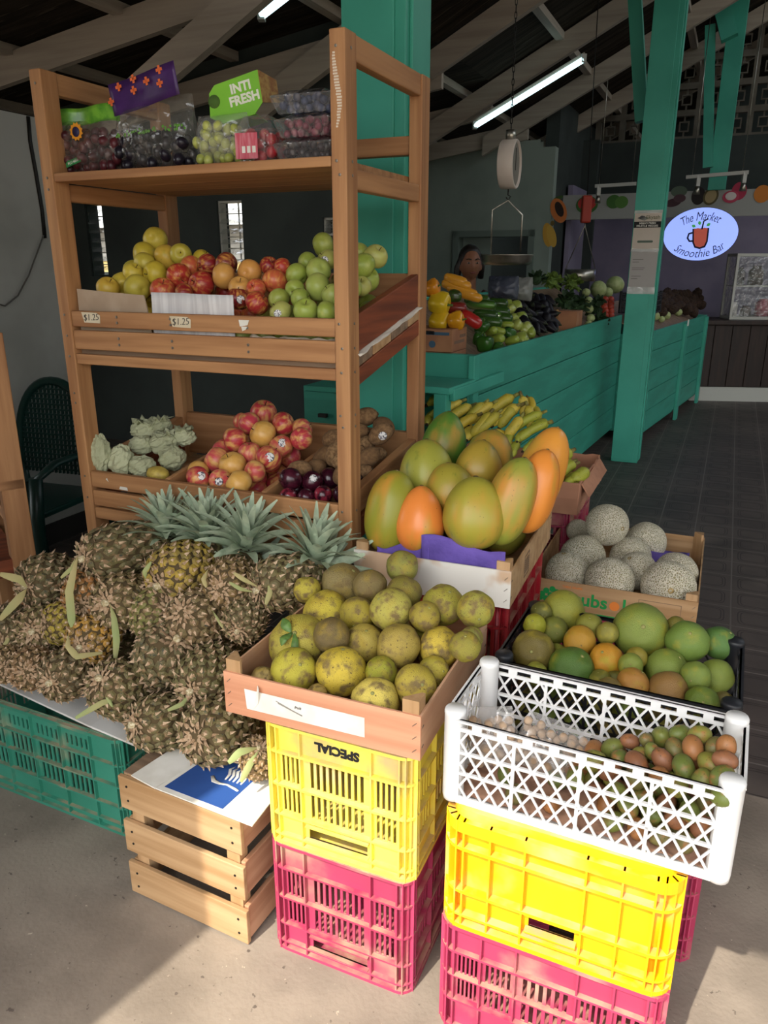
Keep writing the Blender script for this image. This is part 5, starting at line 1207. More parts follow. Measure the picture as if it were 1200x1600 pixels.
pins = []
for e in PIN:
    u, v, bu, bv, rp, lr, cr_, bv_, col, lab = e
    p = march(u, v, WMi, spile); pins.append(dict(u=u, v=v, r=rp, p=p, R=rp*depth_of(p)/FOC, e=e, k=1))
pins[-1]['p'] = march(404, 1186, WMi, lambda x, y: .42); 
for _ in range(4):
    relax(pins, 8, .80)
    for i in pins:
        e = (O-i['p']).normalized()
        while L(i['p']).y > -i['R']-.012: i['p'] = i['p']+e*.006
for k, i in enumerate(pins):
    u, v, bu, bv, rp, lr, cr_, bv_, col, lab = i['e']; wt = 1.15 if k in (2, 5, 8, 9) else .80; col = tuple(c*wt+m*(.35 if wt < 1 else .10) for c, m in zip(lin(col)[:3], (.16, .115, .07)))+(1,); R = i['R']; p = i['p']; hl = R*1.15*lr
    # axis: base end seen at (bu, bv), half a length from the centre, on the near side
    d = ray(bu, bv).normalized(); oc = p-O; tca = oc.dot(d); d2 = (oc-d*tca).length_squared; hh = (hl*.93)**2-d2
    bp_ = O+d*(tca-math.sqrt(hh)) if hh > 0 else O+d*tca
    ax = (p-bp_).normalized()
    if k == 1: ax = (ax+Vector((0, .12, .02))).normalized()
    rot = ax.to_track_quat('Z', 'Y').to_matrix().to_4x4() @ Matrix.Rotation(random.uniform(0, 6), 4, 'Z')
    sr = R/1.02; o = fruit('pineapple', PINM[k % 4], p, sr, col, lab, 'pineapple', 'pineapples piled on the green crate', rot, [('dry_base_leaves', BASEM[bv_])], (sr, sr, sr*lr))
    if cr_ >= 0:
        c = bpy.data.objects.new('crown', CROWNM[cr_]); C.objects.link(c); c.parent = o; c.matrix_local = Matrix.Rotation(k*.7, 4, 'Z') @ Matrix.Diagonal((1.0, 1.0, 1/lr*.0+1/max(1, lr), 1)) if lr <= 1 else Matrix.Translation((0, 0, .12*(lr-1))) @ Matrix.Diagonal((1, 1, 1/lr, 1))
        i['crown'] = c
    # long wilted leaves that hang from a few stalks
    LV_ = {0: [((42,918), [(30,905),(0,897)], .012), ((42,920), [(30,935),(0,968)], .013)], 1: [((122,868), [(116,888),(108,925),(112,970),(122,1000)], .013), ((118,872), [(112,888),(95,903)], .006)],
           6: [((172,942), [(178,965),(182,1000),(180,1032)], .011)], 8: [((107,990), [(106,1010),(120,1026),(160,1020)], .011)], 17: [((183,1092), [(160,1098),(118,1122)], .008), ((165,1075),[(168,1090),(176,1105)],.006)],
           2: [((228,905), [(226,893),(236,878)], .008)], 4: [((403,917), [(380,905),(365,895)], .006), ((420,905), [(422,925),(415,945)], .008), ((395,925),[(375,920),(358,910)],.005)],
           13: [((18,975), [(12,1000),(0,1020)], .006)], 22: [((404,1168), [(375,1175),(357,1192)], .010), ((405,1172), [(390,1195),(376,1222)], .009)], 3: [((325,890), [(318,905),(322,918)], .007)], 20: [((300,1080), [(285,1100),(262,1110)], .006)],
           11: [((330,950), [(345,975),(362,995)], .006)]}
    for (b0, pts, w) in LV_.get(k, []):
        dep = (p-O).length-R*1.05; Q = [O+ray(*q).normalized()*(dep-.012*math.sin(min(j, 3))) for j, q in enumerate([b0]+pts)]
        fine = []
        for j in range(len(Q)-1):
            for q in range(5): fine.append(Q[j].lerp(Q[j+1], q/5))
        fine.append(Q[-1]); mb = MB(); vs = []; n = len(fine)-1
        for j, q in enumerate(fine):
            d_ = (fine[min(j+1, n)]-fine[max(j-1, 0)]).normalized(); s_ = d_.cross((O-q).normalized()).normalized()*w*math.sin(PI*(.15+.85*(1-j/n)))*.8+Vector((0, 0, .001)); vs += [q-s_, q-(O-q).normalized()*-.003, q+s_]
        mb.add(vs, [(3*j+e_, 3*j+e_+1, 3*j+e_+4, 3*j+e_+3) for j in range(n) for e_ in (0, 1)], 0, True)
        lo_ = mb.build('wilted_leaf', GRL if k != 16 else DRYL, o); lo_.matrix_parent_inverse = o.matrix_world.inverted()
# crowns seen above the pile belong to pineapples lying crown-up behind it
for n_, (u, v, tu, tv, b, sc_, lab) in enumerate(((262,842,262,775,-.105,.066,'pineapple behind the pile with its blue green crown left of the others'), (322,846,326,778,-.10,.066,'pineapple behind the pile with its crown in the middle, below the tissue wrapped pears'), (382,862,392,792,-.11,.068,'pineapple behind the pile with a wide crown in front of the pink apples'), (488,880,496,800,-.11,.066,'pineapple with the rightmost upright blue green crown beside the shelf post'))):
    p = AB(u, v, b); q = AB(tu, tv, b+.01); ax = (q-p).normalized(); ctr = p-ax*sc_*1.12
    rot = ax.to_track_quat('Z', 'Y').to_matrix().to_4x4() @ Matrix.Rotation(n_*1.3, 4, 'Z')
    o = fruit('pineapple', PINM[n_], ctr, sc_, '#5f5a34', lab, 'pineapple', 'pineapples with upright crowns', rot, [('crown', CROWNM[n_ % 3])], (sc_, sc_, sc_))
    pins.append(dict(p=ctr, R=sc_))
# pineapples underneath that carry the pile
def zb(x, y): return .335
for p in fill(WM, -1.06, -.16, -.42, -.005, zb, .068, pins, 22, .9):
    fruit('pineapple', PINM[random.randrange(4)], p, .066, '#57522e', 'pineapple buried underneath the pile', 'pineapple', 'buried pineapples', Matrix.Rotation(-YAW, 4, 'Z') @ Matrix.Rotation(-1.5, 4, 'X') @ Matrix.Rotation(random.random()*6, 4, 'Z'))

# ---------------------------------------------------------------- packed fruit on the top shelf
TZ = 1.742
def at_shelf(u, v, b): return L(AB(u, v, b))
def bag(name, label, u0, u1, v0, v1, b, d, seed, contents, header=None, group='bags of fruit on the top shelf', top=.75, tint=FILM):
    a0 = at_shelf(u0, v1, b); a1 = at_shelf(u1, v1, b); top_ = at_shelf((u0+u1)/2, v0, b); w = a1.x-a0.x; h = top_.z-TZ
    t = thing(name, label, 'bag', WM @ Matrix.Translation(((a0.x+a1.x)/2, b, TZ)), group)
    contents(t, w, h, d)
    pillow(w, h*(.84 if header else 1), d, seed, top=top, nu=26, nv=24).build('clear_bag', tint, t)
    return t, w, h
def grapes(name, m, r, n, fill_h, seed):
    def f(t, w, h, d):
        rnd = random.Random(seed); P = []; S = MB().ell((0, 0, 0), (1, 1, 1.2), 10, 8); nb = MB()
        for k in range(5000):
            x, y, z = rnd.uniform(-.42, .42)*w, rnd.uniform(-.34, .34)*d, rnd.uniform(r, h*fill_h)
            if z > h*fill_h*(1-.35*(2*x/w)**2): continue
            if all((Vector((x, y, z))-q).length > 1.7*r for q in P):
                P.append(Vector((x, y, z)))
                M = Matrix.Translation(P[-1]) @ Matrix.Rotation(rnd.uniform(-1.5, 1.5), 4, 'X') @ Matrix.Rotation(rnd.uniform(0, 3), 4, 'Z') @ Matrix.Scale(r, 4); nb.add(S.v, S.f, 0, True, M)
            if len(P) >= n: break
        o = nb.build(name, m, t); o['kind'] = 'stuff'
    return f
RG = mat('dark_red_grape', '#5a2026', '#3c141c', scale=20, rough=.35); BG = mat('black_grape', '#17141c', '#221c28', scale=20, rough=.3); GG = mat('green_grape', '#b3b860', '#98a04a', scale=20, rough=.3)
GHEAD = mat('green_printed_film', '#79b53c', '#4f8f2c', scale=30, rough=.3); PHEAD = mat('purple_printed_film', '#4b2a66', '#3a1f52', scale=14, rough=.35); ORP = mat('orange_print', '#e8703a', rough=.5)
CLD = film('cloudy_film', '#d9d7cc', .07, .10)
t, w, h = bag('bag_of_grapes', 'clear bag of dark red grapes with green header and printed orange sun', 93, 208, 168, 266, .10, .11, 11, grapes('red_grapes', RG, .0140, 110, .66, 1), True, tint=CLD)
hd = MB().sheet(lambda u, v: ((u-.5)*w*.90-.01, -.012+.01*math.sin(u*7), h*(.76+.25*v+.02*math.sin(u*9))), 20, 4).build('header_film', GHEAD, t, solid=.001)
MB().add([Vector((math.cos(PI*k/12)*(.024 if k % 2 else .019), 0, math.sin(PI*k/12)*(.024 if k % 2 else .019))) for k in range(24)], [tuple(range(24))]).build('printed_sun', mat('sun_print', '#e89a2c', rough=.5), t, M=Matrix.Translation((-.005, -.052, h*.62)), solid=.0008)
MB().lathe([(0, 0), (.013, 0), (.013, .0008), (0, .0008)], 14).build('printed_disc', mat('navy_print', '#2b2a52', rough=.5), t, M=facing((-.005, -.0535, h*.615), (1, 0, 0), (0, 0, 1)))
lb_ = MB().add([(-.028, 0, -.010), (.028, 0, .004), (.028, 0, .018), (-.028, 0, .006)], [(0, 1, 2, 3)]).build('green_label', mat('plu_label_green', '#2f8a4c', rough=.5), t, M=Matrix.Translation((-.03, -.050, h*.16)), solid=.0008)
text_mb('PLU 4056', .010, M=facing((0, -.0012, .004), (1, 0, .25), (0, 0, 1))).build('lettering', M_['paper'], lb_)
t, w, h = bag('bag_of_grapes', 'tall clear bag of black grapes with a purple header of orange crosses', 190, 312, 128, 259, .10, .11, 17, grapes('black_grapes', BG, .0150, 100, .42, 2), True, tint=CLD)
M = Matrix.Translation((.000, -.035, h*.82)) @ Matrix.Rotation(-.16, 4, 'Y')
hd = MB().sheet(lambda u, v: ((u-.5)*w*.86, .006*math.sin(u*5), h*(-.10+.36*v)), 18, 4).build('header_film', PHEAD, t, M=M, solid=.001)
for k, (x, z) in enumerate(((-.38, .06), (-.26, .19), (-.1, .1), (-.08, .22), (.06, .15), (.2, .08), (.22, .22), (.34, .15))):
    q = Vector((x*w*1.1, -.006, h*z)); MB().box(q.x-.010, q.x+.010, q.y, q.y+.001, q.z-.0035, q.z+.0035).box(q.x-.0035, q.x+.0035, q.y, q.y+.001, q.z-.010, q.z+.010).build('printed_cross', ORP, hd)
gl = MB()
rnd = random.Random(4)
for k in range(46): x = rnd.uniform(-.42, .45)*w; gl.ell((x, -.050+.02*(2*x/w)**2, h*(.44+.05*x/w)+rnd.uniform(-.006, .006)), (.0035, .001, .0035), 6, 4)
gl.build('printed_leaves', mat('leaf_print', '#5f9a34', rough=.5), t)
t, w, h = bag('bag_of_grapes', 'open clear bag of pale green grapes in the middle of the top shelf', 312, 392, 178, 251, .09, .10, 23, grapes('green_grapes', GG, .0125, 60, .80, 3))
t2 = at_shelf(376, 160, .13)
bx = thing('fruit_box', 'bright green cardboard punnet lying tilted on the green grapes and strawberries', 'box', WM @ Matrix.Translation(t2) @ Matrix.Rotation(-.22, 4, 'Y') @ Matrix.Rotation(.22, 4, 'Z'))
LG = mat('lime_green_card', '#7fc52c', '#74b826', scale=8, rough=.5)
bw, bh = .150, .095
MB().add([(-bw/2, -.04, -bh/2+.02), (-bw/2+.012, -.04, bh/2-.02), (-bw/2+.03, -.04, bh/2-.005), (bw/2, -.04, bh/2), (bw/2-.005, -.04, -bh/2+.02), (bw/2-.03, -.04, -bh/2), (-bw/2+.03, -.04, -bh/2)], [(0, 1, 2, 3, 4, 5, 6)]).build('front_panel', LG, bx, solid=.002)
MB().add([(-bw/2, -.04, -bh/2+.02), (-bw/2+.012, -.04, bh/2-.02), (-bw/2+.012, .05, bh/2-.02), (-bw/2, .05, -bh/2+.02)], [(0, 1, 2, 3)]).add([(-bw/2+.03, -.04, -bh/2), (bw/2-.03, -.04, -bh/2), (bw/2-.03, .05, -bh/2), (-bw/2+.03, .05, -bh/2)], [(0, 1, 2, 3)]).build('base_panel', LG, bx, solid=.002)
MB().add([(bw/2, -.04, bh/2), (bw/2-.005, -.04, -bh/2+.02), (bw/2+.018, .03, -bh/2+.03), (bw/2+.022, .03, bh/2-.012)], [(0, 1, 2, 3)]).build('end_panel', mat('printed_brown_end', '#b08d4a', '#8f5f30', scale=60, rough=.6), bx, solid=.002)
text_mb('INTI', .030, M=facing((.022, -.0420, .020), (1, 0, 0), (0, 0, 1)), bold=.0012).build('lettering', mat('cream_print', '#e8ead8', rough=.6), bx)
text_mb('FRESH', .030, M=facing((.026, -.0420, -.008), (1, 0, 0), (0, 0, 1)), bold=.0012).build('lettering', bpy.data.materials['cream_print'], bx)
MB().lathe([(0, 0), (.016, 0), (.016, .0006), (0, .0006)], 14).build('die_cut_hole', mat('cut_hole_dark', '#4b6a2c', rough=.9), bx, M=facing((-.055, -.0415, .006), (1, 0, 0), (0, 0, 1)))
CLAM = film('clamshell_plastic', '#e6e6e6', .07, .06)
def clamshell(label, u0, u1, v0, v1, b, d, z0, fillf, yaw=0, lid=None):
    a0 = at_shelf(u0, v1, b); a1 = at_shelf(u1, v1, b); w = a1.x-a0.x; h = at_shelf((u0+u1)/2, v0, b).z-z0
    t = thing('clamshell_punnet', label, 'punnet', WM @ Matrix.Translation(((a0.x+a1.x)/2, b, z0)) @ Matrix.Rotation(yaw, 4, 'Z'), 'clear clamshells on the top shelf')
    fillf(t, w*.80, h*1.0, d*.80)
    def shell(u, v):
        k = u*4; s = int(k) % 4; f = k-int(k); e = .78+.22*v; c = [(-1, -1), (1, -1), (1, 1), (-1, 1)]; x = c[s][0]*(1-f)+c[(s+1) % 4][0]*f; y = c[s][1]*(1-f)+c[(s+1) % 4][1]*f
        rib = 1+.02*math.sin(u*2*PI*18); return (x*w/2*e*rib, y*d/2*e*rib, v*h*.66)
    MB().sheet(shell, 96, 3).build('tray', CLAM, t)
    MB().ring(rrect(-w/2, w/2, -d/2, d/2, .01), rrect(-w/2+.008, w/2-.008, -d/2+.008, d/2-.008, .006), h*.66, h*.70).build('rim', CLAM, t)
    MB().sheet(lambda u, v: ((u-.5)*w*.96, (v-.5)*d*.96, h*(.70+.30*min(1, 6*min(u, 1-u), 6*min(v, 1-v)))), 16, 12, smooth=False).build('lid', CLAM, t)
    return t, w, h
def berries(name, m, r, n, seed, hf=.62):
    def f(t, w, h, d):
        rnd = random.Random(seed); S = MB().ell((0, 0, 0), 1, 10, 8); nb = MB(); P = []
        for k in range(4000):
            q = Vector((rnd.uniform(-.44, .44)*w, rnd.uniform(-.44, .44)*d, rnd.uniform(r, h*hf)))
            if all((q-p).length > 1.75*r for p in P): P.append(q); nb.add(S.v, S.f, 0, True, Matrix.Translation(q) @ Matrix.Scale(r, 4))
            if len(P) >= n: break
        o = nb.build(name, m, t); o['kind'] = 'stuff'
    return f
STR = mat('strawberry_red', '#b8202c', '#8f1820', scale=30, rough=.4, spots=[('#d9b070', 0, 120, .70, .75)]); BLB = mat('blueberry', '#3a4462', '#2a3048', scale=20, rough=.6); CRB = mat('dark_pink_berry', '#8a3348', '#6a2436', scale=30, rough=.5); BKB = mat('black_berry', '#1c1418', '#2a1a20', scale=30, rough=.4)
t, w, h = clamshell('clear clamshell of strawberries with a pink label in front of the green box', 384, 440, 184, 247, .085, .11, TZ, berries('strawberries', STR, .015, 26, 5), .12)
MB().box(-w*.45, w*.12, -.0575, -.057, .008, h*.62).build('pink_label', mat('pink_label_print', '#cf7f8a', '#c2505f', scale=18, stretch=(8, 1, 1), rough=.5), t)
for k in range(3): MB().box(-w*.28+k*.014, -w*.28+k*.014+.009, -.0582, -.0576, h*.20, h*.34).build('label_mark', M_['paper'], t)
ch = at_shelf(480, 245, .10)
hs_ = [at_shelf(480, v, .10).z for v in (245, 205, 172, 134)]
for k, (lab, nm, m, r, n) in enumerate((('bottom clamshell of dark berries in the stack by the front post', 'dark_berries', BKB, .010, 60), ('middle clamshell of dark pink berries in the stack by the front post', 'pink_berries', CRB, .009, 70), ('top clamshell of blueberries in the stack by the front post', 'blueberries', BLB, .0095, 60))):
    z0 = TZ+k*.052; a0 = at_shelf((443, 446, 441)[k], 230, .09); a1 = at_shelf(534, 230, .09); w = a1.x-a0.x
    t = thing('clamshell_punnet', lab, 'punnet', WM @ Matrix.Translation(((a0.x+a1.x)/2-.0, .10, z0)) @ Matrix.Rotation((.02, -.03, .06)[k], 4, 'Z'), 'clear clamshells on the top shelf'); h = .052; d = .13
    berries(nm, m, r, n, k+31, .72)(t, w*.80, h, d*.80)
    def shell(u, v):
        kk = u*4; s = int(kk) % 4; f = kk-int(kk); e = .80+.20*v; c = [(-1, -1), (1, -1), (1, 1), (-1, 1)]; x = c[s][0]*(1-f)+c[(s+1) % 4][0]*f; y = c[s][1]*(1-f)+c[(s+1) % 4][1]*f
        rib = 1+.025*math.sin(u*2*PI*18); return (x*w/2*e*rib, y*d/2*e*rib, v*h*.72)
    MB().sheet(shell, 96, 3).build('tray', CLAM, t)
    MB().ring(rrect(-w/2, w/2, -d/2, d/2, .01), rrect(-w/2+.008, w/2-.008, -d/2+.008, d/2-.008, .006), h*.72, h*.76).build('rim', CLAM, t)
    MB().sheet(lambda u, v: ((u-.5)*w*.96, (v-.5)*d*.96, h*(.76+.23*min(1, 6*min(u, 1-u), 6*min(v, 1-v)))), 16, 12, smooth=False).build('lid', CLAM, t)
# ================================================================ vegetable counter
NY = math.atan2(1.517, 2.902)
MN = frame(.423, 3.584, 0, NY)                      # local y runs along the counter front, x to the right, body at x < 0
CN = 3.45
ctr = thing('market_counter', 'long teal plank counter heaped with vegetables, from the cartons to the column', 'counter', MN)
def planks(root, x, y0, y1, z0, z1, n, name='plank'):
    h = (z1-z0)/n
    for k in range(n): MB().box(x-.018, x, y0, y1, z0+k*h+.003, z0+(k+1)*h-.002).build(name, M_['tealw'], root, bevel=.003)
planks(ctr, 0, .04, CN, .12, 1.10, 5)
MB().box(-.62, -.02, .02, CN, .10, .98).build('body', M_['tealw'], ctr)
MB().box(-.62, -.0, 0, .04, .0, 1.10).build('end_panel', M_['teal'], ctr, bevel=.004)
MB().box(-.02, .012, -.03, .035, 0, 1.10).build('corner_post', M_['teal'], ctr, bevel=.004)
MB().box(-.64, -.60, .04, CN, .98, 1.32).build('back_rail', M_['teal'], ctr)
MB().add([(-.05, .05, .99), (-.05, CN, .99), (-.60, CN, 1.30), (-.60, .05, 1.30)], [(0, 1, 2, 3)]).build('sloped_bed', M_['grayx'], ctr, solid=.015)
lg_ = thing('counter_ledge', 'lower teal ledge with a dark open space below, under the two brown cartons', 'counter', MN)
MB().box(-.30, .02, -.34, -.035, .965, .995).build('top_board', M_['teal'], lg_, bevel=.004)
MB().box(.0, .026, -.30, .36, .93, .985).build('edge_moulding', M_['teal'], lg_, bevel=.006)
MB().box(-.06, .0, -.33, -.27, 0, .965).build('post', M_['teal'], lg_, bevel=.004); MB().box(-.30, -.24, -.33, -.27, 0, .965).build('post', M_['teal'], lg_, bevel=.004)
MB().box(-.30, -.0, -.08, -.05, 0, .965).build('back_panel', M_['tealw'], lg_)
FY = math.atan2(1.34, 2.19)
fs_ = AZ(1088, 627, 0); MF = frame(fs_.x-3.15*math.sin(FY), fs_.y-3.15*math.cos(FY), 0, FY)
fctr = thing('market_counter', 'lower teal plank counter beyond the column, toward the smoothie bar', 'counter', MF)
planks(fctr, 0, .62, 3.15, .11, .97, 5); MB().box(-.62, -.02, .62, 3.13, .08, .93).build('body', M_['tealw'], fctr); MB().box(-.6, .0, 3.12, 3.15, .1, .97).build('end_panel', M_['teal'], fctr)
MB().add([(-.05, .65, .91), (-.05, 3.1, .91), (-.58, 3.1, 1.16), (-.58, .65, 1.16)], [(0, 1, 2, 3)]).build('sloped_bed', M_['grayx'], fctr, solid=.015)
for y in (1.85, 3.0): MB().box(0, .03, y, y+.09, 0, .955).build('batten', M_['teal'], fctr, bevel=.004)
MB().box(.031, .036, 1.87, 1.92, .93, .99).build('price_card', M_['paper'], fctr)
cab = thing('drawer_cabinet', 'dark teal cabinet behind the shelf, left of the near column', 'cabinet', WM @ Matrix.Translation((L(AB(472, 640, 1.2)).x, 1.2, 0)))
MB().box(0, .22, .02, .3, 0, .99).build('body', M_['teal'], cab)
for k, (z0, z1) in enumerate(((.50, .76), (.77, .97))): d_ = MB().box(.012, .21, 0, .018, z0, z1).build('drawer_front', M_['tealw'], cab, bevel=.003); MB().box(.09, .13, -.02, 0, (z0+z1)/2-.008, (z0+z1)/2+.008).build('handle', M_['black'], d_)

# cartons on the ledge
k1 = AZ(705, 587, .995)
for j, (lab) in enumerate(('lower brown carton with black print on the teal ledge', 'upper brown carton with a blue dot, peppers on top')):
    Mx = frame(k1.x-.30*math.cos(YAW), k1.y+.30*math.sin(YAW), .996+j*.108, YAW); t = thing('carton', lab, 'box', Mx, 'cartons on the teal ledge')
    MB().box(0, .30, 0, .22, 0, .106).build('body', M_['kraft'], t, bevel=.003)
    hol = MB().box(.15, .21, -.0012, -.0004, .062 if j == 0 else .08, .078 if j == 0 else .096); hol.build('hand_hole', M_['ink'], t)
    if j == 0: text_mb('Product of Peru', .02, M=facing((.21, -.0012, .088), (1, 0, 0), (0, 0, 1))).build('lettering', M_['ink'], t)
    else:
        MB().lathe([(0, 0), (.017, 0), (.017, .0008), (0, .0008)], 18, 0, facing((.20, -.0006, .035), (1, 0, 0), (0, 0, 1)), False).build('printed_dot', mat('print_slate_blue', '#3d5a70', rough=.8), t)
        MB().box(.17, .285, -.0012, -.0004, .078, .092).build('printed_band', bpy.data.materials['print_slate_blue'], t)
    MB().box(.3004, .3012, .03, .18, .035, .05).box(.3004, .3012, .11, .2, .06, .075).build('printed_band', mat('faded_carton_print', '#7d6250', rough=.9), t)

# ---- vegetables
MNi = MN.inverted(); sveg = lambda x, y: 1.06+.62*max(-.55, min(0, x))*-1
def veg(u, v, up_=0): return march(u, v, MNi, lambda x, y: sveg(x, y)+up_ if x < -.06 else -1, 2.0, 9)
def vm(name, mb, m): return mb.mesh(name, m)
GL = dict(rough=.28, coat=.2)
YP = mat('yellow_pepper_skin', '#e0a81e', objcol=True, **GL); GP = mat('vegetable_skin', '#3f6a24', '#2f5218', objcol=True, scale=3, **GL); EG = mat('eggplant_skin', '#0d0a10', '#120e16', scale=3, rough=.42, spec=.3)
def pepper_mb(): return MB().lathe([(0, -.78), (.35, -.92), (.7, -.75), (.86, -.3), (1, .2), (.95, .65), (.6, .9), (.25, .80), (0, .74)], 24, fn=lambda t, z: 1+.09*math.cos(4*t)).mesh('bell_pepper', YP)
PEP = pepper_mb(); PSTM = MB().tube([(0, 0, .70), (0, .02, .95), (.12, .05, 1.2)], [.14, .10, .12], 6).mesh('stem', mat('pepper_stem', '#4f6a2c', rough=.7))
LONG = MB().lathe([(0, -1), (.5, -.95), (.85, -.8), (1, -.4), (1, .4), (.85, .8), (.5, .94), (.22, 1), (0, 1.0)], 14, fn=lambda t, z: 1+.03*math.cos(6*t)).mesh('long_vegetable', GP)
CHY = MB().lathe([(0, -1), (.45, -.93), (.85, -.55), (.92, -.1), (.72, .5), (.45, .9), (0, 1.0)], 20, fn=lambda t, z: 1+.07*math.cos(5*t)).mesh('chayote', GP)
LONGP = LONG.copy(); LONGP.materials[0] = YP; CHYP = CHY.copy(); CHYP.materials[0] = YP
EGM = MB().lathe([(0, -1), (.55, -.92), (.95, -.55), (1, -.2), (.75, .3), (.5, .75), (.3, .95), (0, 1.0)], 16).mesh('eggplant', EG); ECAP = MB().lathe([(.55, .66), (.42, .86), (.2, 1.0), (.10, 1.2), (0, 1.2)], 10).mesh('stem_cap', mat('eggplant_cap', '#2c341c', rough=.7))
BALL = lambda sd, m, a=.06: MB().ell((0, 0, 0), (1, 1, .92), 24, 16, fn=lambda q: 1+a*noise.noise(Vector((q.x*3+sd, q.y*3, q.z*3)))+a*.6*abs(noise.noise(Vector((q.x*7+sd, q.y*7, q.z*7))))).mesh('head', m)
def lay(right, up_, out): return toward(0, 0, (right, up_, out))
def put(name, me, u, v, r, col, lab, cat, group=None, rot=None, up_=0, sq=None, kids=(), p=None):
    p = p or veg(u, v, up_); R = r*depth_of(p)/FOC; return fruit(name, me, p, R, col, lab, cat, group, rot, kids, (R*sq[0], R*sq[1], R*sq[2]) if sq else None)
ptop = lambda u, v: AB(u, v, L(k1).y+.10)
for (u, v, r, c, lab) in ((686,474,18,'#d8b526','yellow bell pepper on the upper carton, above the front one'), (686,503,17,'#d0a820','front yellow bell pepper lying on the upper carton'), (712,501,14,'#dd9a20','orange yellow bell pepper beside the front yellow one'), (675,450,13,'#d98a22','orange pepper topmost at the shelf post')):
    put('bell_pepper', PEP, u, v, r, c, lab, 'pepper', 'yellow peppers on the carton', lay(.9, random.uniform(-.3, .3), .3), kids=[('stem', PSTM)], p=ptop(u, v))
for (u, v, r, c, lab, d) in ((736,499,10,'#a82420','bright red pepper right of the orange yellow pepper',(.8,-.5,.2)), (712,481,9,'#7d2a24','dark red pepper behind the yellow ones',(1,0,.2))): put('red_pepper', LONGP, u, v, r, c, lab, 'pepper', 'red peppers on the counter', lay(*d), sq=(1, 1, 1.9), p=AB(u, v, L(k1).y+.2))
for k, (u, v) in enumerate(((712,437),(718,443),(708,447),(716,453),(728,456),(735,462))): put('yellow_squash', LONGP, u, v, 7.5, '#d8962c', 'long orange yellow squash, %s of the squash heap' % ['topmost', 'second from the top', 'leftmost', 'middle one', 'second lowest', 'lowest'][k], 'squash', 'squashes behind the peppers', lay(.9, -.25, .3), sq=(1, 1, 2.6), p=AB(u, v, L(k1).y+.38))
put('avocado', CHY, 710, 463, 12, '#3a3a1c', 'dark green avocado between the squashes and the yellow pepper', 'avocado', None, lay(.8, 0, .3), p=AB(710, 463, L(k1).y+.28))
for k, (u, v, ln) in enumerate(((752,476,2.8),(758,492,2.4),(745,468,2.4),(780,487,2.0),(777,474,2.0),(766,503,2.2),(786,497,1.8))): put('zucchini', LONG, u, v, 8.5, ['#33501e', '#2a4418', '#3b5a22'][k % 3], 'dark green zucchini, %s of the heap behind the green peppers' % ['longest one on top', 'second long one', 'backmost', 'right end', 'upper right', 'lowest', 'lower right'][k], 'zucchini', 'zucchinis on the counter', lay(1, -.05, .25), sq=(1, 1, ln))
for k, (u, v, r) in enumerate(((752,511,12),(757,538,14),(778,545,10),(748,530,11),(795,520,10),(775,508,9))): put('green_pepper', PEP, u, v, r, '#2f5a1c', 'green bell pepper, %s of those by the corner of the counter' % ['topmost', 'large front one', 'lowest right', 'leftmost', 'rightmost', 'middle back'][k], 'pepper', 'green peppers on the counter', None, kids=[('stem', PSTM)])
for k, (u, v, r, d) in enumerate(((768,518,7,(.3,.3,.8)),(780,517,6,(.9,-.2,.3)),(777,530,8,(.5,.2,.7)),(800,532,7,(.7,.3,.5)),(793,508,6,(1,0,.2)))): put('cucumber', LONGP, u, v, r, '#8fa03c', 'small pale green cucumber, %s near the green peppers' % ['leftmost', 'second', 'lowest', 'rightmost', 'topmost'][k], 'cucumber', 'small cucumbers', lay(*d), sq=(1, 1, 1.7))
for k, (u, v, r) in enumerate(((807,480,9),(814,496,9),(821,514,10),(815,531,11),(790,471,9),(808,508,8),(803,497,7),(829,520,8),(798,483,7),(806,545,7))): put('chayote', CHYP, u, v, r*1.2, ['#98a548', '#8b9a3e', '#a3ad55'][k % 3], 'pale green chayote, %s in the column of chayotes' % ['top right', 'second right', 'third right', 'big front one', 'topmost left', 'middle left', 'small inner one', 'rightmost', 'upper left', 'lowest'][k], 'chayote', 'chayotes on the counter', lay(random.uniform(-.6, .6), random.uniform(-.7, .7), .7))
rnd = random.Random(5); n_ = 0
for r_ in range(6):
    for c_ in range(5):
        u = 812+c_*11+r_*3+rnd.uniform(-3, 3); v = 466+r_*12+c_*1.5-(0.28*(c_*11)) * (r_/5)+rnd.uniform(-2, 2)
        if u > 866 or v > 545-.28*(u-760): continue
        put('eggplant', EGM, u, v, 8, None, 'glossy dark purple eggplant, %s of the eggplant heap' % ('%s in row %s' % (['first', 'second', 'third', 'fourth', 'fifth'][c_], ['one at the top', 'two', 'three', 'four', 'five', 'six at the bottom'][r_])), 'eggplant', 'eggplants on the counter', lay(rnd.uniform(-.3, 1), rnd.uniform(-.6, .3), rnd.uniform(.2, .8)), sq=(1, 1, 1.7), kids=[('stem_cap', ECAP)]); n_ += 1
NETB = film('net_bag_film', '#3b4254', .75, .4); GRYB = film('grey_plastic', '#8d8f8a', .65, .25)
for (u, v, w, h, m, lab) in ((786,452,.20,.14,NETB,'blue and white net bag behind the zucchinis'), (812,455,.17,.15,GRYB,'grey plastic bag behind the eggplants')):
    p = veg(u, v+8, .05); t = thing('produce_bag', lab, 'bag', Matrix.Translation(p) @ Matrix.Rotation(-YAW, 4, 'Z') @ Matrix.Translation((0, 0, -.03))); pillow(w, h, .10, u, top=.5).build('bag_film', m, t)
    MB().ell((0, 0, h*.4), (w*.36, .035, h*.32), 14, 10, fn=lump(u, .1, 2)).build('contents', mat('onion_mix_%d' % u, '#8a6a50' if u < 800 else '#8f9488', '#4a5a80' if u < 800 else '#7d8278', scale=14, rough=.6), t)
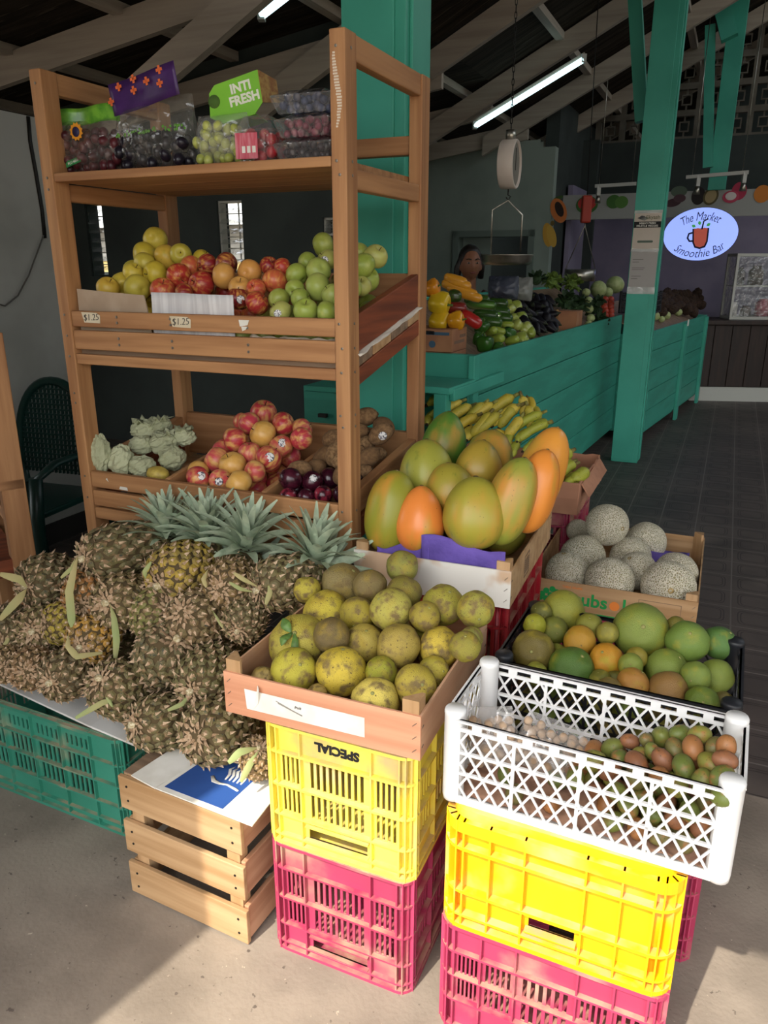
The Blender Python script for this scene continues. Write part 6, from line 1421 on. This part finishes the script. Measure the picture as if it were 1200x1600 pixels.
LET = mat('lettuce_leaf', '#7c9440', '#5a7430', scale=4, rough=.6, bump=.4, bscale=20, bdist=.03); DKG = mat('dark_leafy_greens', '#2f4a22', '#1f361a', scale=5, rough=.5, bump=.5, bscale=16, bdist=.03); CAB = mat('pale_cabbage_leaf', '#b5bd84', '#9aa86a', scale=2.5, rough=.5)
def leafy(sd, m, n=40, r=1):
    mb = MB(); rr = random.Random(sd)
    for k in range(n):
        z = rr.uniform(-.3, 1); a = rr.uniform(0, 6.28); q = Vector((math.cos(a)*math.sqrt(max(0, 1-z*z)), math.sin(a)*math.sqrt(max(0, 1-z*z)), z)); leaf(mb, q*.35, q, q+Vector((rr.uniform(-1, 1), rr.uniform(-1, 1), rr.uniform(-.8, .3))), .85, .34, 0, 5, rr.uniform(-.4, .4), rr.uniform(-1, 1))
    mb.ell((0, 0, 0), .6, 12, 8); return mb.mesh('leafy_head', m)
LEAF1, LEAF2 = leafy(1, LET), leafy(2, DKG)
for (u, v, r, me, lab) in ((862,441,16,LEAF1,'left head of green lettuce at the back of the counter'), (893,444,16,LEAF1,'right head of green lettuce in clear wrap'), (838,437,14,LEAF2,'dark bunch of curly greens left of the lettuce')): put('lettuce', me, u, v, r, None, lab, 'lettuce', None, lay(0, 1, .3), .06)
for k, (u, v, r) in enumerate(((886,470,17),(903,478,17),(893,492,13))): put('bagged_greens', LEAF2, u, v, r, None, ['dark greens in plastic, left of the two above the small brown box', 'dark greens in plastic, right of the two above the small brown box', 'lowest dark greens just above the small brown box'][k], 'greens', 'bagged greens', lay(0, .8, .6))
p = veg(904, 512); t = thing('carton', 'small brown box at the counter edge below the bagged greens', 'box', MN @ Matrix.Translation((-.20, (MNi @ p).y-.08, 1.0))); MB().box(0, .14, 0, .16, .0, .19).build('body', M_['kraft'], t); MB().box(-.004, .01, -.01, .0, 0, .2).build('corner_slat', M_['palez'], t)
for k, (u, v, r) in enumerate(((935,452,13),(961,445,14),(950,457,8))): put('cabbage', BALL(k, CAB, .04), u, v, r, None, ['left pale cabbage', 'right larger pale cabbage', 'small pale cabbage'][k]+' on the black crate by the column', 'cabbage', 'cabbages', None, .0)
for k, (u, v, r, sy) in enumerate(((926,484,13,1.3),(938,500,13,1.2),(935,472,11,1.1))): put('cauliflower', LEAF2, u, v, r, None, ['leafy cauliflower left of the red vegetables', 'lowest cauliflower with leaves at the counter edge', 'upper dark cauliflower leaves below the cabbages'][k], 'cauliflower', 'cauliflowers', lay(0, .6, .8))
for k, (u, v) in enumerate(((916,457),(920,470),(921,483),(923,497),(920,507))): put('turnip', BALL(k+9, CAB, .05), u, v, 6.5, None, 'pale root vegetable, %s in the strip beside the bagged greens' % ['top', 'second', 'third', 'fourth', 'lowest'][k], 'vegetable', 'pale roots')
REDV = mat('tomato_red', '#c0452c', '#a83a26', scale=4, rough=.4)
for k in range(14): put('tomato', BALL(k, REDV, .02), 945+(k % 2)*9+random.uniform(-1, 1), 468+(k//2)*6.2, 5.6, None, 'small orange red tomato in the strip before the black crate', 'tomato', 'tomatoes by the black crate')
q = veg(967, 495); bc_ = lat_crate('black vegetable crate at the end of the near counter, cabbages on top', frame(q.x-.02, q.y-.02, 1.10, NY), .30, .40, .17, BPL, 3, .04, .014)
# far counter: pale onions and a dark heap of roots
MFi = MF.inverted(); sfar = lambda x, y: .93+.5*max(-.5, min(0, x))*-1
for k, (u, v, r) in enumerate(((1026,475,7),(1029,486,7),(1036,490,6),(1042,493,6),(1024,494,7),(1034,499,5),(1060,488,6),(1053,480,5))): put('onion', BALL(k+20, CAB, .03), u, v, r, None, 'pale onion, %s at the front of the far counter' % ['topmost', 'second', 'third', 'fourth', 'leftmost', 'lowest', 'rightmost', 'upper right'][k], 'onion', 'onions on the far counter', p=march(u, v, MFi, sfar, 4, 11))
DRK = mat('dark_root', '#4a3426', '#2c2019', scale=4, rough=.9, bump=.5, bscale=14, bdist=.03)
for k in range(34):
    u = 1032+(k % 12)*5.6+random.uniform(-3, 3); v = 458+(k//12)*11+abs(u-1062)*.22+random.uniform(-3, 3)
    put('root_vegetable', BALL(k % 6+40, DRK, .18), u, v, 8, None, 'dark brown root vegetable in the heap at the end of the far counter', 'vegetable', 'dark roots on the far counter', None, 0, (random.uniform(.8, 1.5), .9, .9), p=march(u, v, MFi, lambda x, y: sfar(x, y)+.05, 4, 11))

# ================================================================ smoothie bar
b0 = AZ(1090, 626, 0); MSB = frame(b0.x, b0.y, 0, .11)
bar = thing('smoothie_bar', 'dark wooden bar counter with a white base at the far right', 'counter', MSB)
DW = mat('dark_bar_wood', '#33211a', '#241712', scale=2, stretch=(14, 14, 1), rough=.5)
MB().box(-.1, 2.6, .02, .5, .16, .86).build('body', DW, bar)
for k in range(14): MB().box(-.1+k*.193, -.1+k*.193+.186, 0, .02, .17, .85).build('panel_board', DW, bar, bevel=.003)
MB().box(-.14, 2.65, -.06, .55, .86, .91).build('counter_top', DW, bar, bevel=.006); MB().box(-.1, 2.6, .0, .5, 0, .16).build('white_base', WHITEP, bar)
p = plane_hit(1142, 478, MSB @ Vector((0, .1, 0)), MSB.to_3x3() @ Vector((0, 1, 0))); q = plane_hit(1142, 396, MSB @ Vector((0, .1, 0)), MSB.to_3x3() @ Vector((0, 1, 0)))
dcs = thing('display_case', 'glass display case with white frame standing on the smoothie bar', 'display case', frame(p.x, p.y, .91, .11)); ch = q.z-.91; cw = 1.1
MB().box(0, cw, 0, .35, 0, .03).build('base', WHITEP, dcs); MB().box(0, cw, 0, .35, ch-.03, ch).build('top', WHITEP, dcs); MB().box(.02, cw-.02, .02, .34, ch*.5, ch*.5+.015).build('shelf_board', WHITEP, dcs)
for x in (0, cw/2-.01, cw-.025):
    for y in (0, .325): MB().box(x, x+.025, y, y+.025, .03, ch-.03).build('frame_post', WHITEP, dcs)
MB().box(.01, cw-.01, .004, .008, .03, ch-.03).build('glass_front', GLASS, dcs); MB().box(.005, .009, .02, .33, .03, ch-.03).build('glass_side', GLASS, dcs)
for k, (x, w, h, c, z) in enumerate(((.05, .08, .16, '#cfcac4', .031), (.16, .12, .12, '#5a4a44', .031), (.32, .16, .2, '#b04a5a', .031), (.52, .12, .17, '#7d8a5a', .031), (.06, .10, .2, '#3a302c', ch*.5+.016), (.2, .16, .22, '#4c3b30', ch*.5+.016), (.45, .1, .2, '#c9b9a0', ch*.5+.016))):
    tag(MB().lathe([(w*.5, 0), (w*.5, h*.7), (w*.3, h*.85), (w*.3, h*.95), (0, h*.95)], 14).build('jar', mat('jar_%d' % k, c, rough=.3), M=frame(p.x, p.y, .91, .11) @ Matrix.Translation((x+w/2, .17, z))), ['white tub at the lower left of the display case', 'dark jar beside the white tub in the display case', 'pink carton jar in the lower middle of the display case', 'greenish jar in the lower right of the display case', 'dark jar at the upper left of the display case', 'wide brown jar on the upper shelf of the display case', 'cream jar on the upper shelf of the display case'][k], 'jar', 'jars in the display case')

# oval light sign
SGB = FB-.30; sc0 = AB(1094, 366, SGB); sw = (AB(1153, 366, SGB)-AB(1035, 366, SGB)).length/2; sh_ = (AB(1094, 325, SGB)-AB(1094, 408, SGB)).length/2
MS = facing(sc0, E1, E3) @ Matrix.Rotation(.045, 4, 'Z')
sign = thing('oval_light_sign', 'glowing oval sign of the smoothie bar with a red drink printed on it', 'sign', MS)
ov = lambda k: [(sw*k*math.cos(2*PI*i/64), sh_*k*math.sin(2*PI*i/64)) for i in range(64)]
MB().prism(ov(1.0), -.10, -.004).build('housing', mat('sign_housing', '#2a2c3a', rough=.4), sign)
MB().prism(ov(.985), -.004, 0).build('lit_face', mat('sign_lit_face', '#a9b8f0', emit='#8ba2f2', estr=.62, rough=.4), sign)
NAVY = mat('sign_navy', '#15163a', rough=.6)
def arc_text(s, size, rx, ry, a0, a1, flip=False):
    t = text_mb(s, size, shear=.30, bold=-.0005); xs = [v[0] for v in t.v]; x0, x1 = min(xs), max(xs); out = []
    for (x, y, z) in t.v:
        a = math.radians(a0+(a1-a0)*(x-x0)/(x1-x0)); c, sn = math.cos(a), math.sin(a); n = Vector((c/rx, sn/ry)).normalized()
        if a1 > a0: n = -n
        out.append((rx*c+n.x*y, ry*sn+n.y*y, z+.0012))
    t.v = out; return t
arc_text('The Market', sh_*.46, sw*.74, sh_*.66, 133, 47).build('lettering', NAVY, sign)
arc_text('Smoothie Bar', sh_*.44, sw*.78, sh_*.74, -143, -35).build('lettering', NAVY, sign)
def poly(mb, pts, z, mi=0): return mb.add([(x*sh_, y*sh_, z) for x, y in pts], [tuple(range(len(pts)))], mi)
g_ = MB(); poly(g_, [(-.30, .22), (.32, .22), (.30, -.30), (.22, -.50), (.02, -.56), (-.18, -.50), (-.27, -.30)], .0012); g_.build('printed_glass', NAVY, sign)
g_ = MB(); poly(g_, [(-.24, .20), (-.1, .24), (.02, .2), (.14, .24), (.26, .20), (.24, -.28), (.17, -.44), (.02, -.49), (-.14, -.44), (-.21, -.28)], .0020); g_.build('printed_drink', mat('sign_red', '#d0604f', emit='#d0604f', estr=.18, rough=.5), sign)
MB().tube([(x*sh_, y*sh_, .002) for x, y in ((-.26, .08), (-.42, .04), (-.46, -.12), (-.38, -.24), (-.25, -.24))], .035*sh_, 6, flat=.1).tube([(x*sh_, y*sh_, .003) for x, y in ((.05, .18), (.10, .48), (.26, .56))], .028*sh_, 6, flat=.1).build('printed_outline', NAVY, sign)
g_ = MB()
for (cx, cy, a) in ((-.05, .42, 1.9), (.28, .34, .6), (-.26, .32, 2.6)):
    pts = [(cx+.17*math.cos(a)*(t-.5)*1.0-.06*math.sin(a)*math.sin(PI*t)*s_, cy+.17*math.sin(a)*(t-.5)*1.0+.06*math.cos(a)*math.sin(PI*t)*s_) for s_, ts in ((1, [0, .25, .5, .75, 1]), (-1, [.75, .5, .25])) for t in ts]; poly(g_, pts, .0022)
g_.build('printed_leaves', mat('sign_green', '#4fae5c', emit='#4fae5c', estr=.25, rough=.5), sign)

# light rails with hooks above the bar
for k, (u0, v0, u1, v1, lab, hk) in enumerate(((930,291,994,287,'short white ceiling rail left of the far column', (936,)), (1072,277,1170,269,'longer white ceiling rail above the oval sign', (1092, 1164)))):
    P0, P1 = AB(u0, v0, 7.75), AB(u1, v1, 7.75); t = thing('light_rail', lab, 'light rail', Matrix.Translation(P0)); MB().bar((0, 0, 0), P1-P0, .04, .035).build('rail', WHITEP, t)
    for h in hk:
        f = (h-u0)/(u1-u0); c = (P1-P0)*f; MB().box(c.x-.02, c.x+.02, c.y-.02, c.y+.02, c.z-.10, c.z).build('spot_mount', WHITEP, t); MB().lathe([(.02, .05), (.035, -.03), (0, -.03)], 12, 0, Matrix.Translation(c-Vector((0, 0, .15)))).build('spot_lamp', M_['steel'], t)
    for f in (.1, .9): c = (P1-P0)*f; MB().tube([c, c+Vector((0, 0, 1.6))], .004, 5).build('suspension_wire', M_['steel'], t)

# fruit stickers on the fascia and back wall
def decal(name, lab, u, v, b, shapes):
    c = AB(u, v, b); t = thing('wall_sticker', lab, 'sticker', facing(c, E1, E3), 'fruit stickers'); s_ = depth_of(c)/FOC
    for k, (nm, col, dx, dy, rx, ry, rot) in enumerate(shapes):
        m = bpy.data.materials.get('print_'+col[1:]) or mat('print_'+col[1:], col, rough=.7)
        MB().lathe([(0, 0), (1, 0), (1, .001), (0, .001)], 20, 0, Matrix.Translation((dx*s_, -dy*s_, .001+k*.0012)) @ Matrix.Rotation(math.radians(rot), 4, 'Z') @ Matrix.Diagonal((rx*s_, ry*s_, 1, 1)), False).build(nm, m, t)
fz, bz_ = FB-.004, BB-.004
decal('papaya', 'halved papaya sticker at the right end of the back wall', 873, 327, bz_, [('leaf', '#3f5a2c', -2, -16, 8, 3, 20), ('rind', '#c9743a', 0, 2, 12, 19, 25), ('seeds', '#2c1c14', 1, 0, 6, 12, 25)])
decal('banana', 'banana sticker under the papaya sticker on the back wall', 859, 367, bz_, [('fruit', '#c99a3c', -3, 0, 8, 18, 10), ('fruit', '#d0a545', 3, 2, 7, 17, 18), ('stem', '#6c5a2c', 3, -17, 3, 4, 0)])
decal('watermelon', 'red watermelon wedge sticker on the fascia behind the far scale', 917, 320, fz, [('rind', '#3f6a34', 0, 0, 17, 13, 0), ('flesh', '#c23a34', 0, -2, 14, 10, 0)])
decal('lime', 'pair of green lime stickers on the fascia left of the column', 964, 315, fz, [('fruit', '#3f6a2c', -5, 0, 11, 10, 0), ('fruit', '#4f7a34', 7, 1, 10, 9, 0)])
decal('grapes', 'grape cluster sticker on the fascia just right of the column', 1058, 308, fz, [('leaf', '#5a6a5a', 2, -8, 12, 8, 0), ('fruit', '#4a3038', -5, 8, 12, 6, 10), ('fruit', '#5a4048', 4, 2, 9, 6, 0)])
decal('passion', 'dark passion fruit sticker with a cut half on the fascia', 1101, 306, fz, [('fruit', '#241c1c', -9, 0, 10, 13, 0), ('rind', '#5a5034', 9, 1, 11, 13, -20), ('pulp', '#a39068', 9, 1, 8, 10, -20)])
decal('dragon', 'pink dragon fruit sticker on the fascia above the sign', 1150, 303, fz, [('fruit', '#a8304a', 4, -4, 11, 13, 0), ('rind', '#b8405a', -7, 4, 12, 9, 0), ('flesh', '#cfc4c0', -7, 3, 8, 6, 0)])
decal('orange', 'orange fruit sticker at the right edge of the fascia', 1191, 303, fz, [('fruit', '#c97a2c', 0, 0, 12, 13, 0)])

# ================================================================ hanging scales
def chain(p, q, name, parent, r=.006):
    p, q = Vector(p), Vector(q); n = int((q-p).length/.03); mb = MB(); d = (q-p)/n
    for k in range(n):
        c = p+d*(k+.5); e = Vector((1, 0, 0)) if k % 2 else Vector((0, 1, 0)); pts = [c+e*(r*math.cos(t))+d.normalized()*(.019*math.sin(t)) for t in [2*PI*i/8 for i in range(9)]]; mb.tube(pts, .0022, 5, caps=False)
    return mb.build(name, M_['black'], parent)
SY = 4.45; sp0 = AY(796, 257, SY); t = thing('hanging_scale', 'white round dial scale hanging on a chain above the counter, its steel pan below', 'scale', Matrix.Translation(sp0))
ax = Vector((.93, -.36, 0)).normalized(); Rm = ax.to_track_quat('Z', 'Y').to_matrix().to_4x4(); rr = .122; hw = .042
SWH = mat('scale_enamel', '#d3c6ba', rough=.4)
MB().lathe([(0, -hw), (rr*.96, -hw), (rr, -hw+.006), (rr, hw-.004), (rr*.97, hw), (rr*.90, hw), (rr*.90, hw-.012), (0, hw-.012)], 36, 0, Rm).build('dial_housing', SWH, t)
MB().lathe([(0, 0), (rr*.88, 0), (rr*.88, .001), (0, .001)], 30, 0, Rm @ Matrix.Translation((0, 0, hw-.011)), False).build('dial_face', mat('dial_face', '#7d776c', rough=.5), t)
MB().bar(Rm @ Vector((0, -.03, hw-.008)), Rm @ Vector((0, .08, hw-.008)), .005, .002).build('needle', M_['black'], t)
MB().lathe([(.026, rr-.004), (.026, rr+.045), (0, rr+.045)], 16).build('top_mount', M_['steel'], t); ctop = AY(806, -60, SY)-sp0; chain((0, 0, rr+.045), (ctop.x*.4, 0, 1.25), 'chain', t)
hk = AY(794, 313, SY)-sp0; MB().tube([(0, 0, -rr), (0, 0, -rr-.03), hk+Vector((.012, 0, .02)), hk, hk+Vector((-.012, 0, .015))], .004, 6).build('hook', M_['black'], t)
l1, l2, r1, r2 = [AY(u, v, SY)-sp0 for u, v in ((769, 328), (767, 400), (816, 336), (813, 394))]
MB().tube([l2, l1, hk, r1, r2], .005, 6).build('bail', M_['steel'], t)
pc_ = AY(792, 400, SY)-sp0; pw = 40*depth_of(AY(792, 400, SY))/FOC
MB().lathe([(pw*.86, -.048), (pw*.97, -.03), (pw, .0), (pw*1.03, .004), (pw*1.02, .008), (pw*.97, .004), (pw*.93, -.028), (pw*.8, -.042), (0, -.042), (0, -.048)][::-1], 36, 0, Matrix.Translation(pc_)).build('pan', M_['steel'], t)
SY2 = 7.0; s2p = AY(916, 327, SY2); t = thing('hanging_scale', 'red tubular scale hanging further back with its own steel pan', 'scale', Matrix.Translation(s2p))
k_ = depth_of(s2p)/FOC; MB().box(-7.5*k_, 7.5*k_, -.03, .03, -20*k_, 20*k_).build('housing', mat('red_enamel', '#a8321f', rough=.4), t, bevel=.012)
p2 = AY(906, 430, SY2)-s2p; w2 = 24*k_; MB().lathe([(w2, -.05), (w2, .05), (w2*.97, .05), (w2*.96, -.045), (0, -.045)], 30, 0, Matrix.Translation(p2)).build('pan', M_['steel'], t)
for s_ in (-1, 1): MB().tube([(0, 0, -20*k_), (0, 0, -24*k_), p2+Vector((s_*w2, 0, .05))], .004, 5).build('wire', M_['steel'], t)
MB().tube([(0, 0, 20*k_), AY(935, 0, SY2)-s2p], .004, 5).build('cord', M_['black'], t)

# ================================================================ fluorescent tubes
def tube_light(label, u0, v0, u1, v1, b, bright):
    p, q = AB(u0, v0, b), AB(u1, v1, b); t = thing('tube_light', label, 'lamp', Matrix.Translation((p+q)/2)); a, e = p-(p+q)/2, q-(p+q)/2; d = (e-a).normalized()
    MB().tube([a, e], .024, 12).build('tube', mat('lit_tube_%d' % u0, '#e8fbff', emit='#c4f0f6', estr=bright), t)
    MB().bar(a-d*.02+Vector((0, .03, .035)), e+d*.02+Vector((0, .03, .035)), .05, .03).build('batten', M_['whitex'], t)
    for c in (a, e): MB().box(c.x-.02, c.x+.02, c.y-.02, c.y+.04, c.z-.025, c.z+.04).build('tube_holder', WHITEP, t)
tube_light('lit fluorescent tube on a rafter right of the dial scale chain', 742, 197, 912, 93, 5.72, 2.2)
tube_light('lit fluorescent tube at the top edge of the photo, left of the teal column', 408, 24, 462, -18, 2.6, 2.2)

# ================================================================ poster taped to the column
pb = COL2[2]-.0135; q = lambda u, v: L(AB(u, v, pb)); pa0, pa1 = q(984, 390).x, q(1026, 390).x; zt, zm_, zb_ = q(1008, 332).z, q(1005, 391).z, q(1001, 456).z
pw_ = COL2[1]-COL2[0]-.012; pcx = (COL2[0]+COL2[1])/2
post = thing('taped_poster', 'white printed poster taped around the teal column, dark band near its top', 'poster', WM @ Matrix.Translation((pcx, pb, 0)))
PAPR = mat('poster_paper', '#c9bcae', '#c2b5a6', scale=4, rough=.6)
MB().box(-pw_/2, pw_/2, -.0012, 0, zm_, zt).build('upper_sheet', PAPR, post); MB().box(-pw_/2, pw_/2, -.0014, 0, zb_, zm_).build('lower_sheet', mat('poster_paper_grey', '#a9a39e', rough=.6), post)
hz = zt-zm_; bd_ = MB().box(-pw_/2, pw_/2, -.002, -.0013, zt-hz*.40, zt-hz*.24).build('printed_band', M_['ink'], post)
fp = lambda x, z: facing((x, -.0024, z), (1, 0, 0), (0, 0, 1))
text_mb("MIMA'S FRESH", hz*.072, M=fp(0, zt-hz*.285), bold=.0004).build('lettering', M_['paper'], bd_); text_mb('FRUITS & VEGGIES', hz*.072, M=fp(0, zt-hz*.355), bold=.0004).build('lettering', M_['paper'], bd_)
text_mb('Ekyash', hz*.14, M=fp(.035, zt-hz*.13)).build('lettering', mat('olive_print', '#5a5e3c', rough=.8), post)
for k in range(3): MB().add([(-.075+k*.014, -.0018, zt-hz*.15-k*.006), (-.045+k*.014, -.0018, zt-hz*.08-k*.006), (-.020+k*.014, -.0018, zt-hz*.10-k*.006), (-.05+k*.014, -.0018, zt-hz*.17-k*.006)], [(0, 1, 2, 3)]).build('printed_logo', mat('logo_grey_%d' % k, ('#4a4a4a', '#6a6a66', '#8a8a84')[k], rough=.8), post)
MB().prism(rrect(-.06, .05, zt-hz*.80, zt-hz*.74, .008), 0, .001, 0, Matrix(((1, 0, 0, 0), (0, 0, -1, -.0013), (0, 1, 0, 0), (0, 0, 0, 1)))).build('printed_pill', mat('grey_green_print', '#5c6a5e', rough=.8), post)
for k, (z, w) in enumerate(((.22, .5), (.28, .3), (.42, .6), (.46, .55), (.62, .45), (.68, .3))): zz = zm_-(zm_-zb_)*z; MB().box(-pw_*.42, -pw_*.42+pw_*w*.8, -.0019, -.0015, zz-.002, zz+.002).build('printed_line', mat('faint_print_%d' % k, '#77726e', rough=.8), post)
TAPE = film('clear_tape', '#e8e8e4', .35, .1)
for (z, h) in ((zt+.005, .02), (zm_, .02), (zb_+.01, .05)): MB().box(-pw_/2-.004, pw_/2+.004, -.0030, -.0025, z-h/2, z+h/2).build('tape_strip', TAPE, post)

# ================================================================ dark green plastic armchair by the left wall
GPL = mat('dark_green_plastic', '#173a34', '#12302b', scale=3, rough=.35)
chr_ = thing('plastic_armchair', 'dark green plastic armchair with perforated arched back beside the left wall', 'chair', frame(-1.70, 3.50, 0, .30))
arch = lambda t, k=1: (-.24*k*math.cos(PI*t) if 0 else .235*k*math.cos(PI*(1-t)), .20+.05*0, .52+.44*k*math.sin(PI*t)**.75 if 0 < t < 1 else .52)
bk = MB().tube([Vector((arch(i/24)[0], .22+.05*(arch(i/24)[2]-.45), arch(i/24)[2])) for i in range(25)], .022, 8)
bk.build('back_frame', GPL, chr_)
la = MB()
for k in range(-9, 10):
    x = k*.0235; top = .50+.44*max(0, 1-(x/.235)**2)**.42
    la.bar((x, .22, .50), (x, .22+.05*(top-.45), top), .009, .012)
for j in range(17):
    z = .52+j*.025; hw_ = .235*math.sqrt(max(0, 1-max(0, (z-.52)/.44)**2.6)); la.bar((-hw_, .22+.05*(z-.45), z), (hw_, .22+.05*(z-.45), z), .012, .009)
la.build('perforated_back', GPL, chr_)
MB().prism(rrect(-.24, .24, -.24, .23, .06), .41, .44).build('seat', GPL, chr_, bevel=.008)
for s_ in (-1, 1):
    MB().tube([(s_*.235, .22, .62), (s_*.27, .10, .655), (s_*.27, -.12, .65), (s_*.255, -.23, .60)], [.022, .026, .026, .022], 8, flat=.6).build('arm', GPL, chr_)
    MB().tube([(s_*.255, -.23, .61), (s_*.24, -.24, .42), (s_*.265, -.29, 0)], [.03, .032, .022], 8).build('leg', GPL, chr_)
    MB().tube([(s_*.235, .22, .54), (s_*.23, .23, .42), (s_*.25, .32, 0)], [.026, .03, .02], 8).build('leg', GPL, chr_)
cb_ = [AA(u, v, -2.486) for u, v in ((44, 182), (47, 220), (56, 270), (66, 330), (70, 372))]
tag(MB().tube(cb_, .010, 6).build('cable', M_['black']), 'black cable running down the left wall', 'cable')
cb2 = [AA(u, v, -2.470) for u, v in ((68, 368), (58, 395), (45, 430), (28, 462), (8, 478), (-20, 470))]
tag(MB().tube(cb2, .004, 6).build('cable', mat('grey_cord', '#5a5650', rough=.7)), 'thin grey cord drooping across the left wall', 'cable')

# ================================================================ the woman behind the counter
wp = AY(735, 412, 5.75); fx = wp.x; per = thing('person', 'woman with dark tied back hair behind the vegetables, only face and shoulders visible', 'person', Matrix.Translation((fx, 5.75, 0)) @ Matrix.Rotation(.12, 4, 'Z'))
EZ = wp.z; SKIN = mat('skin', '#8d5f48', '#85573f', scale=4, rough=.5)
def head(q):
    k = 1.0
    if q.z < 0: k -= .16*(-q.z)**1.5*(abs(q.x)**.5)               # narrower jaw
    if q.y < -.3: k -= .05
    k += .10*math.exp(-((q.x/.14)**2+((q.z+.18)/.22)**2))*(q.y < 0)      # nose
    k -= .05*(math.exp(-(((abs(q.x)-.40)/.16)**2+((q.z-.10)/.12)**2)))*(q.y < 0)   # eye sockets
    k += .04*math.exp(-((q.x/.25)**2+((q.z+.85)/.2)**2))*(q.y < 0)       # chin
    k += .03*math.exp(-((q.x/.25)**2+((q.z+.50)/.09)**2))*(q.y < 0)      # lips
    return k
hb = MB()
hb.ell((0, 0, EZ-.005), (.076, .097, .118), 48, 40, fn=head)
hb.tube([(0, .02, EZ-.06), (0, .025, EZ-.16), (0, .03, EZ-.21)], [.050, .050, .062], 16)
hb.tube([(0, .03, EZ-.19), (0, .03, EZ-.30), (0, .03, EZ-.45), (0, .02, EZ-.62), (0, .02, EZ-.75)], [.07, .15, .14, .12, .155], 20, flat=.68)
for s_ in (-1, 1):
    hb.ell((s_*.078, .012, EZ-.02), (.012, .022, .032), 10, 8)
    hb.tube([(s_*.10, .03, EZ-.235), (s_*.175, .03, EZ-.27), (s_*.21, .02, EZ-.52), (s_*.20, -.14, EZ-.66)], [.05, .055, .042, .030], 14)
    pal = Vector((s_*.195, -.20, EZ-.675)); hb.tube([(s_*.20, -.14, EZ-.66), pal, pal+Vector((0, -.04, -.01))], [.028, .036, .034], 12, flat=.5)
    for j, (dx, ln) in enumerate(((-.027, .062), (-.009, .072), (.009, .068), (.026, .052))): hb.tube([pal+Vector((dx, -.03, -.01)), pal+Vector((dx*1.1, -.03-ln*.5, -.018)), pal+Vector((dx*1.1, -.03-ln, -.040))], [.0105, .0095, .0075], 8)
    hb.tube([pal+Vector((-s_*.03, .01, 0)), pal+Vector((-s_*.052, -.02, -.012)), pal+Vector((-s_*.056, -.045, -.022))], [.012, .011, .009], 8)
    hb.tube([(s_*.08, .02, EZ-.72), (s_*.095, .0, EZ-1.05), (s_*.09, .02, EZ-1.42)], [.095, .062, .038], 14); hb.tube([(s_*.09, .06, EZ-1.44), (s_*.095, -.10, EZ-1.47)], [.036, .03], 10)
body = hb.build('body', SKIN, per); md = body.modifiers.new('remesh', 'REMESH'); md.mode = 'VOXEL'; md.voxel_size = .0065; md.use_smooth_shade = True
sm_ = body.modifiers.new('smooth', 'SMOOTH'); sm_.iterations = 4; sm_.factor = .5
HAIR = mat('dark_hair', '#15100e', '#221a16', scale=3, stretch=(20, 20, 1), rough=.45)
hr = MB().ell((0, .022, EZ+.022), (.086, .100, .112), 30, 22, fn=lambda q: 1+.02*noise.noise(q*4)-(.22*max(0, -q.y-.35) if q.z < .55 else 0))
hr.tube([(-.062, -.01, EZ+.06), (-.088, .02, EZ-.03), (-.092, .03, EZ-.14), (-.085, .05, EZ-.22)], [.02, .026, .03, .02], 10).tube([(.062, -.01, EZ+.06), (.088, .025, EZ-.02), (.090, .05, EZ-.10)], [.02, .026, .022], 10)
hr.tube([(0, .10, EZ+.03), (.04, .14, EZ-.05), (.05, .12, EZ-.22)], [.045, .045, .02], 12); hr.build('hair', HAIR, per)
for s_ in (-1, 1):
    ey_ = MB().ell((s_*.031, -.083, EZ+.005), (.0115, .008, .0055), 14, 10).build('eye', mat('eye_white', '#9a8f86', rough=.4) if s_ < 0 else bpy.data.materials['eye_white'], per)
    MB().ell((s_*.031, -.0895, EZ+.005), (.0058, .0035, .0058), 12, 8).build('iris', HAIR, ey_)
    MB().tube([(s_*.014, -.092, EZ+.026), (s_*.032, -.092, EZ+.033), (s_*.050, -.080, EZ+.026)], [.0035, .004, .002], 6).build('eyebrow', HAIR, per)
MB().ell((0, -.0885, EZ-.062), (.022, .008, .0075), 14, 8).build('mouth', mat('lip', '#7a4038', rough=.5), per)
bl_ = MB().tube([(0, .03, EZ-.195), (0, .03, EZ-.235), (0, .03, EZ-.30), (0, .03, EZ-.45), (0, .02, EZ-.62), (0, .02, EZ-.78)], [.085, .130, .165, .155, .135, .17], 24, flat=.72)
for s_ in (-1, 1): bl_.tube([(s_*.09, .03, EZ-.235), (s_*.175, .03, EZ-.27), (s_*.20, .025, EZ-.42)], [.06, .068, .060], 14)
bl_.build('blouse', mat('maroon_floral_blouse', '#5a2430', '#8a5a50', scale=18, lo=.5, hi=.7, rough=.8), per)
tr = MB().tube([(0, .02, EZ-.74), (0, .02, EZ-.84)], [.172, .16], 20, flat=.72)
for s_ in (-1, 1): tr.tube([(s_*.08, .02, EZ-.76), (s_*.095, .0, EZ-1.05), (s_*.09, .02, EZ-1.40)], [.105, .075, .052], 14)
tr.build('trousers', mat('dark_trousers', '#22242c', rough=.85), per)
